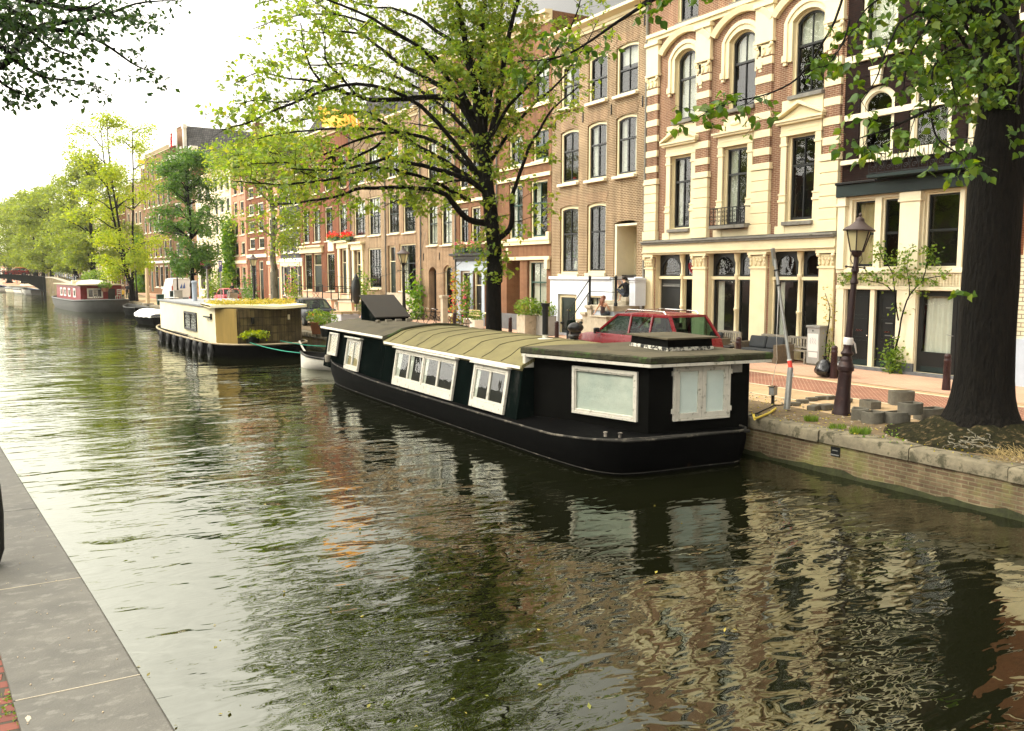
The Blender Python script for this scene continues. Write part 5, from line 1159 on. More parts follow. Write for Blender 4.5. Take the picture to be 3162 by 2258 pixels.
MB().lathe([(.28,0),(.36,.32),(.38,.36),(.3,.36)],14).build('tub','black_paint',fp,smooth=40)
def fronds(parent,n,l,c,seed,m='shrub_leaf'):
    r = random.Random(seed); P = []
    for k in range(n):
        a = r.random()*6.28; e = r.uniform(.4,1.2); ll = l*r.uniform(.7,1.1)
        for i in range(14):
            t = i/13; rad = ll*t*math.cos(e*(1-t*.8)); z = ll*(t*math.sin(e)-.55*t*t)
            for s in (-1,1): P.append((c[0]+math.cos(a)*rad-math.sin(a)*s*.05*(1-t),c[1]+math.sin(a)*rad+math.cos(a)*s*.05*(1-t),c[2]+max(z,-.1)))
    return leaves('fronds',P,.13,m,parent,seed=seed,droop=.1,detail=0,world=False)
fronds(fp,40,.72,(0,0,.36),5,'elm_leaf_fresh')

def red_houseboat():
    B = thing('houseboat','red wooden houseboat with white window frames and a grey hull, farthest of the houseboats','houseboat',(8.2,110,WZ),0,'houseboats along the far quay')
    out = smooth_outline([(11.2,100.5),(9.5,99.2),(7.4,99.3),(6,100.8),(5.4,104),(4.6,112),(4.3,120),(5.,124),(6.8,125.5),(8.8,124),(9.8,118),(10.8,108)],2)
    hull_from_outline(B,out,lambda x,y:.25+.1*max(0,(102-y)/3),[(-1.5,.6),(-.86,.25),(-.3,.05)],mname='hull_grey',deck='deck_beige',rail='hull_grey',rail_r=.1)
    q = MB(); q.prism([(6.5,103.2),(10.7,105),(9.3,121),(5.0,120.5)],.2,1.85); q.build('cabin_wall','boat_red',B,world=True)
    q = MB(); PLk = Panel((6.5,103.2,0),(1.5,-17.3,0),(0,0,1)); PLk.N = Vector((-.997,-.086,0)); PF = Panel((6.5,103.2,0),(4.2,1.8,0),(0,0,1)); PF.N = Vector((.394,-.919,0))
    for k in range(7): PLk.box(q,-17.3,-.02,.42+.2*k,.435+.2*k,.002,.02); PF.box(q,.02,4.5,.42+.2*k,.435+.2*k,.002,.02)
    q.build('wall_boards','boat_red',B,world=True)
    for u in (-14,-11.2,-8.0,-4.4): boat_window(B,PLk,u,u+1.5,.55,1.5,1,1,.18,frame='white_paint',pane='dark_pane',back=None,header=False,sillh=.12,bar=.02)
    boat_window(B,PF,.7,2.4,.5,1.55,1,1,.12,frame='white_paint',pane='dark_pane',back='curtain_warm',header=False,sillh=.1,bar=.03)
    q = MB(); PF.box(q,3.0,3.8,.3,1.5,.003,.03); q.build('door','black_paint',B,world=True)
    q = MB(); q.prism([(6.2,102.6),(11.0,104.6),(9.5,121.6),(4.7,121)],1.85,1.98); q.build('roof','deck_beige',B,world=True,bevel=.02)
    q = MB(); q.ell((8,108,2.0),1.6,2.6,.45,16,8); q.build('skylight_dome','white_paint',B,world=True,smooth=60)
    q = MB(); q.box(6.3,7.6,113,115,1.98,2.3); q.build('roof_box','pale_cream',B,world=True,bevel=.03)
    return B
red_houseboat()
for lab,x,y,z,n,sz,mm in (('bushy pale flowering plants on the red houseboat roof',8.6,112.5,2.0,900,1.5,'shrub_leaf'),('green plant hanging at the red houseboat front window',8.9,103.6,1.2,260,.75,'shrub_leaf')):
    t = thing('potted_plant',lab,'potted plant',(x,y,z),0,'plants on the red houseboat'); MB().lathe([(.3,0),(.4,.4),(.3,.4)],12).build('pot','terracotta',t,smooth=40); leaves('foliage',blob_pts((0,0,.7),sz,n,int(x*10),(1,1,.6)),.22,mm,t,seed=3,detail=0,world=False)
# chairs standing on the red houseboat's foredeck
for k,(x,y,rz_) in enumerate(((7.9,101.6,.4),(10.1,102.4,-.5))):
    t = thing('wooden_chair',['brown wooden chair before the white framed window of the red houseboat','brown wooden chair beside the dark door of the red houseboat'][k],'chair',(x,y,.3),rz_,'chairs on the red houseboat')
    MB().box(-.25,.25,-.25,.25,.42,.47).build('seat','wood_grey',t,bevel=.01)
    for sx in (-1,1):
        for sy in (-1,1): MB().box(sx*.22-.03,sx*.22+.03,sy*.22-.03,sy*.22+.03,0,.42).build('leg','wood_grey',t)
    b = MB(); b.box(-.25,-.19,.19,.25,.47,1.15); b.box(.19,.25,.19,.25,.47,1.15)
    for z in (.65,.85,1.05): b.box(-.19,.19,.2,.24,z,z+.12)
    b.build('backrest','wood_grey',t)

def open_boat(name,label,cat,loc,rz,Ln,Bm,fb=.45,hullm='white_paint',inm='hatch_brown',cover=None,group=None,rim='navy_cover',bowp=.5,deck=.0,benches=2):
    t = thing(name,label,cat,loc,rz,group); n = 24; st = []
    ys = [-Ln/2+Ln*i/n for i in range(n+1)]
    def hw(y):
        s = (y+Ln/2)/Ln
        return Bm/2*(min(1,(.72+.28*min(1,s/.3)))*(1-max(0,(s-bowp)/(1-bowp))**2.2))
    def zr(y): s = (y+Ln/2)/Ln; return fb*(1+.45*max(0,s-.5)**1.5*2)
    rings = []
    for y in ys:
        w = max(hw(y),.015); z = zr(y); rings.append([Vector((-w,y,z)),Vector((-w*.96,y,z*.45)),Vector((-w*.8,y,0.)),Vector((-w*.35,y,-.3)),Vector((w*.35,y,-.3)),Vector((w*.8,y,0)),Vector((w*.96,y,z*.45)),Vector((w,y,z))])
    b = MB(); b.loft(rings,False,False); b.add(rings[0],[tuple(range(8))]); b.build('hull',hullm,t,smooth=50)
    b = MB(); inn = [[Vector((v.x*.93,v.y,v.z-.0 if i in (0,7) else max(v.z,-.1)+.06)) for i,v in enumerate(r)] for r in rings]; b.loft(inn,False,False); b.build('inside',inm,t,smooth=50)
    for s in (0,7):
        pass
    b = MB(); path = [r[0] for r in rings]+[r[7] for r in rings[::-1]]; b.tube(path+[path[0]],.045,6); b.build('gunwale',rim,t,smooth=60)
    if cover:
        b = MB(); rr = []
        for i,r in enumerate(rings):
            w = abs(r[0].x)+.05; z = r[0].z+.02; s = i/n; h = .42*math.sin(math.pi*min(1,max(.08,s)))**.6
            rr.append([Vector((-w,r[0].y,z-.16-.03*math.sin(i*1.7))),Vector((-w,r[0].y,z)),Vector((-w*.6,r[0].y,z+h*.75)),Vector((0,r[0].y,z+h)),Vector((w*.6,r[0].y,z+h*.75)),Vector((w,r[0].y,z)),Vector((w,r[0].y,z-.16-.03*math.sin(i*2.1)))])
        b.loft(rr,False,False); b.add(rr[0],[tuple(range(7))]); b.build('tarpaulin',cover,t,smooth=50)
    else:
        for k in range(benches):
            y = -Ln*.25+Ln*.45*k/max(1,benches-1) if benches > 1 else 0; w = hw(y)*.9; MB().box(-w,w,y-.13,y+.13,fb*.62,fb*.62+.04).build('bench','deck_beige',t,bevel=.008)
    return t
dg = open_boat('dinghy','small white dinghy with a black rim, floating behind the black houseboat','dinghy',(11.9,35.8,WZ),R(38),3.6,1.75,.5,hullm='white_paint',inm='black_paint',rim='black_paint',bowp=.55)
open_boat('covered_boat','small boat under a white tarpaulin, beyond the yellow houseboat','boat',(9.9,75.4,WZ),R(8),5.6,2.5,.75,hullm='boat_hull_black',cover='white_cloth',group='small boats on the canal')
open_boat('small_boat','dark grey open boat between the white covered boat and the red houseboat','boat',(10.55,92.5,WZ),R(10),4.6,1.9,.75,hullm='boat_hull_black',inm='hull_grey',rim='hull_grey',group='small boats on the canal')
far = [(3.6,187,'white open motor boat just under the bridge','white_paint','navy_cover'),(2.2,197,'pale boat with a dark canopy, second beyond the bridge','white_paint','black_paint'),(.8,206,'cream boat with an arched dark cover beyond the bridge','pale_cream','black_paint'),(-.6,217,'brown boat beyond the bridge','wood_grey','navy_cover'),(-2.,229,'blue covered boat, farthest beyond the bridge','blue_grey_paint','navy_cover')]
for x,y,lb,hm,cm in far: open_boat('moored_boat',lb,'boat',(x,y,WZ),R(12),7.5,3.,.95,hullm=hm,cover=cm if 'cover' in lb or 'canopy' in lb else None,inm='navy_cover',rim=hm,group='boats beyond the bridge')

# ropes between the boats and the quay
def rope(label,a,b_,sag,r=.014,m='rope_green',name='mooring_rope',group='green mooring ropes'):
    a,b_ = Vector(a),Vector(b_); q = MB(); q.tube([a+(b_-a)*t+Vector((0,0,-sag*4*t*(1-t))) for t in [i/16 for i in range(17)]],r,6); return tag(q.build(name,m,smooth=60),label,'rope',group)
rope('green rope from the yellow houseboat to the white dinghy bow',(9.8,42.2,-.1),(11.2,37.4,-.3),.1,.022)
rope('green rope from the yellow houseboat to the quay wall',(11.2,42.,-.05),(13.9,39.5,-.18),.15,.02)
rope('thick pale rope hanging at the yellow houseboat bow',(12.1,41.9,-.1),(12.2,40.6,-.72),.12,.05,'rope_white',group='pale mooring ropes')
# ---------------------------------------------------------------- trees
def pl(px, d0, d1):      # limb seen along pixel points, running from depth d0 to d1
    n = len(px); return [at_d(x,y,d0+(d1-d0)*i/(n-1)) for i,(x,y) in enumerate(px)]
def resample(P, k=4, wob=0., seed=0):
    out = []; n = len(P)
    for i in range(n-1):
        p0,p1,p2,p3 = P[max(i-1,0)],P[i],P[i+1],P[min(i+2,n-1)]
        for j in range(k):
            t = j/k; q = .5*((2*p1)+(p2-p0)*t+(2*p0-5*p1+4*p2-p3)*t*t+(3*p1-p0-3*p2+p3)*t**3)
            if wob: q = q+Vector([wob*noise.noise(q*1.7+Vector((seed,a*9,0))) for a in range(3)])
            out.append(q)
    out.append(P[-1]); return out
class Tree:
    def __init__(s, seed, leaf_gap=.12, spread=.1): s.b = MB(); s.tips = []; s.r = random.Random(seed); s.gap = leaf_gap; s.spread = spread; s.seed = seed
    def limb(s, P, r0, r1, n=8, k=4, wob=.06):
        Q = resample([Vector(p) for p in P],k,wob,s.seed); m = len(Q); s.b.tube(Q,[r0+(r1-r0)*(i/(m-1))**.85 for i in range(m)],n); return Q
    def twig(s, p, d, ln, r, level, grav=.0, leafy=True):
        rr = s.r; seg = max(3,int(ln/.16)); pts = [Vector(p)]; d = d.normalized()
        for i in range(seg):
            d = (d+Vector((rr.gauss(0,.16),rr.gauss(0,.16),rr.gauss(0,.12)-grav))).normalized(); pts.append(pts[-1]+d*(ln/seg))
        s.b.tube(pts,[max(r*(1-.8*i/seg),.0035) for i in range(seg+1)],5 if r > .02 else 3,cap=False)
        if level > 0:
            nb = max(2,int(ln*(2.6 if level > 1 else 4.)))
            for k in range(nb):
                t = rr.uniform(.2,1.); i = min(int(t*seg),seg-1); q = pts[i]+(pts[i+1]-pts[i])*(t*seg-i)
                ax = (pts[i+1]-pts[i]).normalized(); o = Vector((rr.gauss(0,1),rr.gauss(0,1),rr.gauss(0,.55))); o -= ax*o.dot(ax)
                if o.length < .05: continue
                nd = ax*rr.uniform(.3,.9)+o.normalized(); s.twig(q,nd,ln*rr.uniform(.35,.6)*(1.1-.4*t),r*.36,level-1,grav,leafy)
        if leafy and level <= 1:
            L_ = ln*(1 if level == 0 else .6); st = seg*(0 if level == 0 else .4); c = max(2,int(L_/s.gap))
            for k in range(c):
                t = st+(seg-st)*rr.random(); i = min(int(t),seg-1); q = pts[i]+(pts[i+1]-pts[i])*(t-i); s.tips.append(q+Vector((rr.gauss(0,s.spread),rr.gauss(0,s.spread),rr.gauss(0,s.spread)*.7-s.spread*.3)))
    def dress(s, Q, n, ln, r, level=2, t0=.15, grav=.02, up=0., side=None, cone=.5):
        rr = s.r; m = len(Q)
        for k in range(n):
            t = t0+(1-t0)*((k+rr.random())/n); i = min(int(t*(m-1)),m-2); p = Q[i]; ax = (Q[i+1]-Q[i]).normalized()
            o = Vector((rr.gauss(0,1),rr.gauss(0,1),rr.gauss(0,.6)+up)); o -= ax*o.dot(ax)*.6
            if side is not None: o += side
            s.twig(p,(ax*cone+o.normalized()).normalized(),ln*rr.uniform(.55,1.1)*(1.1-.45*t),r*(1-.5*t),level,grav)
    def build(s, name, label, base, barkm, leafm, lsize, group=None, detail=0, droop=.35, extra=None, aspect=.6, up=.5, cat='tree'):
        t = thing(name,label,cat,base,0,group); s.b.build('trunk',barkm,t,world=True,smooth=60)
        leaves('crown',[tuple(p) for p in s.tips]+(extra or []),lsize,leafm,t,seed=s.seed,droop=droop,detail=detail,aspect=aspect,up=up); return t

def flare(b, base, r, h, n=28, seed=0, roots=5, spread=.9, lean=(0,0), top=None, m=0):
    """tapering trunk with root flare and ridged bark"""
    rings = []; ph = [2*math.pi*i/roots+random.Random(seed+i).uniform(-.4,.4) for i in range(roots)]
    zs = [-.15,0,.06,.14,.25,.4,.6,.85,1.15]+[1.5+.25*i for i in range(int((h-1.5)/.25)+1)]
    for z in zs:
        ring = []; f = math.exp(-max(z,0)/.33)
        for k in range(n):
            a = 2*math.pi*k/n; lobe = sum(max(0,math.cos(a-p))**6 for p in ph); rad = r*(1-.12*min(1,z/h))*(1+f*(.35+spread*lobe))
            rad *= 1+.06*noise.noise(Vector((math.cos(a)*3.2,math.sin(a)*3.2,z*.5+seed)))+.035*noise.noise(Vector((math.cos(a)*9,math.sin(a)*9,z*.9+seed)))
            ring.append(Vector((base[0]+lean[0]*z+rad*math.cos(a),base[1]+lean[1]*z+rad*math.sin(a),base[2]+z)))
        rings.append(ring)
    b.loft(rings,True,True,m)

# ---- the big elm in the middle
def middle_elm():
    T = Tree(11,leaf_gap=.055,spread=.08); D = 31.3
    flare(T.b,(15.0,27.5,0),.3,3.2,24,3,5,.5)
    L_ = []
    tr = T.limb([Vector((15,27.5,2.9)),at_d(1528,800,D),at_d(1524,735,D),at_d(1510,620,D),at_d(1497,515,D),at_d(1487,421,D)],.3,.21,14,4,.03)
    up1 = T.limb(pl([(1487,430),(1470,300),(1454,211),(1426,70),(1405,-60),(1385,-260)],D,D-.5),.18,.06)
    up2 = T.limb(pl([(1490,450),(1492,300),(1487,122),(1495,-40),(1500,-250)],D,D+.8),.18,.06)
    up3 = T.limb(pl([(1497,500),(1535,330),(1567,136),(1592,20),(1640,-150)],D,D-1.2),.13,.05)
    up4 = T.limb(pl([(1510,560),(1500,380),(1530,200),(1560,-60)],D,D+2.5),.11,.04)
    L_ += [(up1,20,2.4),(up2,20,2.4),(up3,16,2.2),(up4,16,2.2)]
    limbs = [
     ([(1515,690),(1446,679),(1399,627),(1362,595),(1259,580),(1118,583),(1048,604),(931,623),(837,632)],D,D-3.5,.13,.02,20),
     ([(1505,600),(1441,552),(1352,527),(1259,501),(1202,489),(1118,510),(1001,527),(900,520)],D,D-4.5,.11,.02,16),
     ([(1505,590),(1441,545),(1352,487),(1282,449),(1226,412),(1165,365),(1118,346),(978,363),(880,380)],D,D+1.5,.13,.018,14),
     ([(1226,412),(1156,417),(1071,445),(978,485),(912,487),(830,470)],D-.3,D-1.5,.06,.014,12),
     ([(1190,428),(1120,478),(1048,505),(1024,487),(950,538),(900,505),(800,505),(720,520)],D-.5,D-3.5,.05,.012,14),
     ([(1497,470),(1427,328),(1352,300),(1282,304),(1156,309),(1099,295),(1034,276),(987,248),(954,197),(936,131),(926,70)],D,D-2,.13,.015,18),
     ([(1099,295),(1053,239),(1010,183),(1001,120),(985,50)],D-1,D-2.4,.05,.012,9),
     ([(997,257),(870,236),(800,225),(720,260)],D-1.6,D-3,.04,.01,10),
     ([(1015,272),(978,267),(890,313),(767,314),(697,370)],D-1.5,D-3.6,.045,.01,12),
     ([(1487,440),(1418,312),(1305,234),(1240,201),(1179,154),(1118,108),(1062,98),(978,103),(890,90)],D,D+2.5,.12,.014,16),
     ([(1118,108),(1060,55),(1010,30),(940,-10),(860,-20)],D+1.5,D+2.6,.04,.012,9),
     ([(1462,240),(1408,140),(1352,98),(1282,51),(1212,28),(1118,14),(1050,-20)],D,D+1.2,.1,.014,12),
     ([(1530,745),(1567,712),(1581,674),(1581,609),(1604,538),(1637,449),(1670,398),(1703,342),(1731,314),(1790,260)],D,D-1.5,.11,.02,14),
     ([(1500,520),(1560,430),(1640,330),(1720,260),(1800,150),(1850,60)],D,D+2.5,.08,.014,15),
     ([(1497,480),(1420,420),(1330,390),(1250,380)],D,D+4,.08,.014,12),
     ([(1497,480),(1400,360),(1250,250),(1100,200),(960,200),(850,160)],D,D+5,.09,.014,16),
     ([(1500,460),(1570,330),(1680,210),(1760,90),(1800,-30)],D,D-3.5,.08,.014,14),
     ([(1490,400),(1380,210),(1230,110),(1060,50),(900,50),(780,90)],D,D+4,.09,.014,16),
     ([(1500,560),(1400,560),(1300,590),(1180,640)],D,D+3,.06,.012,8),
     ([(1495,560),(1350,440),(1180,400),(1000,400),(830,420),(720,450)],D,D+3.5,.09,.014,18),
     ([(1495,560),(1300,330),(1100,260),(900,320),(760,380),(680,400)],D,D-5,.09,.014,20),
     ([(1480,380),(1330,180),(1150,60),(960,-10),(800,10)],D,D-4,.09,.014,16),
     ([(1450,620),(1330,560),(1180,520),(1000,560),(850,570),(720,560)],D,D-6,.08,.012,16),
    ]
    for P,d0,d1,r0,r1,n in limbs: L_.append((T.limb(pl(P,d0,d1),r0,r1,7,4,.05),n,1.45))
    side = Vector((-.25,.1,0))
    for Q,n,ln in L_: T.dress(Q,int(n*1.75),ln,.02,2,.2,.03,.1,side*.5)
    for k in range(170):                  # leafy shoots on the old trunk below the fork
        i = T.r.randrange(len(tr)); p = tr[i]; a = T.r.random()*6.28; 
        if T.r.random() < .75: T.twig(p,Vector((math.cos(a),math.sin(a),.2)),T.r.uniform(.4,.9),.008,0,.05)
    up = blob_pts((13.6,27.6,16.6),6.8,11000,5,(1,1,.55),.2)+blob_pts((11.5,30,15.5),4.5,5000,6,(1,1,.5),.2)
    return T.build('elm_tree','big elm on the far quay with wide drooping limbs of fresh leaves, mid picture',(15,27.5,0),'bark','elm_leaf',.18,'elms along the far quay',0,.4,extra=[p for p in up if p[2] > 12.6+(p[1]-27)*.25])
middle_elm()

# ---- the thick trunk at the right, leaves hanging before it
def right_tree():
    T = Tree(23,leaf_gap=.08,spread=.06); bx,by = 16.3,10.05
    flare(T.b,(bx,by,0),.52,5.6,44,9,6,.75,m=0)
    tr = T.limb([Vector((bx,by,5.3)),Vector((bx+.03,by,6.4)),Vector((bx,by+.1,8)),Vector((bx-.1,by+.2,10.5)),Vector((bx,by,13.5))],.47,.2,16,4,.03)
    T.limb([Vector((bx+.2,by-.2,4.9)),Vector((bx+.65,by-.75,5.15)),Vector((bx+1.2,by-1.5,5.5)),Vector((bx+1.9,by-2.6,6.2))],.2,.1,10)
    limbs = [  # boughs coming off toward the canal and the viewer, tips hanging in view
     ([(3040,120),(2900,-60),(2700,-120),(2480,-60),(2250,-10),(2060,-15),(1932,47),(1834,122),(1712,178),(1600,190)],16.5,17.5,.09,.01,24,1.0,.78),
     ([(3040,160),(2850,-80),(2650,-100),(2580,60),(2500,200),(2440,260),(2330,300),(2210,335),(2140,380)],16,13.,.035,.005,13,.7,.7),
     ([(3040,260),(2960,110),(2870,40),(2790,60),(2740,150),(2700,250),(2650,330)],16,13.,.035,.006,18,.7,.2),
     ([(3050,230),(2960,150),(2890,200),(2870,330),(2890,420),(2950,470),(3010,500),(3060,520)],15.5,12.5,.03,.005,18,.6,.2),
     ([(2890,330),(2810,370),(2740,400),(2680,420),(2620,440)],13.6,12.4,.03,.005,12,.55,.1),
     ([(3060,180),(3090,60),(3120,80),(3150,200),(3140,330)],16,13.,.07,.008,9,.6,.2),
     ([(3040,120),(2960,20),(2880,-40),(2780,-30),(2680,20),(2620,110),(2570,200)],16,14,.035,.006,20,.75,.3),
     ([(3050,100),(3000,-20),(2920,-90),(2700,-160),(2450,-140),(2250,-90),(2080,-40),(1960,20)],16,15.5,.12,.01,14,.7,.75),
     ([(3040,90),(2960,60),(2920,120),(2930,220),(2950,300)],15.8,14.6,.03,.008,18,.7,.2),
     ([(3060,60),(3040,40),(3010,110),(3030,210),(3060,300)],15.6,14.6,.03,.008,16,.6,.2),
     ([(3040,80),(2980,10),(2900,30),(2840,110),(2800,200),(2790,280)],15.8,14.,.03,.008,16,.7,.25),
     ([(2620,60),(2600,140),(2560,200),(2520,210)],14.5,14,.02,.006,7,.5,.2),
    ]
    for P,d0,d1,r0,r1,n,ln,t0 in limbs:
        Q = T.limb(pl(P,d0,d1),r0,r1,7,4,.04); T.dress(Q,n,ln,.012,1,t0,.05,-.15)
    for k in range(40):                    # crown above the frame
        a = T.r.random()*6.28; i = T.r.randrange(len(tr)//2,len(tr)); Q = T.limb([tr[i],tr[i]+Vector((math.cos(a)*1.5,math.sin(a)*1.5,.8)),tr[i]+Vector((math.cos(a)*3.4,math.sin(a)*3.4,1.4))],.06,.015,5,3); T.dress(Q,4,1.3,.015,1,.3,.03)
    for k in range(60):
        px,py = T.r.uniform(2820,3200),T.r.uniform(-80,330); px = max(px,2830+py*.35); T.twig(at_d(px,py,T.r.uniform(14.3,17.5)),Vector((T.r.gauss(0,1),T.r.gauss(0,1),-.3)),.8,.008,1,.08)
    q = T.tips
    for k in range(9): q.append(at_d(2940+k*8+T.r.uniform(-6,6),905+T.r.uniform(-8,14),15.3))
    up = blob_pts((14.6,10.8,13.2),6.2,11000,7,(1,1,.62),.15)
    return T.build('linden_tree','dark thick trunked linden at the right edge with large leaves hanging before it',(bx,by,0),'bark','linden_leaf',.14,None,1,.75,aspect=.8,up=.2,extra=[p for p in up if p[2] > 9.2])
right_tree()
# the mossy mound of roots and dead leaves around it
def mound():
    b = MB(); rings = []; n = 40
    for rr,z in ((1.75,.016),(1.45,.07),(1.15,.16),(.9,.26),(.7,.36)):
        ring = []
        for k in range(n):
            a = 2*math.pi*k/n; j = noise.noise(Vector((math.cos(a)*2,math.sin(a)*2,rr*2))); ring.append(Vector((16.25+(rr+.2*j)*math.cos(a)*1.,10.05+(rr+.2*j)*math.sin(a)*1.05,z+.06*noise.noise(Vector((math.cos(a)*5,math.sin(a)*5,rr*5)))*(1 if z > .02 else 0))))
        rings.append(ring)
    b.loft(rings,True,True); o = b.build('moss','moss',smooth=60); tag(o,kind='stuff')
mound()

# ---- the dark bough hanging in at top left, from a tree on the near bank
def near_bank_tree():
    T = Tree(31,leaf_gap=.1,spread=.08); bx,by = -5.2,11.5
    flare(T.b,(bx,by,1),.35,4.5,24,4,5,.6)
    tr = T.limb([Vector((bx,by,5.2)),Vector((bx+.2,by,7)),Vector((bx,by+.3,9.5)),Vector((bx,by,12.5))],.3,.12,12)
    D = 15.
    limbs = [([(-420,330),(-200,200),(0,205),(80,100),(200,70),(330,50),(420,12),(560,5)],D-2,D+2,.1,.008,26,.8,.3),
     ([(-420,330),(-200,150),(-60,60),(60,85),(170,95),(280,115),(400,190),(480,225)],D-2,D+2,.09,.008,28,.8,.3),
     ([(-420,350),(-260,220),(-100,120),(0,140),(60,200),(140,240),(230,250),(300,270)],D-2,D+.5,.08,.007,26,.7,.3),
     ([(-400,300),(-200,60),(0,-40),(180,20),(300,30),(400,60),(470,75)],D-1,D+2.5,.08,.008,20,.75,.3),
     ([(-420,360),(-200,260),(-60,215),(20,265),(60,285),(110,300)],D-2,D,.05,.006,13,.5,.4),
     ([(-420,340),(-220,120),(-80,-20),(100,10),(240,25),(330,-10)],D-3,D-1,.08,.008,20,.8,.3),
     ([(-400,320),(-200,170),(-80,70),(30,60),(150,140),(220,170)],D-3,D-1,.06,.008,24,.8,.3),
     ([(-400,320),(-200,120),(-60,20),(60,30),(140,60)],D-3.5,D-2,.06,.008,26,.8,.3)]
    for P,d0,d1,r0,r1,n,ln,t0 in limbs: Q = T.limb(pl(P,d0,d1),r0,r1,6,4,.05); T.dress(Q,int(n*1.75),ln,.01,1,t0,.04,0)
    for k in range(26):
        a = T.r.random()*6.28; i = T.r.randrange(len(tr)//3,len(tr)); Q = T.limb([tr[i],tr[i]+Vector((math.cos(a)*1.5,math.sin(a)*1.5,.9)),tr[i]+Vector((math.cos(a)*3.2,math.sin(a)*3.2,1.6))],.06,.015,5,3); T.dress(Q,3,1.2,.015,1,.3,.03)
    return T.build('near_bank_tree','dark leafy boughs reaching in from the near bank at top left',(bx,by,1),'bark','dark_bough_leaf',.115,'trees of the near bank',0,.5,aspect=.62)
near_bank_tree()

# ---- trees with full crowns further along
def crown_tree(name,label,base,trunk_h,top,width,leafm,lsize,nleaf,seed,barkm='bark',r=.22,group='elms along the far quay',stems=1,narrow=1.,nl=40,cs=1.):
    """tapering trunk, forking limbs, leaves gathered in clumps on the limb ends"""
    T = Tree(seed,leaf_gap=.3,spread=.3); bx,by,bz = base; H = top-bz; rr = T.r
    flare(T.b,base,r,trunk_h*.6,16,seed,4,.5)
    starts = []
    for s_ in range(stems):
        o = Vector((0,0,0)) if stems == 1 else Vector((rr.uniform(-1,1),rr.uniform(-1,1),0))*.12*H
        P = [Vector((bx,by,bz+trunk_h*.55)),Vector((bx,by,bz+trunk_h))+o*.25,Vector((bx,by,bz+trunk_h+(H-trunk_h)*.5))+o*.8,Vector((bx,by,bz+H*.93))+o]
        Q = T.limb(P,r*.9/(1 if stems == 1 else 1.25),.03,8,4,.12); starts.append(Q)
    clumps = []
    for k in range(nl):
        Q = starts[k%stems]; t = rr.uniform(.28,.95); i = min(int(t*(len(Q)-1)),len(Q)-2); p = Q[i]; h = (p.z-bz-trunk_h)/(H-trunk_h); a = k*2.4+rr.uniform(-.4,.4)
        prof = max(.15,(math.sin(min(1,max(0,h*.85+.2))*math.pi))**.7); reach = width/2*prof*rr.uniform(.6,1.05)
        e = p+Vector((math.cos(a)*reach,math.sin(a)*reach,reach*rr.uniform(.1,.6)*narrow))
        if e.z > top: e.z = top-rr.random()*.5
        m = (p+e)/2+Vector((0,0,.12*reach)); QQ = T.limb([p,m,e],r*.26,.012,5,4,.15)
        for j in range(4): q = QQ[min(len(QQ)-1,int(len(QQ)*(.45+.18*j)))]; clumps.append((q+Vector((rr.gauss(0,.25),rr.gauss(0,.25),rr.gauss(0,.2)))*(1 if j else 1),(rr.uniform(.6,1.2)*width*.1+.25)*cs))
    for j in range(8): Q = starts[j%stems]; clumps.append((Q[-1-j//2]+Vector((rr.gauss(0,.3),rr.gauss(0,.3),0)),.07*width+.25))
    rg = np.random.default_rng(seed); P = []; per = nleaf//len(clumps)
    for c,cr in clumps:
        n = int(per*rr.uniform(.5,1.5)); d = rg.normal(size=(n,3)); d /= np.linalg.norm(d,axis=1)[:,None]; rad = cr*rg.random(n)**.5; P.append(np.array(c)+d*rad[:,None]*np.array([1,1,.85]))
    P = np.concatenate(P)
    t = thing(name,label,'tree',base,0,group); T.b.build('trunk',barkm,t,world=True,smooth=60); leaves('crown',P,lsize,leafm,t,seed=seed,droop=.3,detail=0); return t
crown_tree('young_tree','compact dark green tree with a slim bare trunk, beyond the yellow houseboat',(13.8,79.8,0),3.6,14.4,6.6,'dark_leaf',.22,18000,41,'bark',.24,narrow=1.3,nl=80,cs=.8)
crown_tree('young_elm','small elm with a pale spotted trunk behind the yellow houseboat',(14.5,55.5,0),5.5,12.4,7.5,'elm_leaf',.18,11000,42,'bark_pale',.27)
crown_tree('elm_tree','airy yellow green elm with several stems, left of the dark green tree',(12.2,109,0),3.5,22.,10.5,'elm_leaf_fresh',.28,13000,43,'bark',.33,stems=3,narrow=1.4)
crown_tree('elm_tree','elm with a thick dark trunk beside the red houseboat',(10.4,137,0),5.,20.5,13,'far_leaf',.36,15000,44,'bark',.55)
labs = ['elm with a dark leaning trunk at the bridge end','elm with a straight trunk just left of the leaning one','elm behind the bridge railing, third from the red houseboat','elm behind the red car on the bridge','elm farthest left beyond the bridge','broad elm whose crown fills the gap above the bridge','pale elm far beyond the bridge']
for k,(px,d,zt,w_,g) in enumerate(((163,165,20,13,0),(136,176,21,13,0),(112,190,21,14,.9),(75,200,20,14,.9),(30,212,20,14,.9),(235,150,22,12,0),(55,250,25,18,.6))):
    p = at_d(px,880,d); crown_tree('elm_tree',labs[k],(p.x,p.y,g),4.5,zt,w_,'far_leaf',.42,12000,50+k,'bark',.5)
for k,(x,y,zt,w_,lf) in enumerate(((-5.2,58,14.5,9.5,'elm_leaf_fresh'),(-10.5,96,17,11,'far_leaf'),(-6,34,15,8.5,'elm_leaf'))):
    crown_tree('near_bank_tree',['elm on the near bank reaching in at the left edge','elm on the near bank farther along, left edge','elm on the near bank outside the left edge'][k],(x,y,1.),4.,zt,w_,lf,.24,7000,70+k,'bark',.3,group='trees of the near bank')
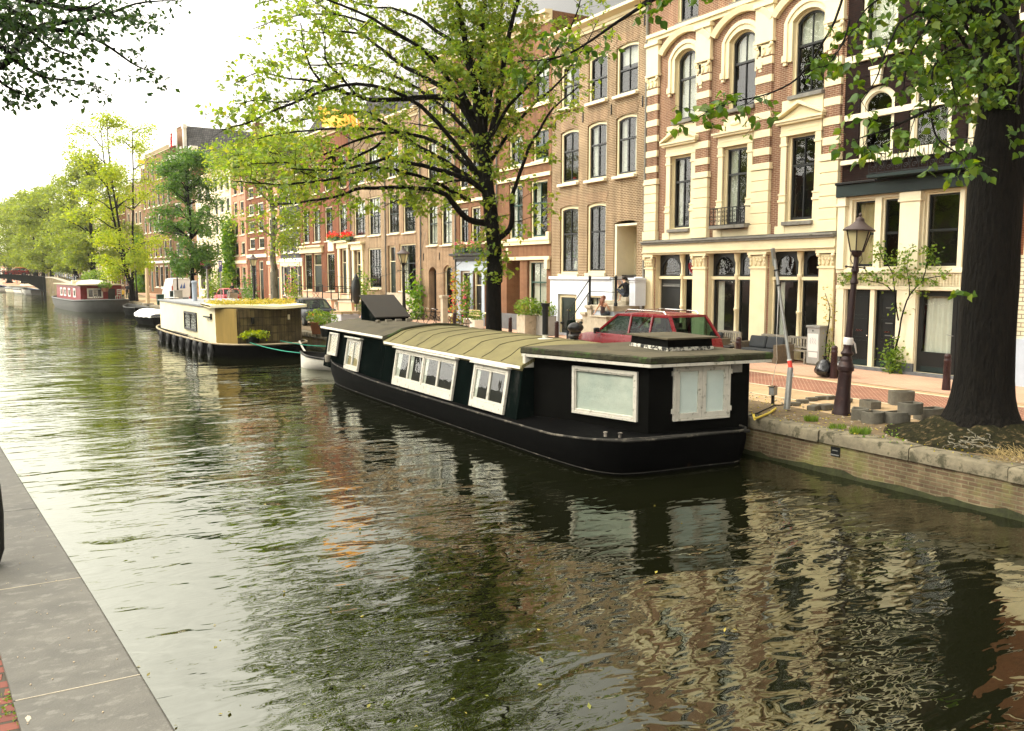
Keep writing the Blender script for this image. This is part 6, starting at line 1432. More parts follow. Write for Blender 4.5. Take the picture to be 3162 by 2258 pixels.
# ---------------------------------------------------------------- vehicles
def carpaint(name, col, rough=.28): 
    mat(name,col,rough=rough,var=.08,scale=1.2,spec=.3,coat=.12); return name
carpaint('car_red',(.16,.005,.01)); carpaint('car_dark',(.02,.025,.03)); carpaint('car_pink_red',(.5,.1,.12)); carpaint('car_white',(.75,.74,.7)); carpaint('car_bright_red',(.4,.03,.018))
mat('lamp_red',(.5,.02,.01),rough=.2,var=.1); mat('lamp_orange',(.7,.16,.02),rough=.2,var=.1); mat('plate_yellow',(.8,.45,.05),rough=.5,var=.05); mat('seat_dark',(.02,.02,.022),rough=.9); mat('logo_blue',(.08,.14,.35),rough=.5,var=.05)
def car(name,label,loc,rz,Wd,pts,paint,style,cat='car',side_win=(),group='parked cars',plate=True,rails=False,logo=False):
    """pts: (y, zbelt, ztop, tuck) stations from tail to nose; the lower body is lofted to the belt, pillars and roof frame real glass"""
    t = thing(name,label,cat,loc,rz,group); w = Wd/2; zb = .32
    b = MB(); rings = []
    for y,zbelt,nose in pts['body']:
        ww = w*nose; rings.append([Vector(p) for p in [(-ww*.92,y,zb),(-ww,y,zb+.12),(-ww*1.0,y,zbelt*.62),(-ww*.985,y,zbelt-.06),(-ww*.95,y,zbelt),(-ww*.4,y,zbelt+pts.get('crown',.0)),(ww*.4,y,zbelt+pts.get('crown',.0)),(ww*.95,y,zbelt),(ww*.985,y,zbelt-.06),(ww,y,zbelt*.62),(ww,y,zb+.12),(ww*.92,y,zb)]])
    b.loft(rings,True,True); b.build('body',paint,t,smooth=38,bevel=.02)
    (ya,za),(yb,zb2),(yc,zc),(yd,zd) = pts['cabin']   # tail glass base, roof rear, roof front, windscreen base
    wl, wr = w*.93, w*.78
    b = MB(); R4 = [Vector((-wr,yb,zb2)),Vector((wr,yb,zb2)),Vector((wr,yc,zc)),Vector((-wr,yc,zc))]; m_ = [(a+c)/2+Vector((0,0,.05)) for a,c in ((R4[0],R4[3]),(R4[1],R4[2]))]
    n = 6; rows = []
    for i in range(n+1):
        s = i/n; y = yb+(yc-yb)*s; z = zb2+(zc-zb2)*s+.05*math.sin(math.pi*s); e = .03 if i in (0,n) else 0
        rows.append([Vector((-wr,y,z-.05)),Vector((-wr+.03,y,z)),Vector((-wr*.5,y,z+.03-e)),Vector((wr*.5,y,z+.03-e)),Vector((wr-.03,y,z)),Vector((wr,y,z-.05))])
    b.loft(rows,False,False)
    for s in (-1,1):                    # pillars
        b.bar((s*wl,ya,za),(s*wr,yb,zb2-.03),.09,.07); b.bar((s*wl,yd,zd),(s*wr,yc,zc-.03),.07,.06); b.bar((s*wr,yb,zb2-.04),(s*wr,yc,zc-.04),.06,.06)
        for yp,wd in side_win:
            q = (yp-yb)/(yc-yb); zt = zb2+(zc-zb2)*q+.03; b.bar((s*wl,yp+.03,min(za,zd)-.03),(s*wr,yp,zt-.03),wd,.05)
    b.bar((-wr,yb,zb2-.03),(wr,yb,zb2-.03),.07,.07); b.bar((-wr,yc,zc-.03),(wr,yc,zc-.03),.05,.06); b.bar((-wl,ya,za-.01),(wl,ya,za-.01),.06,.08)
    b.build('cabin_frame',paint,t,smooth=35)
    b = MB(); b.quad((-wl,ya,za),(wl,ya,za),(wr,yb,zb2-.02),(-wr,yb,zb2-.02)); b.build('rear_window','car_glass' if style != 'van' else paint,t)
    b = MB(); b.quad((wl,yd,zd),(-wl,yd,zd),(-wr,yc,zc-.02),(wr,yc,zc-.02)); b.build('windscreen','car_glass',t)
    for s in (-1,1):
        b = MB(); b.quad((s*wl,ya,za),(s*wl,yd,zd),(s*wr,yc,zc-.04),(s*wr,yb,zb2-.04)); b.build('side_window','car_glass' if style != 'van' else paint,t)
    b = MB()
    for y in ([yc-.35] if style != 'van' else [yc-.2])+([yb+.9] if style != 'van' else []):
        for x in (-.38,.38): b.box(x*w/.9-.24,x*w/.9+.24,y-.1,y+.06,.5,zd+.25); b.box(x*w/.9-.13,x*w/.9+.13,y-.09,y+.03,zd+.29,zd+.46)
    b.build('seats','seat_dark',t,bevel=.04)
    yt = pts['body'][0][0]; yn = pts['body'][-1][0]
    for s in (-1,1):
        for y in (yt+.85,yn-.85):
            b = MB(); rg = [(.0,-.1),(.3,-.1),(.33,-.06),(.33,.06),(.3,.1),(.2,.11),(.18,.09),(.0,.09)]
            b.loft([[Vector((s*(w-.1+x),y+r*math.cos(a),.33+r*math.sin(a))) for a in [2*math.pi*k/18 for k in range(18)]] for r,x in rg],True,False); wh = b.build('wheel','rubber',t,smooth=40)
            b = MB(); b.loft([[Vector((s*(w+.005),y+r*math.cos(a),.33+r*math.sin(a))) for a in [2*math.pi*k/18 for k in range(18)]] for r in (.2,.04)],True,True); b.build('rim','galvanised',wh)
    zt = pts['body'][0][1]
    for s in (-1,1):
        b = MB(); 
        if style == 'van': b.box(s*w*.93-.06,s*w*.93+.06,yt-.03,yt+.04,.9,1.7)
        else: b.box(min(s*w*.52,s*w*.94),max(s*w*.52,s*w*.94),yt-.035,yt+.05,zt-.33,zt-.12)
        b.build('tail_light','lamp_red' if style != 'sedan' else 'lamp_orange',t,bevel=.01)
        b = MB(); b.box(s*(w+.1)-.1,s*(w+.1)+.1,yd-.35,yd-.22,zd+.02,zd+.22); mi = b.build('mirror','black_paint',t,bevel=.04); b = MB(); b.box(s*(w+.1)-.08,s*(w+.1)+.08,yd-.358,yd-.352,zd+.04,zd+.2); b.build('mirror_glass','mirror',mi)
        b = MB(); b.box(min(s*w*.55,s*w*.9),max(s*w*.55,s*w*.9),yn-.06,yn+.02,zb+.35,zb+.52); b.build('headlight','white_paint',t,bevel=.02)
    b = MB(); b.box(-w*.98,w*.98,yt-.12,yt+.06,.36,.54); b.build('bumper','galvanised' if style == 'sedan' else ('black_paint' if style != 'suv' else paint),t,bevel=.03)
    if plate:
        b = MB(); b.box(-.26,.26,yt-.03,yt-.004,zt-.3,zt-.18) if style == 'sedan' else b.box(-.26,.26,yt-.14,yt-.125,.4,.51); p_ = b.build('number_plate','plate_yellow',t)
        b = MB(); z0 = zt-.28 if style == 'sedan' else .42; yy = yt-.034 if style == 'sedan' else yt-.144
        for k,x in enumerate((-.21,-.15,-.06,.0,.09,.15)): b.bar((x,yy,z0),(x+.03*(k%2),yy,z0+.07),.014,.003); b.bar((x,yy,z0+.07*(k%3)/2),(x+.04,yy,z0+.07*(k%3)/2),.012,.003)
        b.build('lettering','black_paint',p_)
    if rails:
        b = MB()
        for s in (-1,1):
            pr = [(s*wr*.92,yb+.25,zb2+.02),(s*wr*.92,yb+.33,zb2+.1),(s*wr*.92,yc-.45,zc+.15),(s*wr*.92,yc-.3,zc+.06)]; b.tube(pr,.024,6)
        for q in (.3,.72): y = yb+(yc-yb)*q; b.tube([(-wr*.92,y,zb2+.12),(wr*.92,y,zb2+.12)],.016,6)
        b.build('roof_rail','chrome',t,smooth=60)
    if logo:
        b = MB(); 
        for k,(x,hh) in enumerate(((-.2,.5),(.08,.62),)): b.add([(x,yt-.006,1.45),(x+.26,yt-.006,1.45),(x+.22,yt-.006,1.45+hh)],[(0,1,2)])
        b.build('logo','logo_blue',t)
    return t
car('suv','dark red estate car with roof rails, parked behind the black houseboat',(18.1,22.55,0),0,1.82,
  dict(body=[(-2.55,.95,.96),(-2.42,1.2,1.),(-1.9,1.24,1.),(0,1.2,1.),(1.75,1.2,1.),(2.4,1.17,.98),(2.85,1.08,.94),(2.98,.86,.88)],cabin=[(-2.34,1.22),(-1.85,1.9),(.75,1.87),(1.85,1.15)]),'car_red','suv',side_win=((-1.05,.09),(.02,.1)),rails=True)
car('sedan','dark old saloon car with an orange number plate, seen from behind',(16.2,53.5,0),R(1),1.85,
  dict(body=[(-2.2,.95,.96),(-2.12,1.02,1.),(-1.2,1.04,1.),(1.,1.0,1.),(2.,.92,.97),(2.3,.75,.92)],cabin=[(-1.3,1.05),(-.65,1.58),(.5,1.56),(1.1,1.0)]),'car_dark','sedan',side_win=((-.1,.07),))
car('hatchback','faded red hatchback whose roof shows above the yellow houseboat',(18.3,87.5,.12),R(3),1.75,
  dict(body=[(-1.9,.9,.96),(-1.8,1.02,1.),(0,1.,1.),(1.,.96,1.),(1.8,.85,.95),(2.,.7,.9)],cabin=[(-1.75,1.04),(-1.2,1.56),(.2,1.55),(.95,.98)]),'car_pink_red','hatch',side_win=((-.5,.07),))
car('van','white delivery van with a blue sail mark on its rear doors',(14.9,95.5,.2),R(3),2.0,
  dict(body=[(-2.5,1.5,.98),(-2.45,1.55,1.),(1.2,1.5,1.),(1.9,1.25,1.),(2.5,1.0,.93),(2.65,.8,.9)],cabin=[(-2.46,1.54),(-2.38,2.42),(1.05,2.4),(1.8,1.3)]),'car_white','van',cat='van',logo=True,plate=False,side_win=((.4,.3),))
# ---------------------------------------------------------------- bridge
def bridge():
    B = thing('bridge','dark iron arch bridge over the canal, crowded with bicycles','bridge',(-2.5,180,WZ)); x0,x1 = -12.,5.55; xc = -3.2; half = x1-xc
    def soff(x): u = (x-xc)/half; return 2.25-2.5*abs(u)**3.2-.25*u*u
    def deck(x): u = (x-xc)/half; return 3.0-.45*u*u
    b = MB(); xs = [x0+(x1-x0)*i/40 for i in range(41)]
    for i in range(40):
        a,c = xs[i],xs[i+1]; b.hexa([(a,178,soff(a)),(c,178,soff(c)),(c,187,soff(c)),(a,187,soff(a)),(a,178,deck(a)),(c,178,deck(c)),(c,187,deck(c)),(a,187,deck(a))])
    b.build('arch','black_paint',B,world=True)
    b = MB(); b.box(5.3,5.75,177.7,187,-3,2.6); b.build('pier','black_paint',B,world=True)
    b = MB(); xs = [x0+.6*i for i in range(30)]
    for yy in (178.15,186.8):
        for i,x in enumerate(xs):
            if x > 5.4: break
            b.box(x-.02,x+.02,yy-.02,yy+.02,deck(x),deck(x)+1.05)
            if i and x < 5.6:
                for dz in (.5,1.05): b.bar((xs[i-1],yy,deck(xs[i-1])+dz),(x,yy,deck(x)+dz),.04)
    b.build('railing','iron',B,world=True)
    w = thing('bridge_ramp_wall','pale brick retaining wall rising to the bridge, behind the red houseboat','wall',(7,150,0)); b = MB(); ys = [120+2*i for i in range(34)]
    def zt(y): return .02+2.5*max(0,min(1,(y-120)/50))**.9
    lo = [Vector((quay_x(y)+.0,y,-2)) for y in ys]; hi = [Vector((quay_x(y),y,zt(y)-.15)) for y in ys]; n = len(ys); b.loft([lo,hi],False,False); b.loft([[Vector((v.x+5,v.y,v.z)) for v in hi],hi],False,False); b.build('wall','quay_brick',w,world=True)
    b = MB(); b.loft([[Vector((quay_x(y)-.05,y,zt(y)-.2)),Vector((quay_x(y)-.05,y,zt(y))),Vector((quay_x(y)+.5,y,zt(y))),Vector((quay_x(y)+.5,y,zt(y)-.2))] for y in ys],True,True); b.build('coping','sand_stone',w,world=True)
    return deck,zt
deck_z, ramp_z = bridge()
dx_ = 1.2
car('red_car','bright red car crossing the bridge behind the parked bicycles',(1.4,183.5,deck_z(2.2)-.2),R(90),1.75,
  dict(body=[(-1.9,.9,.96),(-1.8,1.0,1.),(0,1.,1.),(1.,.96,1.),(1.8,.85,.95),(2.,.7,.9)],cabin=[(-1.75,1.04),(-1.2,1.5),(.2,1.5),(.95,.98)]),'car_bright_red','hatch',side_win=((-.5,.07),),plate=False,group=None)
# ---------------------------------------------------------------- bicycles
def bicycle(label,loc,rz,frame='black_paint',group='bicycles parked on the bridge'):
    t = thing('bicycle',label,'bicycle',loc,rz,group)
    for y in (-.53,.53):
        b = MB(); ring = [(0,y+.33*math.cos(a),.34+.33*math.sin(a)) for a in [2*math.pi*k/20 for k in range(21)]]; b.tube(ring,.018,5,cap=False)
        for k in range(8): a = math.pi*k/8; b.bar((0,y-.32*math.cos(a),.34-.32*math.sin(a)),(0,y+.32*math.cos(a),.34+.32*math.sin(a)),.005)
        b.build('wheel','rubber',t)
    b = MB(); bb = (0,-.08,.3); st = (0,-.25,.82); hd = (0,.38,.85)
    for p,q in ((bb,st),(bb,(0,.36,.62)),(st,hd),((0,-.53,.34),bb),((0,-.53,.34),(0,-.22,.72)),((0,.53,.34),hd),(hd,(0,.34,1.02)),(st,(0,-.28,.92))): b.tube([p,q],.02,6)
    b.build('frame',frame,t); b = MB(); b.tube([(-.28,.18,1.0),(-.25,.3,1.05),(0,.35,1.04),(.25,.3,1.05),(.28,.18,1.0)],.014,6); b.build('handlebar','chrome',t)
    b = MB(); b.ell((0,-.3,.95),.09,.14,.04,10,6); b.build('saddle','black_paint',t,smooth=60)
    b = MB(); b.box(-.07,.07,-.75,-.35,.72,.74); b.build('carrier','iron',t); return t
rb = random.Random(5)
bk = bicycle('one of the dark bicycles leaning in a dense row on the bridge rail',(4.6,177.8,deck_z(4.6)),R(84))
for i in range(16):
    x = 4.0-.55*i; dup(bk,(x,177.75+rb.uniform(-.05,.1),deck_z(x)-.05),R(90+rb.uniform(-9,9)))
bk2 = bicycle('one of the bicycles standing along the ramp wall beside the bridge',(8.9,150,ramp_z(150)),R(4),'blue_grey_paint','bicycles along the bridge ramp')
for i in range(9):
    y = 152+2.6*i; dup(bk2,(quay_x(y)+.75,y,ramp_z(y)),R(rb.uniform(-5,16)))
bk3 = bicycle('one of the bicycles parked before the blue grey shop front',(22.6,46.8,.01),R(75),'iron','bicycles before the shop front')
for x,y,a in ((22.4,48.2,80),(22.5,49.3,70),(22.3,44.6,85),(21.9,52.,60)): dup(bk3,(x,y,.01),R(a))
# ---------------------------------------------------------------- motor scooter
def scooter():
    t = thing('motor_scooter','dark motor scooter with a black top box under a grey seat cover','scooter',(18.4,27.5,0),R(-28))
    for y in (-.62,.68):
        b = MB(); b.tube([(0,y+.22*math.cos(a),.28+.22*math.sin(a)) for a in [2*math.pi*k/18 for k in range(19)]],.065,8,cap=False); b.build('wheel','rubber',t,smooth=60)
    b = MB(); b.loft([[Vector((sx*w_,y,z)) for sx,z in ((-1,z0),(-1,z1),(1,z1),(1,z0))] for y,w_,z0,z1 in ((-.85,.12,.5,.72),(-.5,.2,.35,.8),(-.1,.2,.25,.76),(.1,.16,.22,.32),(.42,.16,.22,.34),(.5,.2,.25,1.0),(.62,.14,.5,1.02))],True,True); b.build('body','car_dark',t,smooth=50,bevel=.03)
    b = MB(); b.ell((0,-.35,.86),.22,.46,.12,14,8); b.build('seat_cover','hull_grey',t,smooth=60)
    b = MB(); b.ell((0,-.95,1.2),.3,.27,.2,16,10); b.box(-.2,.2,-1.05,-.75,.95,1.05); b.build('top_box','black_paint',t,smooth=50)
    b = MB(); b.tube([(-.36,.42,1.08),(-.1,.52,1.05),(.1,.52,1.05),(.36,.42,1.08)],.02,6); b.tube([(0,.68,.3),(0,.5,1.05)],.03,6)
    b.build('handlebar','black_paint',t)
    for s in (-1,1):
        b = MB(); b.tube([(s*.25,.45,1.07),(s*.34,.5,1.25)],.008,5); b.ell((s*.36,.5,1.3),.08,.03,.05,10,6); b.build('mirror','black_paint',t,smooth=60)
    b = MB(); b.hexa([(-.2,.6,1.02),(.2,.6,1.02),(.2,.62,1.02),(-.2,.62,1.02),(-.16,.46,1.4),(.16,.46,1.4),(.16,.47,1.4),(-.16,.47,1.4)]); b.build('windscreen','car_glass',t)
scooter()
# ---------------------------------------------------------------- street furniture
mat('lamp_iron',(.022,.009,.009),rough=.5,metal=.2,var=.35,scale=5,bump=.006,bscale=25,spots=(.045,.02,.015),spot_scale=5,spot_at=.6)
mat('lamp_iron_dark',(.02,.017,.015),rough=.5,metal=.2,var=.3)
mat('lantern_roof',(.06,.038,.032),rough=.5,var=.2)
t_,o_ = nt('lantern_glass'); p_ = N(t_,'BsdfPrincipled',i_Roughness=.35); p_.inputs['Base Color'].default_value = (.75,.66,.36,1); p_.inputs['Transmission Weight'].default_value = .55; L(t_,p_,0,o_,0)
mat('bollard_red',(.028,.009,.009),rough=.45,var=.3,bump=.003,bscale=30)
mat('wicker',(.13,.1,.065),rough=.85,var=.35,scale=14,bump=.012,bscale=60)
mat('cushion_grey',(.03,.033,.035),rough=.9,var=.25)
mat('bag_black',(.008,.008,.009),rough=.22,var=.3,bump=.012,bscale=14,spec=.6)
mat('cabinet_grey',(.3,.3,.28),rough=.45,var=.12,scale=3)
mat('paper',(.6,.58,.55),rough=.8,var=.05)
mat('ink_grey',(.35,.35,.37),rough=.8)
mat('concrete_block',(.12,.11,.085),rough=.9,var=.35,scale=5,bump=.01,bscale=25,spots=(.1,.09,.06),spot_scale=4,spot_at=.58)
mat('tape_red',(.7,.06,.04),rough=.5); mat('hose_yellow',(.65,.48,.06),rough=.5,var=.15)
mat('dry_straw',(.3,.22,.09),rough=.9,var=.3); mat('sign_blue',(.02,.12,.4),rough=.4,var=.05); mat('sign_red',(.6,.03,.03),rough=.4,var=.05); mat('sign_violet',(.1,.1,.3),rough=.4)
mat('big_bag',(.6,.56,.58),rough=.8,var=.12,scale=2)
def street_lamp(label,loc,iron='lamp_iron',group='street lamps along the quay',wrap=False):
    t = thing('street_lamp',label,'street lamp',loc,0,group)
    b = MB(); b.lathe([(.21,0),(.21,.05),(.185,.1),(.175,.3),(.15,.55),(.14,.95),(.15,1.0),(.18,1.02),(.185,1.1),(.16,1.13),(.155,1.17),(.125,1.22),(.13,1.26),(.11,1.3),(.1,1.34),(.135,1.38),(.14,1.41),(.1,1.46),(.092,1.55),(.1,1.58),(.09,1.62),(.088,1.72)],20)
    b.build('base',iron,t,smooth=35)
    b = MB(); b.lathe([(.082,1.72),(.075,2.2),(.066,2.8),(.064,2.95),(.085,2.97),(.085,3.03),(.06,3.07),(.058,3.2),(.085,3.24),(.08,3.3),(.055,3.36),(.05,3.55),(.085,3.58),(.11,3.62),(.12,3.66)],16); b.build('column',iron,t,smooth=35)
    b = MB(); b.tube([(-.3,0,3.33),(.3,0,3.33)],.016,6); b.ell((-.3,0,3.33),.035,.03,.03,8,6); b.ell((.3,0,3.33),.035,.03,.03,8,6); b.tube([(-.16,0,3.66),(-.2,0,3.5),(-.1,0,3.4)],.009,5); b.tube([(.16,0,3.66),(.2,0,3.5),(.1,0,3.4)],.009,5); b.build('ladder_bar',iron,t,smooth=60)
    b = MB(); n = 6
    def hexr(r,z,o=0): return [Vector((r*math.cos(2*math.pi*(k+.5)/n),r*math.sin(2*math.pi*(k+.5)/n),z)) for k in range(n)]
    lo,hi = hexr(.145,3.68),hexr(.27,4.14)
    for k in range(n): b.bar(lo[k],hi[k],.022); b.bar(lo[k],lo[(k+1)%n],.024); b.bar(hi[k],hi[(k+1)%n],.024)
    fr = b.build('lantern_frame',iron,t); b = MB(); b.loft([hexr(.14,3.69),hexr(.262,4.135)],True,False); b.build('glass','lantern_glass',fr)
    b = MB(); b.lathe([(.11,3.66),(.15,3.68),(.15,3.7)],6); b.build('lantern_seat',iron,t); b = MB(); b.lathe([(.34,4.13),(.345,4.15),(.3,4.19),(.2,4.25),(.13,4.31),(.1,4.34),(.09,4.4),(.05,4.43),(.02,4.45),(.035,4.48),(.03,4.51),(.0,4.54)],16); b.build('lantern_roof','lantern_roof',t,smooth=35)
    if wrap:
        b = MB(); b.lathe([(.1,1.6),(.11,1.66),(.105,1.74),(.09,1.76)],12); b.add([(.09,-.02,1.74),(.2,-.05,1.62),(.25,-.06,1.42),(.2,-.08,1.4),(.15,-.06,1.55),(.1,-.05,1.66)],[(0,1,2,3,4,5)]); b.build('plastic_wrap','paper',t)
    return t
lm = street_lamp('reddish iron street lamp with a torn plastic wrap round its shaft, nearest',(16.22,13.3,0),wrap=True)
lm.rotation_euler = (R(1.5),R(2.9),0)
for (x,y,lab) in ((17.,40.5,'dark street lamp rising behind the hatch of the black houseboat'),(14.6,61.2,'street lamp seen over the sedum roof of the yellow houseboat'),(14.3,90.9,'street lamp behind the white van near the dark green tree'),(12.5,107.5,'street lamp among the trees above the red houseboat')):
    street_lamp(lab,(x,y,0),'lamp_iron_dark')
def bollard(label,loc):
    t = thing('bollard',label,'bollard',loc,0,'red brown street bollards'); b = MB(); b.lathe([(.115,0),(.112,.05),(.1,.3),(.092,.78),(.1,.8),(.1,.84),(.088,.86),(.086,.9),(.095,.92),(.09,.96),(.06,1.0),(.0,1.02)],16); b.build('post','bollard_red',t,smooth=35)
    b = MB()
    for k in range(3): a = -1.9+.0*k; zz = .5+.09*k; b.obox((-.094,-.02,zz),.02,.06,.06,rx=.78)
    b.build('cross_mark','bollard_red',t); return t
bl = bollard('red brown bollard standing alone left of the linden trunk',(22.12,14.7,0))
for (x,y,lab) in ((21.6,18.05,'red brown bollard between the two rubbish bags'),(21.62,22.1,'red brown bollard beside the wicker sofa arm'),(21.6,25.9,'red brown bollard behind the dark red estate car'),(21.6,33.6,'red brown bollard right of the stove pipe by the scooter'),(21.55,37.8,'red brown bollard with the hoop, left of the tall planter'),(21.5,44.,'red brown bollard among the bicycles')):
    dup(bl,(x,y,0),label=lab)
# bent mooring pole with a taped joint
pt = thing('mooring_pole','bent grey steel pole with red and white tape at its joint, beside the houseboat stern','pole',(16.1,14.8,0))
A0,A1,A2 = at_d(2430,1256,20.3),at_d(2441,1135,20.3),at_d(2392,800,20.5)
b = MB(); b.tube([A0-Vector((0,0,.05)),A0,A1],[.085,.075,.068],12); b.build('lower_tube','galvanised',pt,world=True,smooth=50)
b = MB(); b.tube([A1+(A1-A2).normalized()*.2,A2],.04,10); b.build('upper_tube','galvanised',pt,world=True,smooth=50)
d_ = (A2-A1).normalized(); b = MB(); b.tube([A1-d_*.1,A1+d_*.16],.05,10); b.build('red_tape','tape_red',pt,world=True); b = MB(); b.tube([A1+d_*.16,A1+d_*.19],.055,10); b.tube([A1-d_*.22,A1-d_*.1],.046,10); b.build('white_tape','paper',pt,world=True)
b = MB(); A3 = A2+d_*.05; b.obox(A3+Vector((-.02,0,.0)),.09,.06,.42,ry=-.22); b.build('bracket','galvanised',pt,world=True,bevel=.01)
for q in (.1,.24): b = MB(); b.tube([A2+(A1-A2)*q,A2+(A1-A2)*(q+.012)],.06,10); b.build('clamp','iron',pt,world=True)
tag(MB().tube([at_d(2405,880,20.45)+Vector((0,0,0)),at_d(2402,960,20.3),at_d(2398,1050,20.6),at_d(2400,1110,21.5),Vector((17.2,16.4,.02))],.008,5).build('cable','paper',smooth=60),'thin white cable hanging down from the bent pole','cable')
t = thing('power_box','small steel power box on a stake beside the bent pole','box',(16.0,15.15,0),.3); MB().box(-.03,.03,-.03,.03,-.05,.3).build('stake','iron',t); MB().box(-.1,.1,-.07,.07,.24,.44).build('box','galvanised',t,bevel=.015); MB().box(-.11,.11,-.085,.085,.44,.46).build('lid','chrome',t)
tag(MB().tube([Vector((13.95,13.75,.12)),at_z(2330,1294,.05),at_z(2376,1276,.05),at_z(2395,1262,.06)],.028,8).build('hose','hose_yellow',smooth=60),'yellow hose running from the houseboat stern onto the quay','hose')
tag(MB().tube([Vector((13.95,13.95,.05)),at_z(2340,1275,.03),at_z(2390,1252,.04),at_z(2425,1250,.03)],.014,6).build('cable','rubber',smooth=60),'black cable beside the yellow hose at the quay edge','cable')
# utility cabinet
t = thing('utility_cabinet','grey utility cabinet with a torn paper notice pasted on its door','cabinet',(24.2,20.98,.012)); MB().box(-.2,.2,-.27,.27,.06,1.3).build('body','cabinet_grey',t,bevel=.012); MB().box(-.235,.235,-.3,.3,1.3,1.38).build('lid','galvanised',t,bevel=.01); MB().box(-.19,.19,-.26,.26,0,.06).build('base','concrete_block',t)
n_ = MB().box(-.206,-.2015,-.22,.22,.5,1.1).box(-.206,-.2015,-.2,.18,.28,.46).build('notice','paper',t); b = MB()
for k in range(3): b.tube([(-.21,.12-.1*k,.95),(-.21,.08-.1*k,.88),(-.21,.12-.1*k,.82),(-.21,.07-.1*k,.74)],.009,4)
b.build('mark','ink_grey',n_); MB().ell((-.2,.02,1.2),.012,.03,.03,8,6).build('lock','iron',t)
# rubbish bags
for k,(px,py,s_) in enumerate(((2545,1166,1.),(2597,1166,.95))):
    p = at_z(px,py,0); t = thing('rubbish_bag',['plump black rubbish bag left of the bollard','black rubbish bag right of the bollard, behind the lamp'][k],'rubbish bag',(p.x,p.y,.012),k*1.3,'black rubbish bags'); b = MB(); b.ell((0,0,.27*s_),.29*s_,.27*s_,.28*s_,22,14,0,.28,k*5); b.build('bag','bag_black',t,smooth=70)
    b = MB(); b.lathe([(.05,.5*s_),(.03,.55*s_),(.09,.66*s_),(.02,.62*s_)],9); b.build('knot','bag_black',t,smooth=60)
# wicker furniture before the shop front
def wicker(label,loc,rz,w,name='wicker_sofa'):
    t = thing(name,label,'sofa' if w > 1.2 else 'armchair',loc,rz,'wicker seats before the shop front')
    MB().box(-w/2+.18,w/2-.18,-.42,.42,.0,.32).build('seat_base','wicker',t,bevel=.015)
    for s in (-1,1): MB().box(min(s*w/2,s*(w/2-.18)),max(s*w/2,s*(w/2-.18)),-.45,.42,0,.66).build('armrest','wicker',t,bevel=.02)
    MB().box(-w/2+.18,w/2-.18,.28,.45,.32,.72).build('backrest','wicker',t,bevel=.02); n = max(1,round((w-.36)/.8)); cw = (w-.4)/n
    for k in range(n):
        x = -w/2+.2+cw*(k+.5); MB().box(x-cw/2+.01,x+cw/2-.01,-.41,.26,.325,.45).build('seat_cushion','cushion_grey',t,bevel=.05); b = MB(); b.obox((x,.17,.66),cw-.04,.17,.46,rx=-.28); b.build('back_cushion','cushion_grey',t,bevel=.06)
    return t
wicker('brown wicker two seat sofa with dark grey cushions before the shop windows',(23.75,23.0,.012),R(-90),2.1)
wicker('brown wicker armchair with a dark cushion, partly behind the red estate car',(23.8,25.75,.012),R(-90),1.1,'wicker_armchair')
wicker('brown wicker armchair at the far shop window, hidden mostly by the red estate car',(23.8,27.9,.012),R(-90),1.1,'wicker_armchair')
t = thing('low_table','low black table between the wicker seats','table',(23.6,24.6,.012)); MB().box(-.35,.35,-.35,.35,.38,.44).build('tabletop','black_paint',t,bevel=.01)
for sx in (-1,1):
    for sy in (-1,1): MB().box(sx*.3-.025,sx*.3+.025,sy*.3-.025,sy*.3+.025,0,.38).build('leg','black_paint',t)
def slat_bench(label,loc,rz,w):
    t = thing('slatted_bench',label,'bench',loc,rz,'slatted benches against the shop front')
    for s in (-1,1):
        for y in (-.22,.22): MB().box(s*w/2-.035,s*w/2+.035,y-.035,y+.035,0,.9 if y > 0 else .42).build('leg','wood_grey',t)
    b = MB()
    for k in range(4): b.box(-w/2,w/2,-.24+.115*k,-.15+.115*k,.42,.45)
    b.build('seat','wood_grey',t); b = MB(); b.box(-w/2+.04,w/2-.04,.2,.24,.84,.92); b.box(-w/2+.04,w/2-.04,.2,.24,.5,.56)
    n = int(w/.12)
    for k in range(n): x = -w/2+.08+(w-.16)*k/(n-1); b.box(x-.03,x+.03,.205,.235,.56,.84)
    b.build('backrest','wood_grey',t); return t
for y,lab in ((22.0,'weathered slatted bench under the right hand shop window'),(23.3,'weathered slatted bench behind the wicker sofa'),(25.6,'weathered slatted bench behind the wicker armchair')): slat_bench(lab,(24.35,y,.012),R(-90),1.15)
# concrete planter blocks, kerb pieces, tufts and litter on the earth strip
def cblock(label,px,py,z,rz,w=.44,h=.26,d=.34,open_=True):
    p = at_z(px,py,z); t = thing('planter_block',label,'concrete block',(p.x,p.y,z),rz,'concrete planter blocks by the lamp'); b = MB(); n = 14
    outer = [(-w/2,-d*.1),(-w/2,d/2),(w/2,d/2),(w/2,-d*.1)]+[(w/2*math.cos(a),-d*.1-d*.45*math.sin(a)) for a in [math.pi*k/n for k in range(1,n)]]
    inner = [(x*.74,y*.74+.01) for x,y in outer]; m = len(outer)
    vs = [(x,y,0) for x,y in outer]+[(x,y,h) for x,y in outer]+[(x,y,h) for x,y in inner]+[(x,y,h*.55) for x,y in inner]
    fs = []
    for i in range(m): j = (i+1)%m; fs += [(i,j,m+j,m+i),(m+i,m+j,2*m+j,2*m+i),(2*m+i,2*m+j,3*m+j,3*m+i)]
    fs.append(tuple(range(3*m,4*m))); b.add(vs,fs); b.build('shell','concrete_block',t,bevel=.008); b = MB(); b.add([(x*.99,y*.99,h*.72) for x,y in inner],[tuple(range(m))]); b.build('soil','earth',t); return t
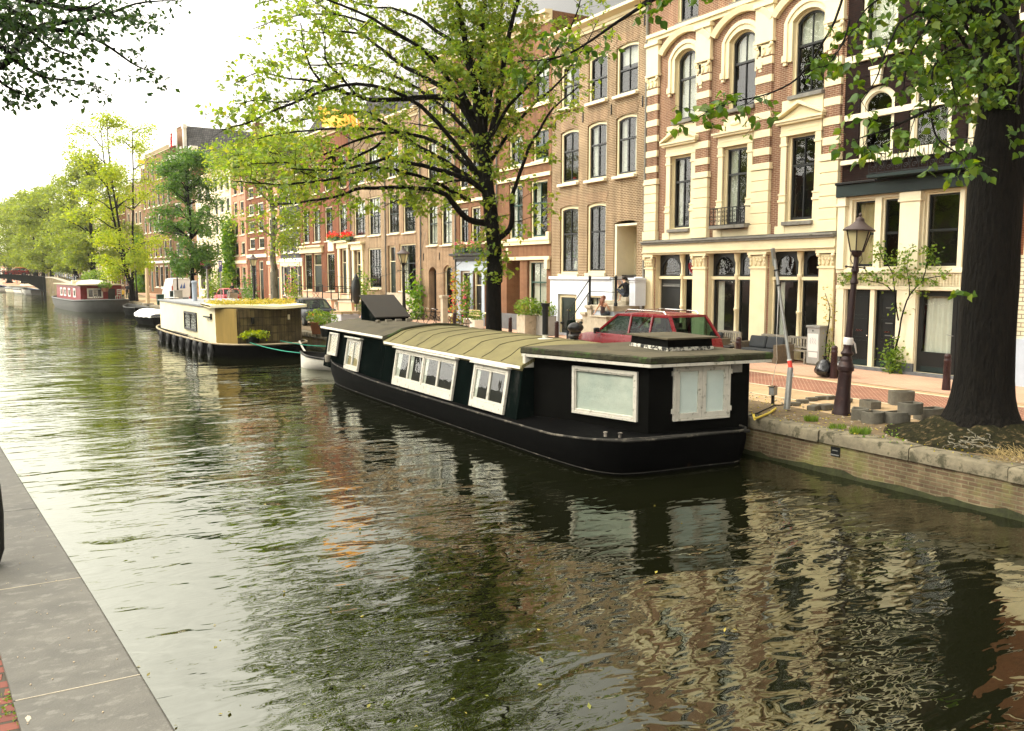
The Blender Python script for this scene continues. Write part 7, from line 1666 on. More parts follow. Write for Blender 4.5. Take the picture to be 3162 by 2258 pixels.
cblock('weathered concrete planter block nearest the lamp foot',2655,1297,0,R(35)); cblock('grey concrete planter block second in the front row',2698,1308,0,R(8)); cblock('wide concrete planter block at the middle of the front row',2772,1308,0,R(-8),.56); cblock('long concrete planter block nearest the linden roots',2872,1296,0,R(-12),.62)
cblock('single concrete planter block stacked on top of the others',2815,1278,.2,R(-5),.48,.24); cblock('dark tilted concrete block behind the stacked one',2785,1250,.0,R(-30),.56,.34)
cblock('concrete planter block half sunk in the earth behind the front row',2690,1270,-.08,R(70),.5)
def stone(label,px,py,sx,sy,sz,rz,name='kerb_stone',g='loose kerb stones',rx=0): p = at_z(px,py,0); b = MB(); b.obox((0,0,0),sx,sy,sz,rx=rx); o = b.build(name,'concrete_block',bevel=.02); o.location = (p.x,p.y,sz/2+.0); o.rotation_euler = (0,0,rz); return tag(o,label,'stone',g)
stone('broken kerb stone with a notch, lying left of the lamp foot',2512,1268,.36,.2,.13,R(20)); stone('broken kerb stone lying against the lamp foot',2552,1266,.32,.22,.14,R(-8)); stone('small loose stone at the lamp foot',2592,1268,.16,.12,.09,R(30))
for k,(px,py) in enumerate(((2452,1254),(2478,1246),(2506,1239),(2534,1235),(2563,1234),(2592,1237),(2622,1243))):
    stone(['first','second','third','fourth','fifth','sixth','last'][k]+' brick of the curved edging, counted from the bent pole',px,py,.3,.12,.1,R(-10+(-28+k*11)),'edging_brick','bricks of the curved edging')
def tuft(label,px,py,r,n,h,m='shrub_leaf',seed=1,kind='plant'):
    p = at_z(px,py,.02); rg = random.Random(seed); P = []; b = MB()
    for k in range(n):
        a = rg.random()*6.28; rr = r*rg.random()**.6; x,y = rr*math.cos(a),rr*math.sin(a)*.8; hh = h*rg.uniform(.4,1); lx,ly = rg.gauss(0,.3)*hh,rg.gauss(0,.3)*hh; w_ = .006; c,s = math.cos(a),math.sin(a)
        b.add([(x-w_*c,y-w_*s,0),(x+w_*c,y+w_*s,0),(x+lx*.5+w_*.7*c,y+ly*.5+w_*.7*s,hh*.6),(x+lx,y+ly,hh),(x+lx*.5-w_*.7*c,y+ly*.5-w_*.7*s,hh*.6)],[(0,1,2,3,4)])
    o = b.build('grass_tuft',m); o.location = (p.x,p.y,.015); return tag(o,label,'grass',None)
tuft('bright green grass tuft below the broken kerb stones',2505,1300,.16,240,.16,seed=1); tuft('sparse grass tuft on the quay edge, left of the bigger one',2585,1322,.2,160,.13,seed=2); tuft('lush grass tuft on the quay edge below the planter blocks',2655,1338,.22,320,.17,seed=3)
tag(leaves('ground_ivy',[(at_z(2790+rb.gauss(0,32),1335+rb.gauss(0,10),.05)) for _ in range(120)],.07,'shrub_leaf',seed=8,detail=0),'low green weed creeping beside the mossy roots','plant')
b = MB(); rg = random.Random(12)
for k in range(230):
    p = at_z(rg.uniform(3060,3230),rg.uniform(1378,1430),.05); a = rg.random()*3.14; ln = rg.uniform(.08,.3); dz = rg.uniform(0,.14); v = Vector((math.cos(a)*ln,math.sin(a)*ln,dz)); b.bar(p,p+v,.006,.004)
tag(b.build('dry_grass','dry_straw'),kind='stuff')
b = MB()
for k in range(26):
    p = at_z(rg.uniform(2940,3070),rg.uniform(1345,1385),.2); P = [p]; 
    for j in range(4): P.append(P[-1]+Vector((rg.gauss(0,.07),rg.gauss(0,.07),rg.uniform(-.03,.04))))
    b.tube(P,.008,4)
tag(b.build('dead_twigs','bark_pale'),kind='stuff')
tag(leaves('leaf_litter',[(quay_x(y)+rg.uniform(.1,2.8),y,.03) for y in [rg.uniform(6,17) for _ in range(900)]],.05,'sedum_leaf',seed=4,detail=0,up=2.,droop=0),kind='stuff')
b = MB(); r2 = random.Random(6)
for k in range(300):
    y = r2.uniform(7,17); x = quay_x(y)+r2.uniform(.5,3); s_ = r2.uniform(.012,.035); b.obox((x,y,.02),s_*1.4,s_,s_,r2.random()*3)
tag(b.build('gravel','sand_stone'),kind='stuff')
# near bank bollard cut by the left edge
t = thing('mooring_bollard','black rounded mooring bollard on the near quay, cut by the left edge','bollard',(-.285,7.5,1.)); b = MB(); b.lathe([(.1,-.02),(.12,.03),(.15,.12),(.16,.4),(.15,.62),(.1,.72),(.0,.75)],20); b.build('post','rubber',t,smooth=50)
# ---------------------------------------------------------------- plants and pots
def pot_plant(label,loc,r,h,potm,n,pr,leafm='shrub_leaf',ls=.12,name='potted_plant',cat='potted plant',squash=(1,1,.7),seed=1,square=False,flowers=None,group='potted plants'):
    t = thing(name,label,cat,loc,0,group)
    if square: MB().box(-r,r,-r,r,0,h).build('planter',potm,t,bevel=.015)
    else: b = MB(); b.lathe([(r*.72,0),(r,h*.9),(r*1.08,h*.9),(r*1.08,h),(r*.9,h)],18); b.build('pot',potm,t,smooth=40)
    leaves('foliage',blob_pts((0,0,h+pr*squash[2]*.7),pr,n,seed,squash),ls,leafm,t,seed=seed,detail=0,world=False,up=.8,droop=0)
    if flowers: leaves('flowers',blob_pts((0,0,h+pr*squash[2]*.9),pr,n//6,seed+1,squash,.8),ls*.8,flowers,t,seed=seed+3,detail=0,world=False)
    return t
p = at_z(967,1032,0); pot_plant('terracotta pot of green plants at the quay edge',(p.x+.2,p.y,0),.34,.62,'terracotta',420,.6,seed=2); p = at_z(998,1040,0); pot_plant('black tub of green plants at the quay edge, beside the terracotta pot',(p.x+.2,p.y,0),.38,.6,'black_paint',420,.58,seed=3)
pot_plant('tall square beige planter with a bushy yellow green shrub',(23.1,38.7,.012),.42,1.05,'sand_stone',900,.75,seed=4,square=True,name='tall_planter',ls=.13); pot_plant('tall grey planter with a shrub, half behind the beige one',(23.75,38.0,.012),.4,1.0,'cabinet_grey',500,.6,seed=5,square=True,name='tall_planter',ls=.13)
p = at_z(1488,1012,0); pot_plant('low white planter with a round green bush beside the elm trunk',(23.2,44.6,.012),.3,.5,'white_paint',420,.5,seed=6,square=True,name='low_planter',ls=.09)
def climber(label,pts,n,r,leafm,ls,seed,stem=True,flowers=None,name='climbing_plant',group=None,nf=60):
    """stems rooted at the first point, leaves gathered along the run"""
    base = pts[0]; t = thing(name,label,'plant',base,0,group); rg = random.Random(seed); P = []
    pts = [Vector(p) for p in pts]; Q = resample(pts,5,.05,seed)
    if stem: b = MB(); b.tube(Q,[.03*(1-.7*i/len(Q)) for i in range(len(Q))],6); b.build('stem','bark',t,world=True,smooth=60)
    for _ in range(n): i = rg.randrange(len(Q)); P.append(Q[i]+Vector((rg.gauss(0,r*.4),rg.gauss(0,r),rg.gauss(0,r))))
    leaves('leaves',[tuple(p) for p in P],ls,leafm,t,seed=seed,detail=0)
    if flowers: leaves('flowers',[tuple(Q[rg.randrange(len(Q)//3,len(Q))]+Vector((rg.gauss(-.12,r*.4),rg.gauss(0,r*.9),rg.gauss(0,r*.7)))) for _ in range(nf)],ls*.9,flowers,t,seed=seed+9,detail=0)
    return t
# rose trained over the lattice of the dark house
t = thing('climbing_rose','green climbing shrub trained up the cream pillar and along the lattice','plant',(24.3,17.95,0)); T = Tree(77,.04,.1)
q0 = T.limb([Vector((24.35,18.05,0)),Vector((24.4,17.98,.9)),Vector((24.42,17.85,1.8)),Vector((24.42,17.6,2.5)),Vector((24.38,17.2,2.95)),Vector((24.35,16.7,3.1)),Vector((24.3,16.3,3.15))],.035,.012,7)
q1 = T.limb([Vector((24.4,17.95,1.7)),Vector((24.4,18.1,2.6)),Vector((24.35,18.3,3.3)),Vector((24.3,18.6,3.7)),Vector((24.3,18.7,4.05))],.025,.008,6); q2 = T.limb([Vector((24.4,18.1,2.6)),Vector((24.4,18.8,2.9)),Vector((24.4,19.6,3.0)),Vector((24.4,20.3,2.95))],.02,.007,6); q3 = T.limb([Vector((24.42,17.6,2.5)),Vector((24.36,17.7,3.3)),Vector((24.3,17.6,3.9))],.02,.006,6); q4 = T.limb([Vector((24.38,17.2,2.95)),Vector((24.3,17.0,3.6)),Vector((24.3,16.9,3.9))],.018,.006,6)
for Q,n in ((q0,14),(q1,18),(q2,18),(q3,14),(q4,12)): T.dress(Q,n,.55,.008,1,.35,.02,.2)
T.b.build('stem','bark',t,world=True,smooth=60); low = [(24.3+rb.gauss(0,.1),18.0+rb.gauss(0,.2),abs(rb.gauss(.45,.3))) for _ in range(380)]
leaves('leaves',[tuple(p) for p in T.tips]+low,.115,'shrub_leaf',t,seed=5,detail=0,aspect=.7)
climber('sparse cream flowered climber at the corner of the shop front',[(24.3,20.75,0),(24.35,20.7,1.),(24.4,20.65,1.9),(24.42,20.9,2.5)],170,.16,'sedum_leaf',.08,4)
climber('small green shrub rooted behind the rubbish bags',[(24.1,20.4,0),(24.15,20.4,.5),(24.15,20.4,.8)],160,.13,'shrub_leaf',.08,5)
def at_f(px,py,off=.5): Y = fac_y(px); return at_x(px,py,fac_x(Y)-off)
p0 = at_f(1440,985); climber('tall hollyhock with pink flowers before the blue grey shop front',[(p0.x,p0.y,0),(p0.x,p0.y,1.2),(p0.x,p0.y,2.5)],420,.3,'shrub_leaf',.2,6,flowers='pink_petal',group='hollyhocks',nf=40); p0 = at_f(1405,985); climber('tall hollyhock with red flowers left of the pink one',[(p0.x,p0.y,0),(p0.x,p0.y,1.3),(p0.x,p0.y,2.9)],320,.27,'sedum_leaf',.2,7,flowers='red_petal',group='hollyhocks',nf=34)
p0 = at_f(1283,985); climber('large leaved climber on the pale plinth right of the street lamp',[(p0.x,p0.y,0),(p0.x,p0.y,1.2),(p0.x,p0.y,2.2)],420,.5,'ivy_leaf',.3,8); p0 = at_f(1150,960); climber('green shrub beside the iron stoop rail of the brown house',[(p0.x-.6,p0.y,0),(p0.x-.6,p0.y,1.4),(p0.x-.6,p0.y,2.6)],520,.6,'shrub_leaf',.22,9)
p0 = at_f(905,950,2.5); climber('rose bush with pink flowers beside the iron railing',[(p0.x,p0.y,0),(p0.x,p0.y,1.),(p0.x,p0.y,2.6)],900,.75,'elm_leaf',.2,10,flowers='pink_petal',nf=110); p0 = at_f(835,930,2.); climber('bushy green shrub at the foot of the pale trunked tree',[(p0.x-2,p0.y,0),(p0.x-2,p0.y,.7),(p0.x-2,p0.y,1.4)],900,.9,'dark_leaf',.22,11)
for px,lab,sd in ((722,'tall column of bright green ivy on the cream house front',12),(442,'tall column of green ivy on the broad brown house',13)):
    Y = fac_y(px); x = fac_x(Y)-.5; zt = at_x(px,700 if px > 600 else 735,x).z; climber(lab,[(x,Y,0),(x,Y,zt*.4),(x,Y,zt*.75),(x,Y-.2,zt)],4200,.85 if px > 600 else 1.0,'ivy_leaf',.36,sd,name='ivy_column',group='ivy columns on the house fronts')
for px,lab,sd in ((655,'green bush beside the grey flower pole',14),(693,'flowering green bush left of the ivy column',15),(575,'green bush behind the grey boxes',16)):
    p0 = at_f(px,900,3.5); climber(lab,[(p0.x,p0.y,0),(p0.x,p0.y,.9),(p0.x,p0.y,1.9)],900,.9,'shrub_leaf',.28,sd,group='front garden bushes')
for k,(px0,px1) in enumerate(((1017,1045),(1057,1087))):
    a,c = at_f(px0,742,.28),at_f(px1,742,.28); t = thing('flower_box',['flower box with orange red geraniums under the third window of the red house','flower box full of scarlet geraniums under the fourth window of the red house'][k],'flower box',((a.x+c.x)/2,(a.y+c.y)/2,a.z),0,'flower boxes of the red house'); l = abs(a.y-c.y)/2; MB().box(-.14,.14,-l,l,-.02,.2).build('box','dark_green_paint',t); rg = random.Random(k)
    leaves('flowers',[(rg.gauss(-.05,.1),rg.uniform(-l,l),.25+abs(rg.gauss(.12,.14))) for _ in range(260)],.16,'red_petal',t,seed=k,detail=0,world=False); leaves('foliage',[(rg.gauss(-.08,.1),rg.uniform(-l,l),.15+rg.gauss(.05,.12)) for _ in range(200)],.16,'shrub_leaf',t,seed=k+4,detail=0,world=False)
for k,(y,lab) in enumerate(((48.6,'flower box on the dark shop cornice, left one'),(46.8,'flower box on the dark shop cornice, behind the elm trunk'))):
    t = thing('flower_box',lab,'flower box',(24.3,y,4.45),0,'flower boxes on the shop cornice'); MB().box(-.15,.15,-.6,.6,0,.24).build('box','dark_green_paint',t); rg = random.Random(k); leaves('foliage',[(rg.gauss(-.1,.12),rg.uniform(-.6,.6),.3+rg.gauss(.0,.18)) for _ in range(260)],.15,'shrub_leaf',t,seed=k,detail=0,world=False); leaves('flowers',[(rg.gauss(-.1,.12),rg.uniform(-.6,.6),.42+rg.gauss(.0,.12)) for _ in range(60)],.13,'pink_petal',t,seed=k+3,detail=0,world=False)
# ---------------------------------------------------------------- other things on the far quay
t = thing('stone_pillar','square weathered stone pillar with a cap, before the arched doorway','pillar',(22.,46.4,0)); MB().box(-.16,.16,-.16,.16,.12,1.75).build('shaft','sand_stone',t,bevel=.01); MB().box(-.22,.22,-.22,.22,0,.12).build('foot','sand_stone',t,bevel=.01); MB().box(-.22,.22,-.22,.22,1.75,1.9).build('cap','sand_stone',t,bevel=.015)
t = thing('garden_bench','white garden bench before the blue grey shop front','bench',(23.9,46.6,.012),R(-90)); MB().box(-.7,.7,-.22,.2,.42,.46).build('seat','white_paint',t,bevel=.008); b = MB()
for z in (.62,.76,.9): b.box(-.7,.7,.2,.23,z,z+.09)
b.build('backrest','wood_pale',t)
for s in (-1,1): MB().box(s*.62-.03,s*.62+.03,-.2,.24,0,.42).build('leg','white_paint',t)
t = thing('bulk_bin','white bulk box with a wooden pallet on top, at the quay edge','box',(15.3,44.4,0),R(10)); MB().box(-.55,.55,-.55,.55,.05,1.05).build('box','big_bag',t,bevel=.03); b = MB()
for k in range(6): b.box(-.6,.6,-.6+.21*k,-.46+.21*k,1.17,1.2)
for x in (-.55,0,.45): b.box(x,x+.1,-.6,.6,1.055,1.165)
b.build('pallet_lid','wood_pale',t); b = MB()
for k in range(4): b.box(-.3+.13*k,-.22+.13*k,-.556,-.552,.62,.74)
b.build('print','ink_grey',t)
t = thing('boat_windscreen','dark blue framed boat windscreen standing on the quay beside the white bulk box','windscreen',(16.0,42.2,.0),R(-25)); b = MB()
for s in (-1,1): b.bar((s*.75,0,.2),(s*.45,.5,1.5),.1); b.bar((s*.75,0,.2),(s*.8,.9,.2),.08); b.bar((s*.45,.5,1.5),(s*.8,.9,.2),.06)
b.bar((-.45,.5,1.5),(.45,.5,1.5),.1); b.bar((-.75,0,.2),(.75,0,.2),.14); b.build('frame','navy_cover',t); MB().quad((-.73,0,.2),(.73,0,.2),(.45,.49,1.5),(-.45,.49,1.5)).build('pane','car_glass',t); MB().box(-.8,.8,-.05,.95,0,.2).build('base','navy_cover',t)
def terrace(label,px0,px1,h,dep=1.6):
    Y0,Y1 = fac_y(px0),fac_y(px1); t = thing('stoop',label,'stoop',(fac_x((Y0+Y1)/2)-dep/2-.1,(Y0+Y1)/2,0),0,'stoops with iron railings'); l = (Y0-Y1)/2; b = MB(); b.box(-dep/2,dep/2,-l,l,0,h-.12); b.build('platform','salmon',t,bevel=.01); MB().box(-dep/2-.06,dep/2,-l-.06,l+.06,h-.115,h).build('slab','sand_stone',t,bevel=.02); b = MB(); n = max(2,int(2*l/1.6)+1)
    for k in range(n): y = -l+2*l*k/(n-1); b.lathe([(.05,h),(.04,h+1.),(.055,h+1.03),(.06,h+1.1),(.0,h+1.16)],8,(-dep/2,y,0))
    for z in (.5,.98): b.bar((-dep/2,-l,h+z),(-dep/2,l,h+z),.035); b.bar((-dep/2,-l,h+z),(dep/2,-l,h+z),.035); b.bar((-dep/2,l,h+z),(dep/2,l,h+z),.035)
    b.build('railing','iron',t,smooth=40); b = MB()
    for k in range(4): b.box(-dep/2+.2,dep/2,-l-.28*(k+1),-l-.28*k-.06,0,h-.22*(k+1))
    b.build('steps','sand_stone',t,bevel=.01); return t
terrace('raised stoop with iron railings before the left half of the red house',935,1010,1.05); terrace('stoop with iron railing and steps before the right door of the red house',1062,1092,1.1,1.8); terrace('stoop with iron rail before the brown house door',1105,1150,1.0); terrace('pale stone stoop with scrolled railing before the rust brown house',742,790,1.5,2.2)
p0 = at_f(975,900,1.1); t = thing('folding_chair','black slatted chair on the stoop of the red house','chair',(p0.x,p0.y,1.05),R(-60)); MB().box(-.22,.22,-.22,.22,.42,.45).build('seat','iron',t); MB().box(-.22,.22,.2,.23,.5,.95).build('backrest','iron',t)
for sx in (-1,1):
    for sy in (-1,1): MB().bar((sx*.2,sy*.2,0),(sx*.2,-sy*.2,.42),.025).build('leg','iron',t)
p0 = at_f(1100,915,1.9); t = thing('covered_parasol','folded garden parasol under a black cover, beside the stoop','parasol',(p0.x,p0.y,0)); b = MB(); b.lathe([(.16,.9),(.3,1.3),(.34,2.0),(.28,2.6),(.12,3.0),(.03,3.15)],14); b.build('cover','black_paint',t,smooth=60); MB().lathe([(.03,.05),(.03,.95)],8).build('pole','iron',t); MB().lathe([(.3,0),(.3,.06),(.05,.08)],14).build('foot','concrete_block',t)
# grey pole with flower baskets, parking sign, traffic signs
p0 = at_z(641,912+3,0); t = thing('flower_pole','grey pole carrying hanging flower baskets near the dark green tree','pole',(14.6,76,0)); P_ = at_x(641,880,14.6); t.location = (14.6,P_.y,0); MB().lathe([(.1,0),(.09,4.)],10).build('pole','galvanised',t,smooth=50)
for s in (-1,1): b = MB(); b.bar((0,0,4.),(0,s*.5,4.),.04); b.ell((0,s*.5,3.75),.3,.3,.25,10,6); bs_ = b.build('basket','black_paint',t); leaves('flowers',blob_pts((0,s*.5,4.0),.45,160,s+3,(1,1,.7)),.16,'pink_petal' if s > 0 else 'dark_leaf',t,seed=s+5,detail=0,world=False)
def sign(label,px,py,Y_x,w,h,kind,name='traffic_sign'):
    X = Y_x; p = at_x(px,py,X); t = thing(name,label,'sign',(p.x,p.y,0),R(0)); MB().lathe([(.04,0),(.04,p.z+h/2)],8).build('post','galvanised',t); b = MB()
    if kind == 'round': b.loft([[Vector((w/2*math.cos(a),yy,p.z+w/2*math.sin(a))) for a in [2*math.pi*k/24 for k in range(24)]] for yy in (-.07,-.045)],True,True); b.build('disc','sign_red',t); MB().box(-w*.36,w*.36,-.076,-.071,p.z-w*.1,p.z+w*.1).build('bar','white_paint',t)
    elif kind == 'arrows':
        b.box(-w/2,w/2,-.07,-.045,p.z-h/2,p.z+h/2); b.build('plate','sign_blue',t); b = MB(); b.box(-w*.1,w*.1,-.076,-.071,p.z-h*.35,p.z+h*.35); b.box(-w*.35,-w*.1,-.076,-.071,p.z-h*.1,p.z+h*.1); b.box(w*.1,w*.35,-.076,-.071,p.z-h*.1,p.z+h*.1)
        for c_,s_ in ((0,1),(0,-1)): b.add([(-w*.22,-.0762,p.z+s_*h*.26),(w*.22,-.0762,p.z+s_*h*.26),(0,-.0762,p.z+s_*h*.44)],[(0,1,2)]); b.add([(s_*w*.26,-.0762,p.z-h*.22),(s_*w*.26,-.0762,p.z+h*.22),(s_*w*.44,-.0762,p.z)],[(0,1,2)])
        b.build('arrow','white_paint',t)
    elif kind == 'P':
        b.box(-w/2,w/2,-.07,-.045,p.z-h/2,p.z+h/2); b.build('plate','sign_violet',t); b = MB(); z = p.z+h*.12; b.box(-w*.22,-w*.1,-.076,-.071,z-h*.2,z+h*.26); b.tube([(-w*.1,-.074,z+h*.22),(w*.12,-.074,z+h*.2),(w*.18,-.074,z+h*.11),(w*.12,-.074,z+h*.02),(-w*.1,-.074,z)],.035,6); b.build('letter','white_paint',t)
    elif kind == 'plate': b.box(-w/2,w/2,-.07,-.045,p.z-h/2,p.z+h/2); b.build('plate','white_paint',t)
    return t
sign('small blue parking sign with a white P left of the ivy column',680,822,15.5,.26,.9,'P','parking_sign'); sign('blue square sign with a white cross of arrows by the bridge',196,800,9.5,.9,.9,'arrows'); sign('round red no entry sign with a white bar, right of the blue arrow sign',252,793,11.3,.62,.62,'round'); sign('small grey plate sign below the no entry sign',262,818,11.5,.5,.9,'plate')
b_ = thing('road_barrier','white barrier post with red diagonal stripes behind the yellow houseboat','barrier',(14.1,82.,0)); MB().box(-.28,.28,-.04,.04,.15,1.35).build('panel','white_paint',b_,bevel=.02); b = MB()
for z in (.3,.9): b.add([(-.27,-.045,z),(.27,-.045,z+.3),(.27,-.045,z+.45),(-.27,-.045,z+.18)],[(0,1,2,3)])
b.build('stripe','sign_red',b_); MB().box(-.35,.35,-.2,.2,0,.15).build('foot','rubber',b_)
for x,y,w_,d_,h_,m_,lab,nm in ((13.9,88.3,.75,.5,1.5,'cabinet_grey','pale grey electricity box right of the white van','utility_cabinet'),(13.6,89.6,.45,.45,1.45,'teal_paint','small teal box beside the pale grey electricity box','utility_cabinet')):
    t = thing(nm,lab,'cabinet',(x,y,0)); MB().box(-w_/2,w_/2,-d_/2,d_/2,0,h_).build('body',m_,t,bevel=.02); MB().box(-w_/2-.03,w_/2+.03,-d_/2-.03,d_/2+.03,h_,h_+.06).build('lid','cabinet_grey',t)
t = thing('wheelie_bin','dark green wheelie bin at the quay edge left of the white table','bin',(12.75,91.5,0)); b = MB(); b.hexa([(-.26,-.3,.08),(.26,-.3,.08),(.26,.3,.08),(-.26,.3,.08),(-.32,-.36,1.05),(.32,-.36,1.05),(.32,.36,1.05),(-.32,.36,1.05)]); b.build('bin','dark_green_paint',t,bevel=.02); MB().box(-.35,.35,-.4,.4,1.05,1.12).build('lid','dark_green_paint',t,bevel=.02)
t = thing('folding_table','white folding table on the quay beside the green bin','table',(13.3,88.2,0)); MB().box(-.5,.5,-1.,1.,.85,.9).build('tabletop','white_paint',t)
for sx in (-1,1):
    for sy in (-1,1): MB().box(sx*.42-.03,sx*.42+.03,sy*.8-.03,sy*.8+.03,0,.85).build('leg','galvanised',t)
t = thing('wooden_post','tall wooden post standing on the quay above the small dark boat','post',(12.2,96,0)); MB().lathe([(.2,0),(.16,3.6),(.1,3.7)],10).build('post','wood_pale',t,smooth=40); MB().box(-.5,.5,-.5,.5,0,.12).build('foot','wood_grey',t)
# flags
def flag(label,pole_a,pole_b,w,h,stripes,fall,name='flag'):
    a,c = Vector(pole_a),Vector(pole_b); t = thing(name,label,'flag',a,0); b = MB(); b.tube([a,c],.035,6); b.build('pole','white_paint',t,world=True); nx,nz = 16,10
    pts = {}
    for i in range(nx+1):
        for j in range(nz+1):
            u,v = i/nx,j/nz; p = c+(a-c)*(v*h/(a-c).length)+Vector(fall)*w*u+Vector((.10*math.sin(u*7+v)*u,.05*math.cos(u*5),-.25*w*u*u*.6)); pts[i,j] = p
    k0 = 0
    for frac,mname in stripes:
        k1 = min(nz,k0+round(frac*nz)); q = MB()
        for i in range(nx):
            for j in range(k0,k1): q.quad(pts[i,j],pts[i+1,j],pts[i+1,j+1],pts[i,j+1])
        q.build('cloth',mname,t,world=True,smooth=60); k0 = k1
    return t
Yf = fac_y(1095,400); pf = at_x(1100,400,22.6); fa = Vector((fac_x(pf.y),pf.y,pf.z-2.0)); pe = at_x(982,338,21.9)
t = thing('flag','large orange flag hanging out over the street, seen through the elm','flag',(22.5,66,13)); q = MB(); nx,nz = 14,8; g = {}
c00,c10,c01,c11 = at_x(974,328,22.4),at_x(1100,350,22.7),at_x(986,392,22.4),at_x(1104,398,22.7)
for i in range(nx+1):
    for j in range(nz+1): u,v = i/nx,j/nz; p = (c00*(1-u)+c10*u)*(1-v)+(c01*(1-u)+c11*u)*v; g[i,j] = p+Vector((.25*math.sin(u*6+v*2),.0,.08*math.sin(u*5)))
for i in range(nx):
    for j in range(nz): q.quad(g[i,j],g[i+1,j],g[i+1,j+1],g[i,j+1])
q.build('cloth','orange_cloth',t,world=True,smooth=60); q = MB(); q.tube([c10+Vector((0,0,.2)),Vector((fac_x(c11.y),c11.y-.3,c11.z-1.4))],.05,6); q.tube([c10,c11],.04,6); q.build('pole','white_paint',t,world=True)
Yb = fac_y(447); xb_ = fac_x(Yb); t = thing('flag','white flag with an orange band hanging from the broad brown house','flag',(xb_-.8,Yb,12)); a0 = [at_x(424,455,xb_-2.),at_x(446,468,xb_-1.2),at_x(447,520,xb_-1.2),at_x(424,520,xb_-2.)]
for k,(v0,v1,m_) in enumerate(((0,.55,'white_cloth'),(.55,.75,'orange_cloth'),(.75,1.,'white_cloth'))):
    q = MB(); q.quad(*[a0[0]*(1-v1)+a0[3]*v1,a0[1]*(1-v1)+a0[2]*v1,a0[1]*(1-v0)+a0[2]*v0,a0[0]*(1-v0)+a0[3]*v0]); q.build('cloth',m_,t,world=True)
q = MB(); q.tube([a0[0]+Vector((-.2,0,.3)),Vector((xb_,a0[1].y,a0[1].z-1))],.05,6); q.build('pole','white_paint',t,world=True)
Yg = fac_y(541); xg = fac_x(Yg)-.55; t = thing('banner','white banner with red crosses hanging at the gable','banner',(xg,Yg,17)); a0 = [at_x(x,y,xg) for x,y in ((520,415),(541,412),(538,448),(524,455))]; MB().quad(a0[3],a0[2],a0[1],a0[0]).build('cloth','white_cloth',t,world=True); q = MB()
for v in (.25,.55,.82):
    c = (a0[0]*(1-v)+a0[3]*v)*.5+(a0[1]*(1-v)+a0[2]*v)*.5+Vector((-.05,0,0)); s_ = .42; q.bar(c+Vector((0,-s_,-s_)),c+Vector((0,s_,s_)),.2,.03); q.bar(c+Vector((-.03,-s_,s_)),c+Vector((-.03,s_,-s_)),.2,.03)
q.build('cross_mark','sign_red',t,world=True)
# festoon cables slung between lamps, tree and houses
for a,c,s_,lab in ((Vector((17.,40.5,3.3)),Vector((24.5,54.5,5.9)),1.0,'slack cable from the dark street lamp to the brick house'),(Vector((17.,40.5,3.35)),at_f(960,810,.2),.9,'slack cable running left from the dark street lamp'),(Vector((15.,27.5,5.)),at_d(1345,845,46),.5,'reddish cable slung from the elm trunk')): rope(lab,a,c,s_,.012,'rubber','cable','slack cables in the street')
# ---------------------------------------------------------------- people
mat('cloth_black',(.012,.012,.014),rough=.9,var=.2); mat('cloth_denim',(.05,.06,.08),rough=.9,var=.25); mat('cloth_grey',(.35,.35,.34),rough=.9,var=.15); mat('cloth_white',(.7,.68,.64),rough=.9,var=.1); mat('cloth_blue',(.04,.07,.14),rough=.9,var=.2); mat('cloth_yellow',(.75,.5,.06),rough=.9,var=.1); mat('cloth_brown',(.05,.03,.03),rough=.9)
mat('hair_red',(.17,.055,.025),rough=.55,var=.4,scale=14,stretch=(1,1,.15),bump=.006,bscale=40); mat('hair_dark',(.02,.014,.01),rough=.6,var=.3); mat('hair_grey',(.4,.37,.33),rough=.7,var=.2)
def person(label,loc,rz,J,bones,mats,hair,extra=None,group=None):
    """one continuous skinned body from joints (name: (x,y,z,radius)); bones: (a,b,material index)"""
    t = thing('person',label,'person',loc,rz,group); names = list(J); idx = {n:i for i,n in enumerate(names)}
    me = bpy.data.meshes.new('skeleton'); me.from_pydata([J[n][:3] for n in names],[(idx[a],idx[b]) for a,b,_ in bones],[]); o = bpy.data.objects.new('skeleton',me); COL.objects.link(o)
    md = o.modifiers.new('skin','SKIN'); sk = me.skin_vertices[0].data
    for n in names: r = J[n][3]; rr = r if hasattr(r,'__len__') else (r,r); sk[idx[n]].radius = rr; sk[idx[n]].use_root = (n == 'pelvis')
    md.use_smooth_shade = True; sb = o.modifiers.new('sub','SUBSURF'); sb.levels = 2; sb.render_levels = 2
    dg = bpy.context.evaluated_depsgraph_get(); ev = o.evaluated_get(dg); body = bpy.data.meshes.new_from_object(ev); bpy.data.objects.remove(o)
    body.materials.clear()
    for m in mats: body.materials.append(M[m])
    segs = [(Vector(J[a][:3]),Vector(J[b][:3]),m) for a,b,m in bones]
    for p in body.polygons:
        best = None
        for a,c,m in segs:
            d = c-a; tt = max(0,min(1,(p.center-a).dot(d)/max(d.length_squared,1e-9))); q = (p.center-(a+d*tt)).length
            if best is None or q < best[0]: best = (q,m)
        p.material_index = best[1]
    b = bpy.data.objects.new('body',body); COL.objects.link(b); b.parent = t
    hx,hy,hz = J['head'][:3]; hv = (Vector(J['head'][:3])-Vector(J['neck'][:3])).normalized()
    return t
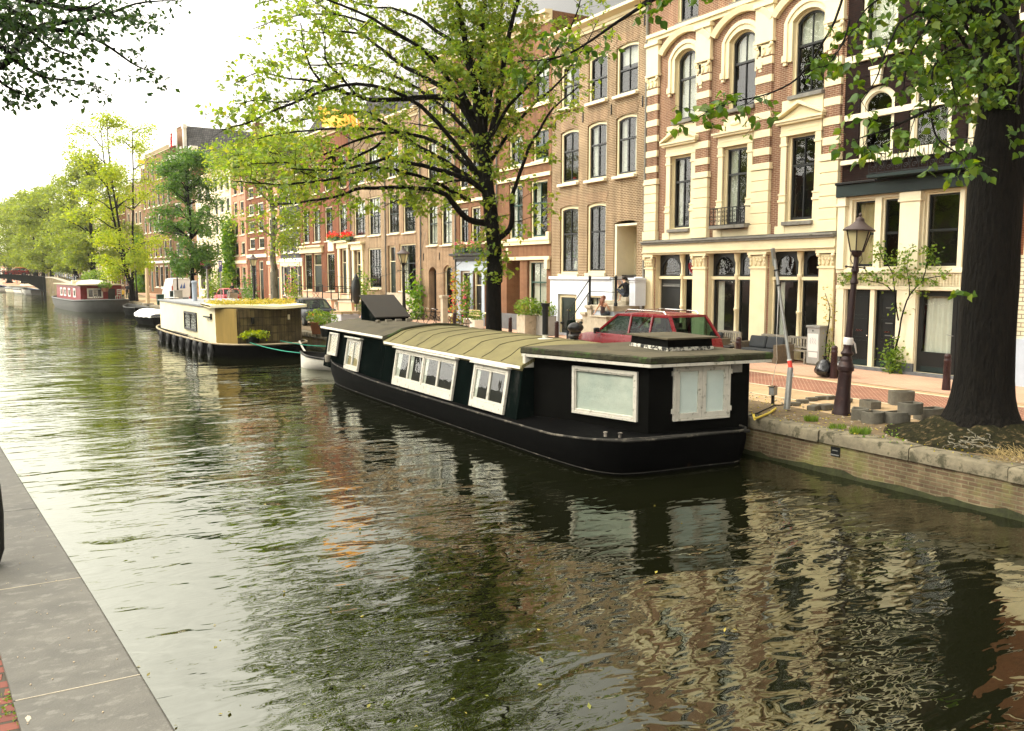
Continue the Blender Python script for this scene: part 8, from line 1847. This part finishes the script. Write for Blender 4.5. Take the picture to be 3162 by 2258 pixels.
def hand(J,bones,w,side,dirv,curl,m,k):
    """five finger chains rooted in the palm"""
    d = Vector(dirv).normalized(); u = d.cross(Vector((0,0,1))); u = u.normalized() if u.length > .01 else Vector((1,0,0)); n = u.cross(d); p = Vector(J[w][:3])+d*.08; J[f'palm{k}'] = (*p,.028); bones.append((w,f'palm{k}',m))
    for i,ln in enumerate((.055,.075,.08,.075,.06)):
        o = u*(.028*(i-2))*side; dd = d if i else (d*.5+u*side*-.9).normalized()
        a = p+o*.8+(d*.03 if i else d*-.02); c = a+dd*ln*.55; e = c+(dd*.8-n*curl).normalized()*ln*.45
        J[f'f{k}{i}a'] = (*a,.011); J[f'f{k}{i}b'] = (*c,.009); J[f'f{k}{i}c'] = (*e,.007); bones += [(f'palm{k}',f'f{k}{i}a',m),(f'f{k}{i}a',f'f{k}{i}b',m),(f'f{k}{i}b',f'f{k}{i}c',m)]
def face(t,J,d,hair_b=None,hairm='hair_dark'):
    """ears, nose, eyes, mouth and hair set on the head, looking along d"""
    h = Vector(J['head'][:3]); d = Vector(d).normalized(); s = d.cross(Vector((0,0,1))).normalized(); b = MB(); b.ell(h+d*.1+Vector((0,0,-.015)),.016,.016,.025,8,6)
    for k in (-1,1): b.ell(h+s*k*.083+Vector((0,0,-.01)),.014,.02,.032,8,6)
    b.build('nose_and_ears','skin',t,smooth=60); b = MB()
    for k in (-1,1): b.ell(h+d*.088+s*k*.033+Vector((0,0,.015)),.012,.012,.008,8,6)
    b.build('eyes','hair_dark',t); b = MB(); b.ell(h+d*.088+Vector((0,0,-.06)),.02,.02,.006,8,6); b.build('mouth','pink_petal',t)
    if hair_b: hb = MB(); hair_b(hb,h,d,s); hb.build('hair',hairm,t,smooth=60)
def std(H=1.72,fem=False):
    k = H/1.72; s = .9 if fem else 1
    J = dict(pelvis=(0,0,.93,(.15*s,.11)),belly=(0,0,1.08,(.135*s,.1)),chest=(0,.0,1.3,(.16*s,.11)),neckb=(0,0,1.44,(.085,.07)),neck=(0,.01,1.5,.05),head=(0,.02,1.62,(.078,.092)),crown=(0,.015,1.68,(.07,.082)))
    for sd,n in ((-1,'l'),(1,'r')):
        J['sh'+n] = (sd*.18*s,0,1.4,.06); J['el'+n] = (sd*.23,0.0,1.12,.042); J['wr'+n] = (sd*.24,.06,.88,.028); J['hip'+n] = (sd*.095,0,.88,.095); J['kn'+n] = (sd*.1,.02,.5,.06); J['an'+n] = (sd*.1,-.01,.09,.04); J['toe'+n] = (sd*.11,.15,.03,.035)
    B = [('pelvis','belly',0),('belly','chest',0),('chest','neckb',0),('neckb','neck',2),('neck','head',2),('head','crown',2)]
    for n in 'lr': B += [('chest','sh'+n,0),('sh'+n,'el'+n,0),('el'+n,'wr'+n,2),('pelvis','hip'+n,1),('hip'+n,'kn'+n,1),('kn'+n,'an'+n,1),('an'+n,'toe'+n,1)]
    return J,B
def short_hair(b,h,d,s): b.ell(h+Vector((0,0,.045))-d*.012,.092,.092,.085,14,8)
# woman on the stone ledge, back turned, leaning on her left arm
J,B = std(1.66,True)
J.update(pelvis=(0,0,.1,(.17,.13)),belly=(.02,.01,.26,(.125,.09)),chest=(.03,.03,.46,(.145,.1)),neckb=(.03,.03,.6,(.08,.06)),neck=(.03,.04,.66,.045),head=(.03,.06,.78,(.078,.09)),crown=(.03,.055,.84,(.07,.08)))
J.update(shl=(-.14,.02,.55,.055),ell=(-.3,-.02,.32,.038),wrl=(-.42,-.05,.1,.026),shr=(.2,.02,.55,.055),elr=(.26,.14,.32,.038),wrr=(.18,.32,.22,.026))
J.update(hipl=(-.09,.08,.08,.1),knl=(-.12,.46,.12,.065),anl=(-.12,.5,-.28,.042),toel=(-.12,.64,-.33,.035),hipr=(.1,.08,.08,.1),knr=(.14,.46,.12,.065),anr=(.14,.5,-.28,.042),toer=(.14,.64,-.33,.035))
B = [(a,c,(2 if a.startswith('sh') or c.startswith('sh') or (a,c) == ('chest','neckb') else m)) for a,c,m in B]; hand(J,B,'wrl',1,(-.7,-.2,-.6),.2,2,1); hand(J,B,'wrr',-1,(-.3,.9,-.1),.5,2,2)
w = person('long haired woman with bare shoulders sitting with her back turned, behind the red car',(22.88,31.85,1.3),R(-78),J,B,['cloth_brown','cloth_denim','skin'],None)
def long_hair(b,h,d,s):
    b.ell(h+Vector((0,0,.03))-d*.015,.098,.105,.1,16,10)
    for k in range(9):
        o = s*(-.1+.025*k); st = h-d*.07+o*.8+Vector((0,0,.02)); b.tube([st,st-d*.04+Vector((.0,0,-.12))+o*.2,st-d*.06+Vector((0,0,-.26))+s*.025*math.sin(k*2),st-d*.03+Vector((0,0,-.4-.05*(k%3)))+s*.03*math.cos(k)],[.035,.045,.04,.012],8)
face(w,J,(0.25,.97,0),long_hair,'hair_red')
# man reading in the doorway, knees up, facing left
J,B = std()
J.update(pelvis=(0,0,.1,(.16,.12)),belly=(0,.03,.28,(.14,.11)),chest=(0,.1,.5,(.16,.115)),neckb=(0,.15,.64,(.085,.07)),neck=(0,.18,.7,.05),head=(0,.23,.81,(.078,.092)),crown=(0,.22,.87,(.07,.082)))
for sd,n in ((-1,'l'),(1,'r')): J.update({'sh'+n:(sd*.19,.12,.58,.062),'el'+n:(sd*.2,.34,.4,.042),'wr'+n:(sd*.1,.5,.6,.028),'hip'+n:(sd*.1,.1,.08,.1),'kn'+n:(sd*.13,.5,.36,.062),'an'+n:(sd*.12,.56,-.12,.04),'toe'+n:(sd*.13,.72,-.17,.035)})
B = [(a,c,(2 if a[:2] in ('kn','an') else m)) for a,c,m in B]; hand(J,B,'wrl',1,(.1,.3,.9),.6,2,1); hand(J,B,'wrr',-1,(-.1,.3,.9),.6,2,2)
mn = person('barefoot man in black T shirt and denim shorts sitting in the doorway, reading',(23.98,31.5,2.12),R(8),J,B,['cloth_black','cloth_denim','skin'],None); face(mn,J,(0,.9,-.3),short_hair,'hair_dark')
nb = MB(); nb.hexa([(-.26,.52,.58),(0,.6,.58),(0,.605,.58),(-.26,.525,.58),(-.26,.5,.92),(0,.58,.92),(0,.585,.92),(-.26,.505,.92)]); nb.hexa([(0,.6,.58),(.26,.52,.58),(.26,.525,.58),(0,.605,.58),(0,.58,.92),(.26,.5,.92),(.26,.505,.92),(0,.585,.92)]); nw = nb.build('newspaper','paper'); nw.location = (23.98,31.5,2.12); nw.rotation_euler = (0,0,R(8)); tag(nw,'open newspaper held by the man in the doorway','newspaper')
st_ = MB().box(-.25,.25,-.2,.2,0,.19).build('step_stool','sand_stone',bevel=.015); st_.location = (24.0,31.48,1.935); tag(st_,'low stone block the reading man sits on','block')
# others, far off
def stander(label,loc,rz,mats,hairm='hair_dark',sit=False,lean=0.,H=1.74,bald=False):
    J,B = std(H)
    if sit:
        for n in 'lr': sd = -1 if n == 'l' else 1; J['kn'+n] = (sd*.13,.44,.9,.066); J['an'+n] = (sd*.13,.46,.46,.042); J['toe'+n] = (sd*.13,.6,.4,.035)
        for n in 'lr': sd = -1 if n == 'l' else 1; J['el'+n] = (sd*.25,.1,1.12,.042); J['wr'+n] = (sd*.1,.32,1.0,.03)
    if lean:
        for k,v in list(J.items()):
            if v[2] > .95: h = v[2]-.93; J[k] = (v[0],v[1]+h*math.sin(lean),.93+h*math.cos(lean),v[3])
    hand(J,B,'wrl',1,(0,.3,-.9),.3,2,1); hand(J,B,'wrr',-1,(0,.3,-.9),.3,2,2)
    t = person(label,loc,rz,J,B,mats,None,group=None); face(t,J,(0,1,0),None if bald else short_hair,hairm); return t
P_ = at_d(718,905,80); s1 = stander('balding man in grey shirt and black vest sitting behind the faded red car',(P_.x,P_.y,.62),R(120),['cloth_black','cloth_grey','skin'],bald=True,sit=True)
st2 = MB().box(-.4,.4,-.3,.3,0,1.38).build('stone_seat','sand_stone',bevel=.02); st2.location = (P_.x,P_.y,0); tag(st2,'stone stoop block under the sitting man','block')
stander('person in black T shirt stooping behind the pale trunked tree',(15.9,57.2,0),R(-90),['cloth_black','cloth_denim','skin'],lean=.75)
for px,d,lab,mt,z in ((313,122,'person in white shirt and dark trousers walking beside the thick trunk',['cloth_white','cloth_black','skin'],.3),(358,108,'person in dark blue standing above the red houseboat',['cloth_blue','cloth_blue','skin'],.15),(378,106,'person in yellow crouching above the red houseboat',['cloth_yellow','cloth_denim','skin'],-.35),(392,105,'person in black with a backpack above the red houseboat',['cloth_black','cloth_black','skin'],.15)):
    p = at_d(px,880,d); stander(lab,(p.x,p.y,z),R(rb.uniform(100,260)),mt)
pk = MB(); p = at_d(392,880,105); pk.box(-.16,.16,-.1,.1,0,.45); bp_ = pk.build('backpack','cloth_denim',bevel=.05); bp_.location = (p.x+.05,p.y-.2,1.2); tag(bp_,'dark backpack on the person in black','backpack')
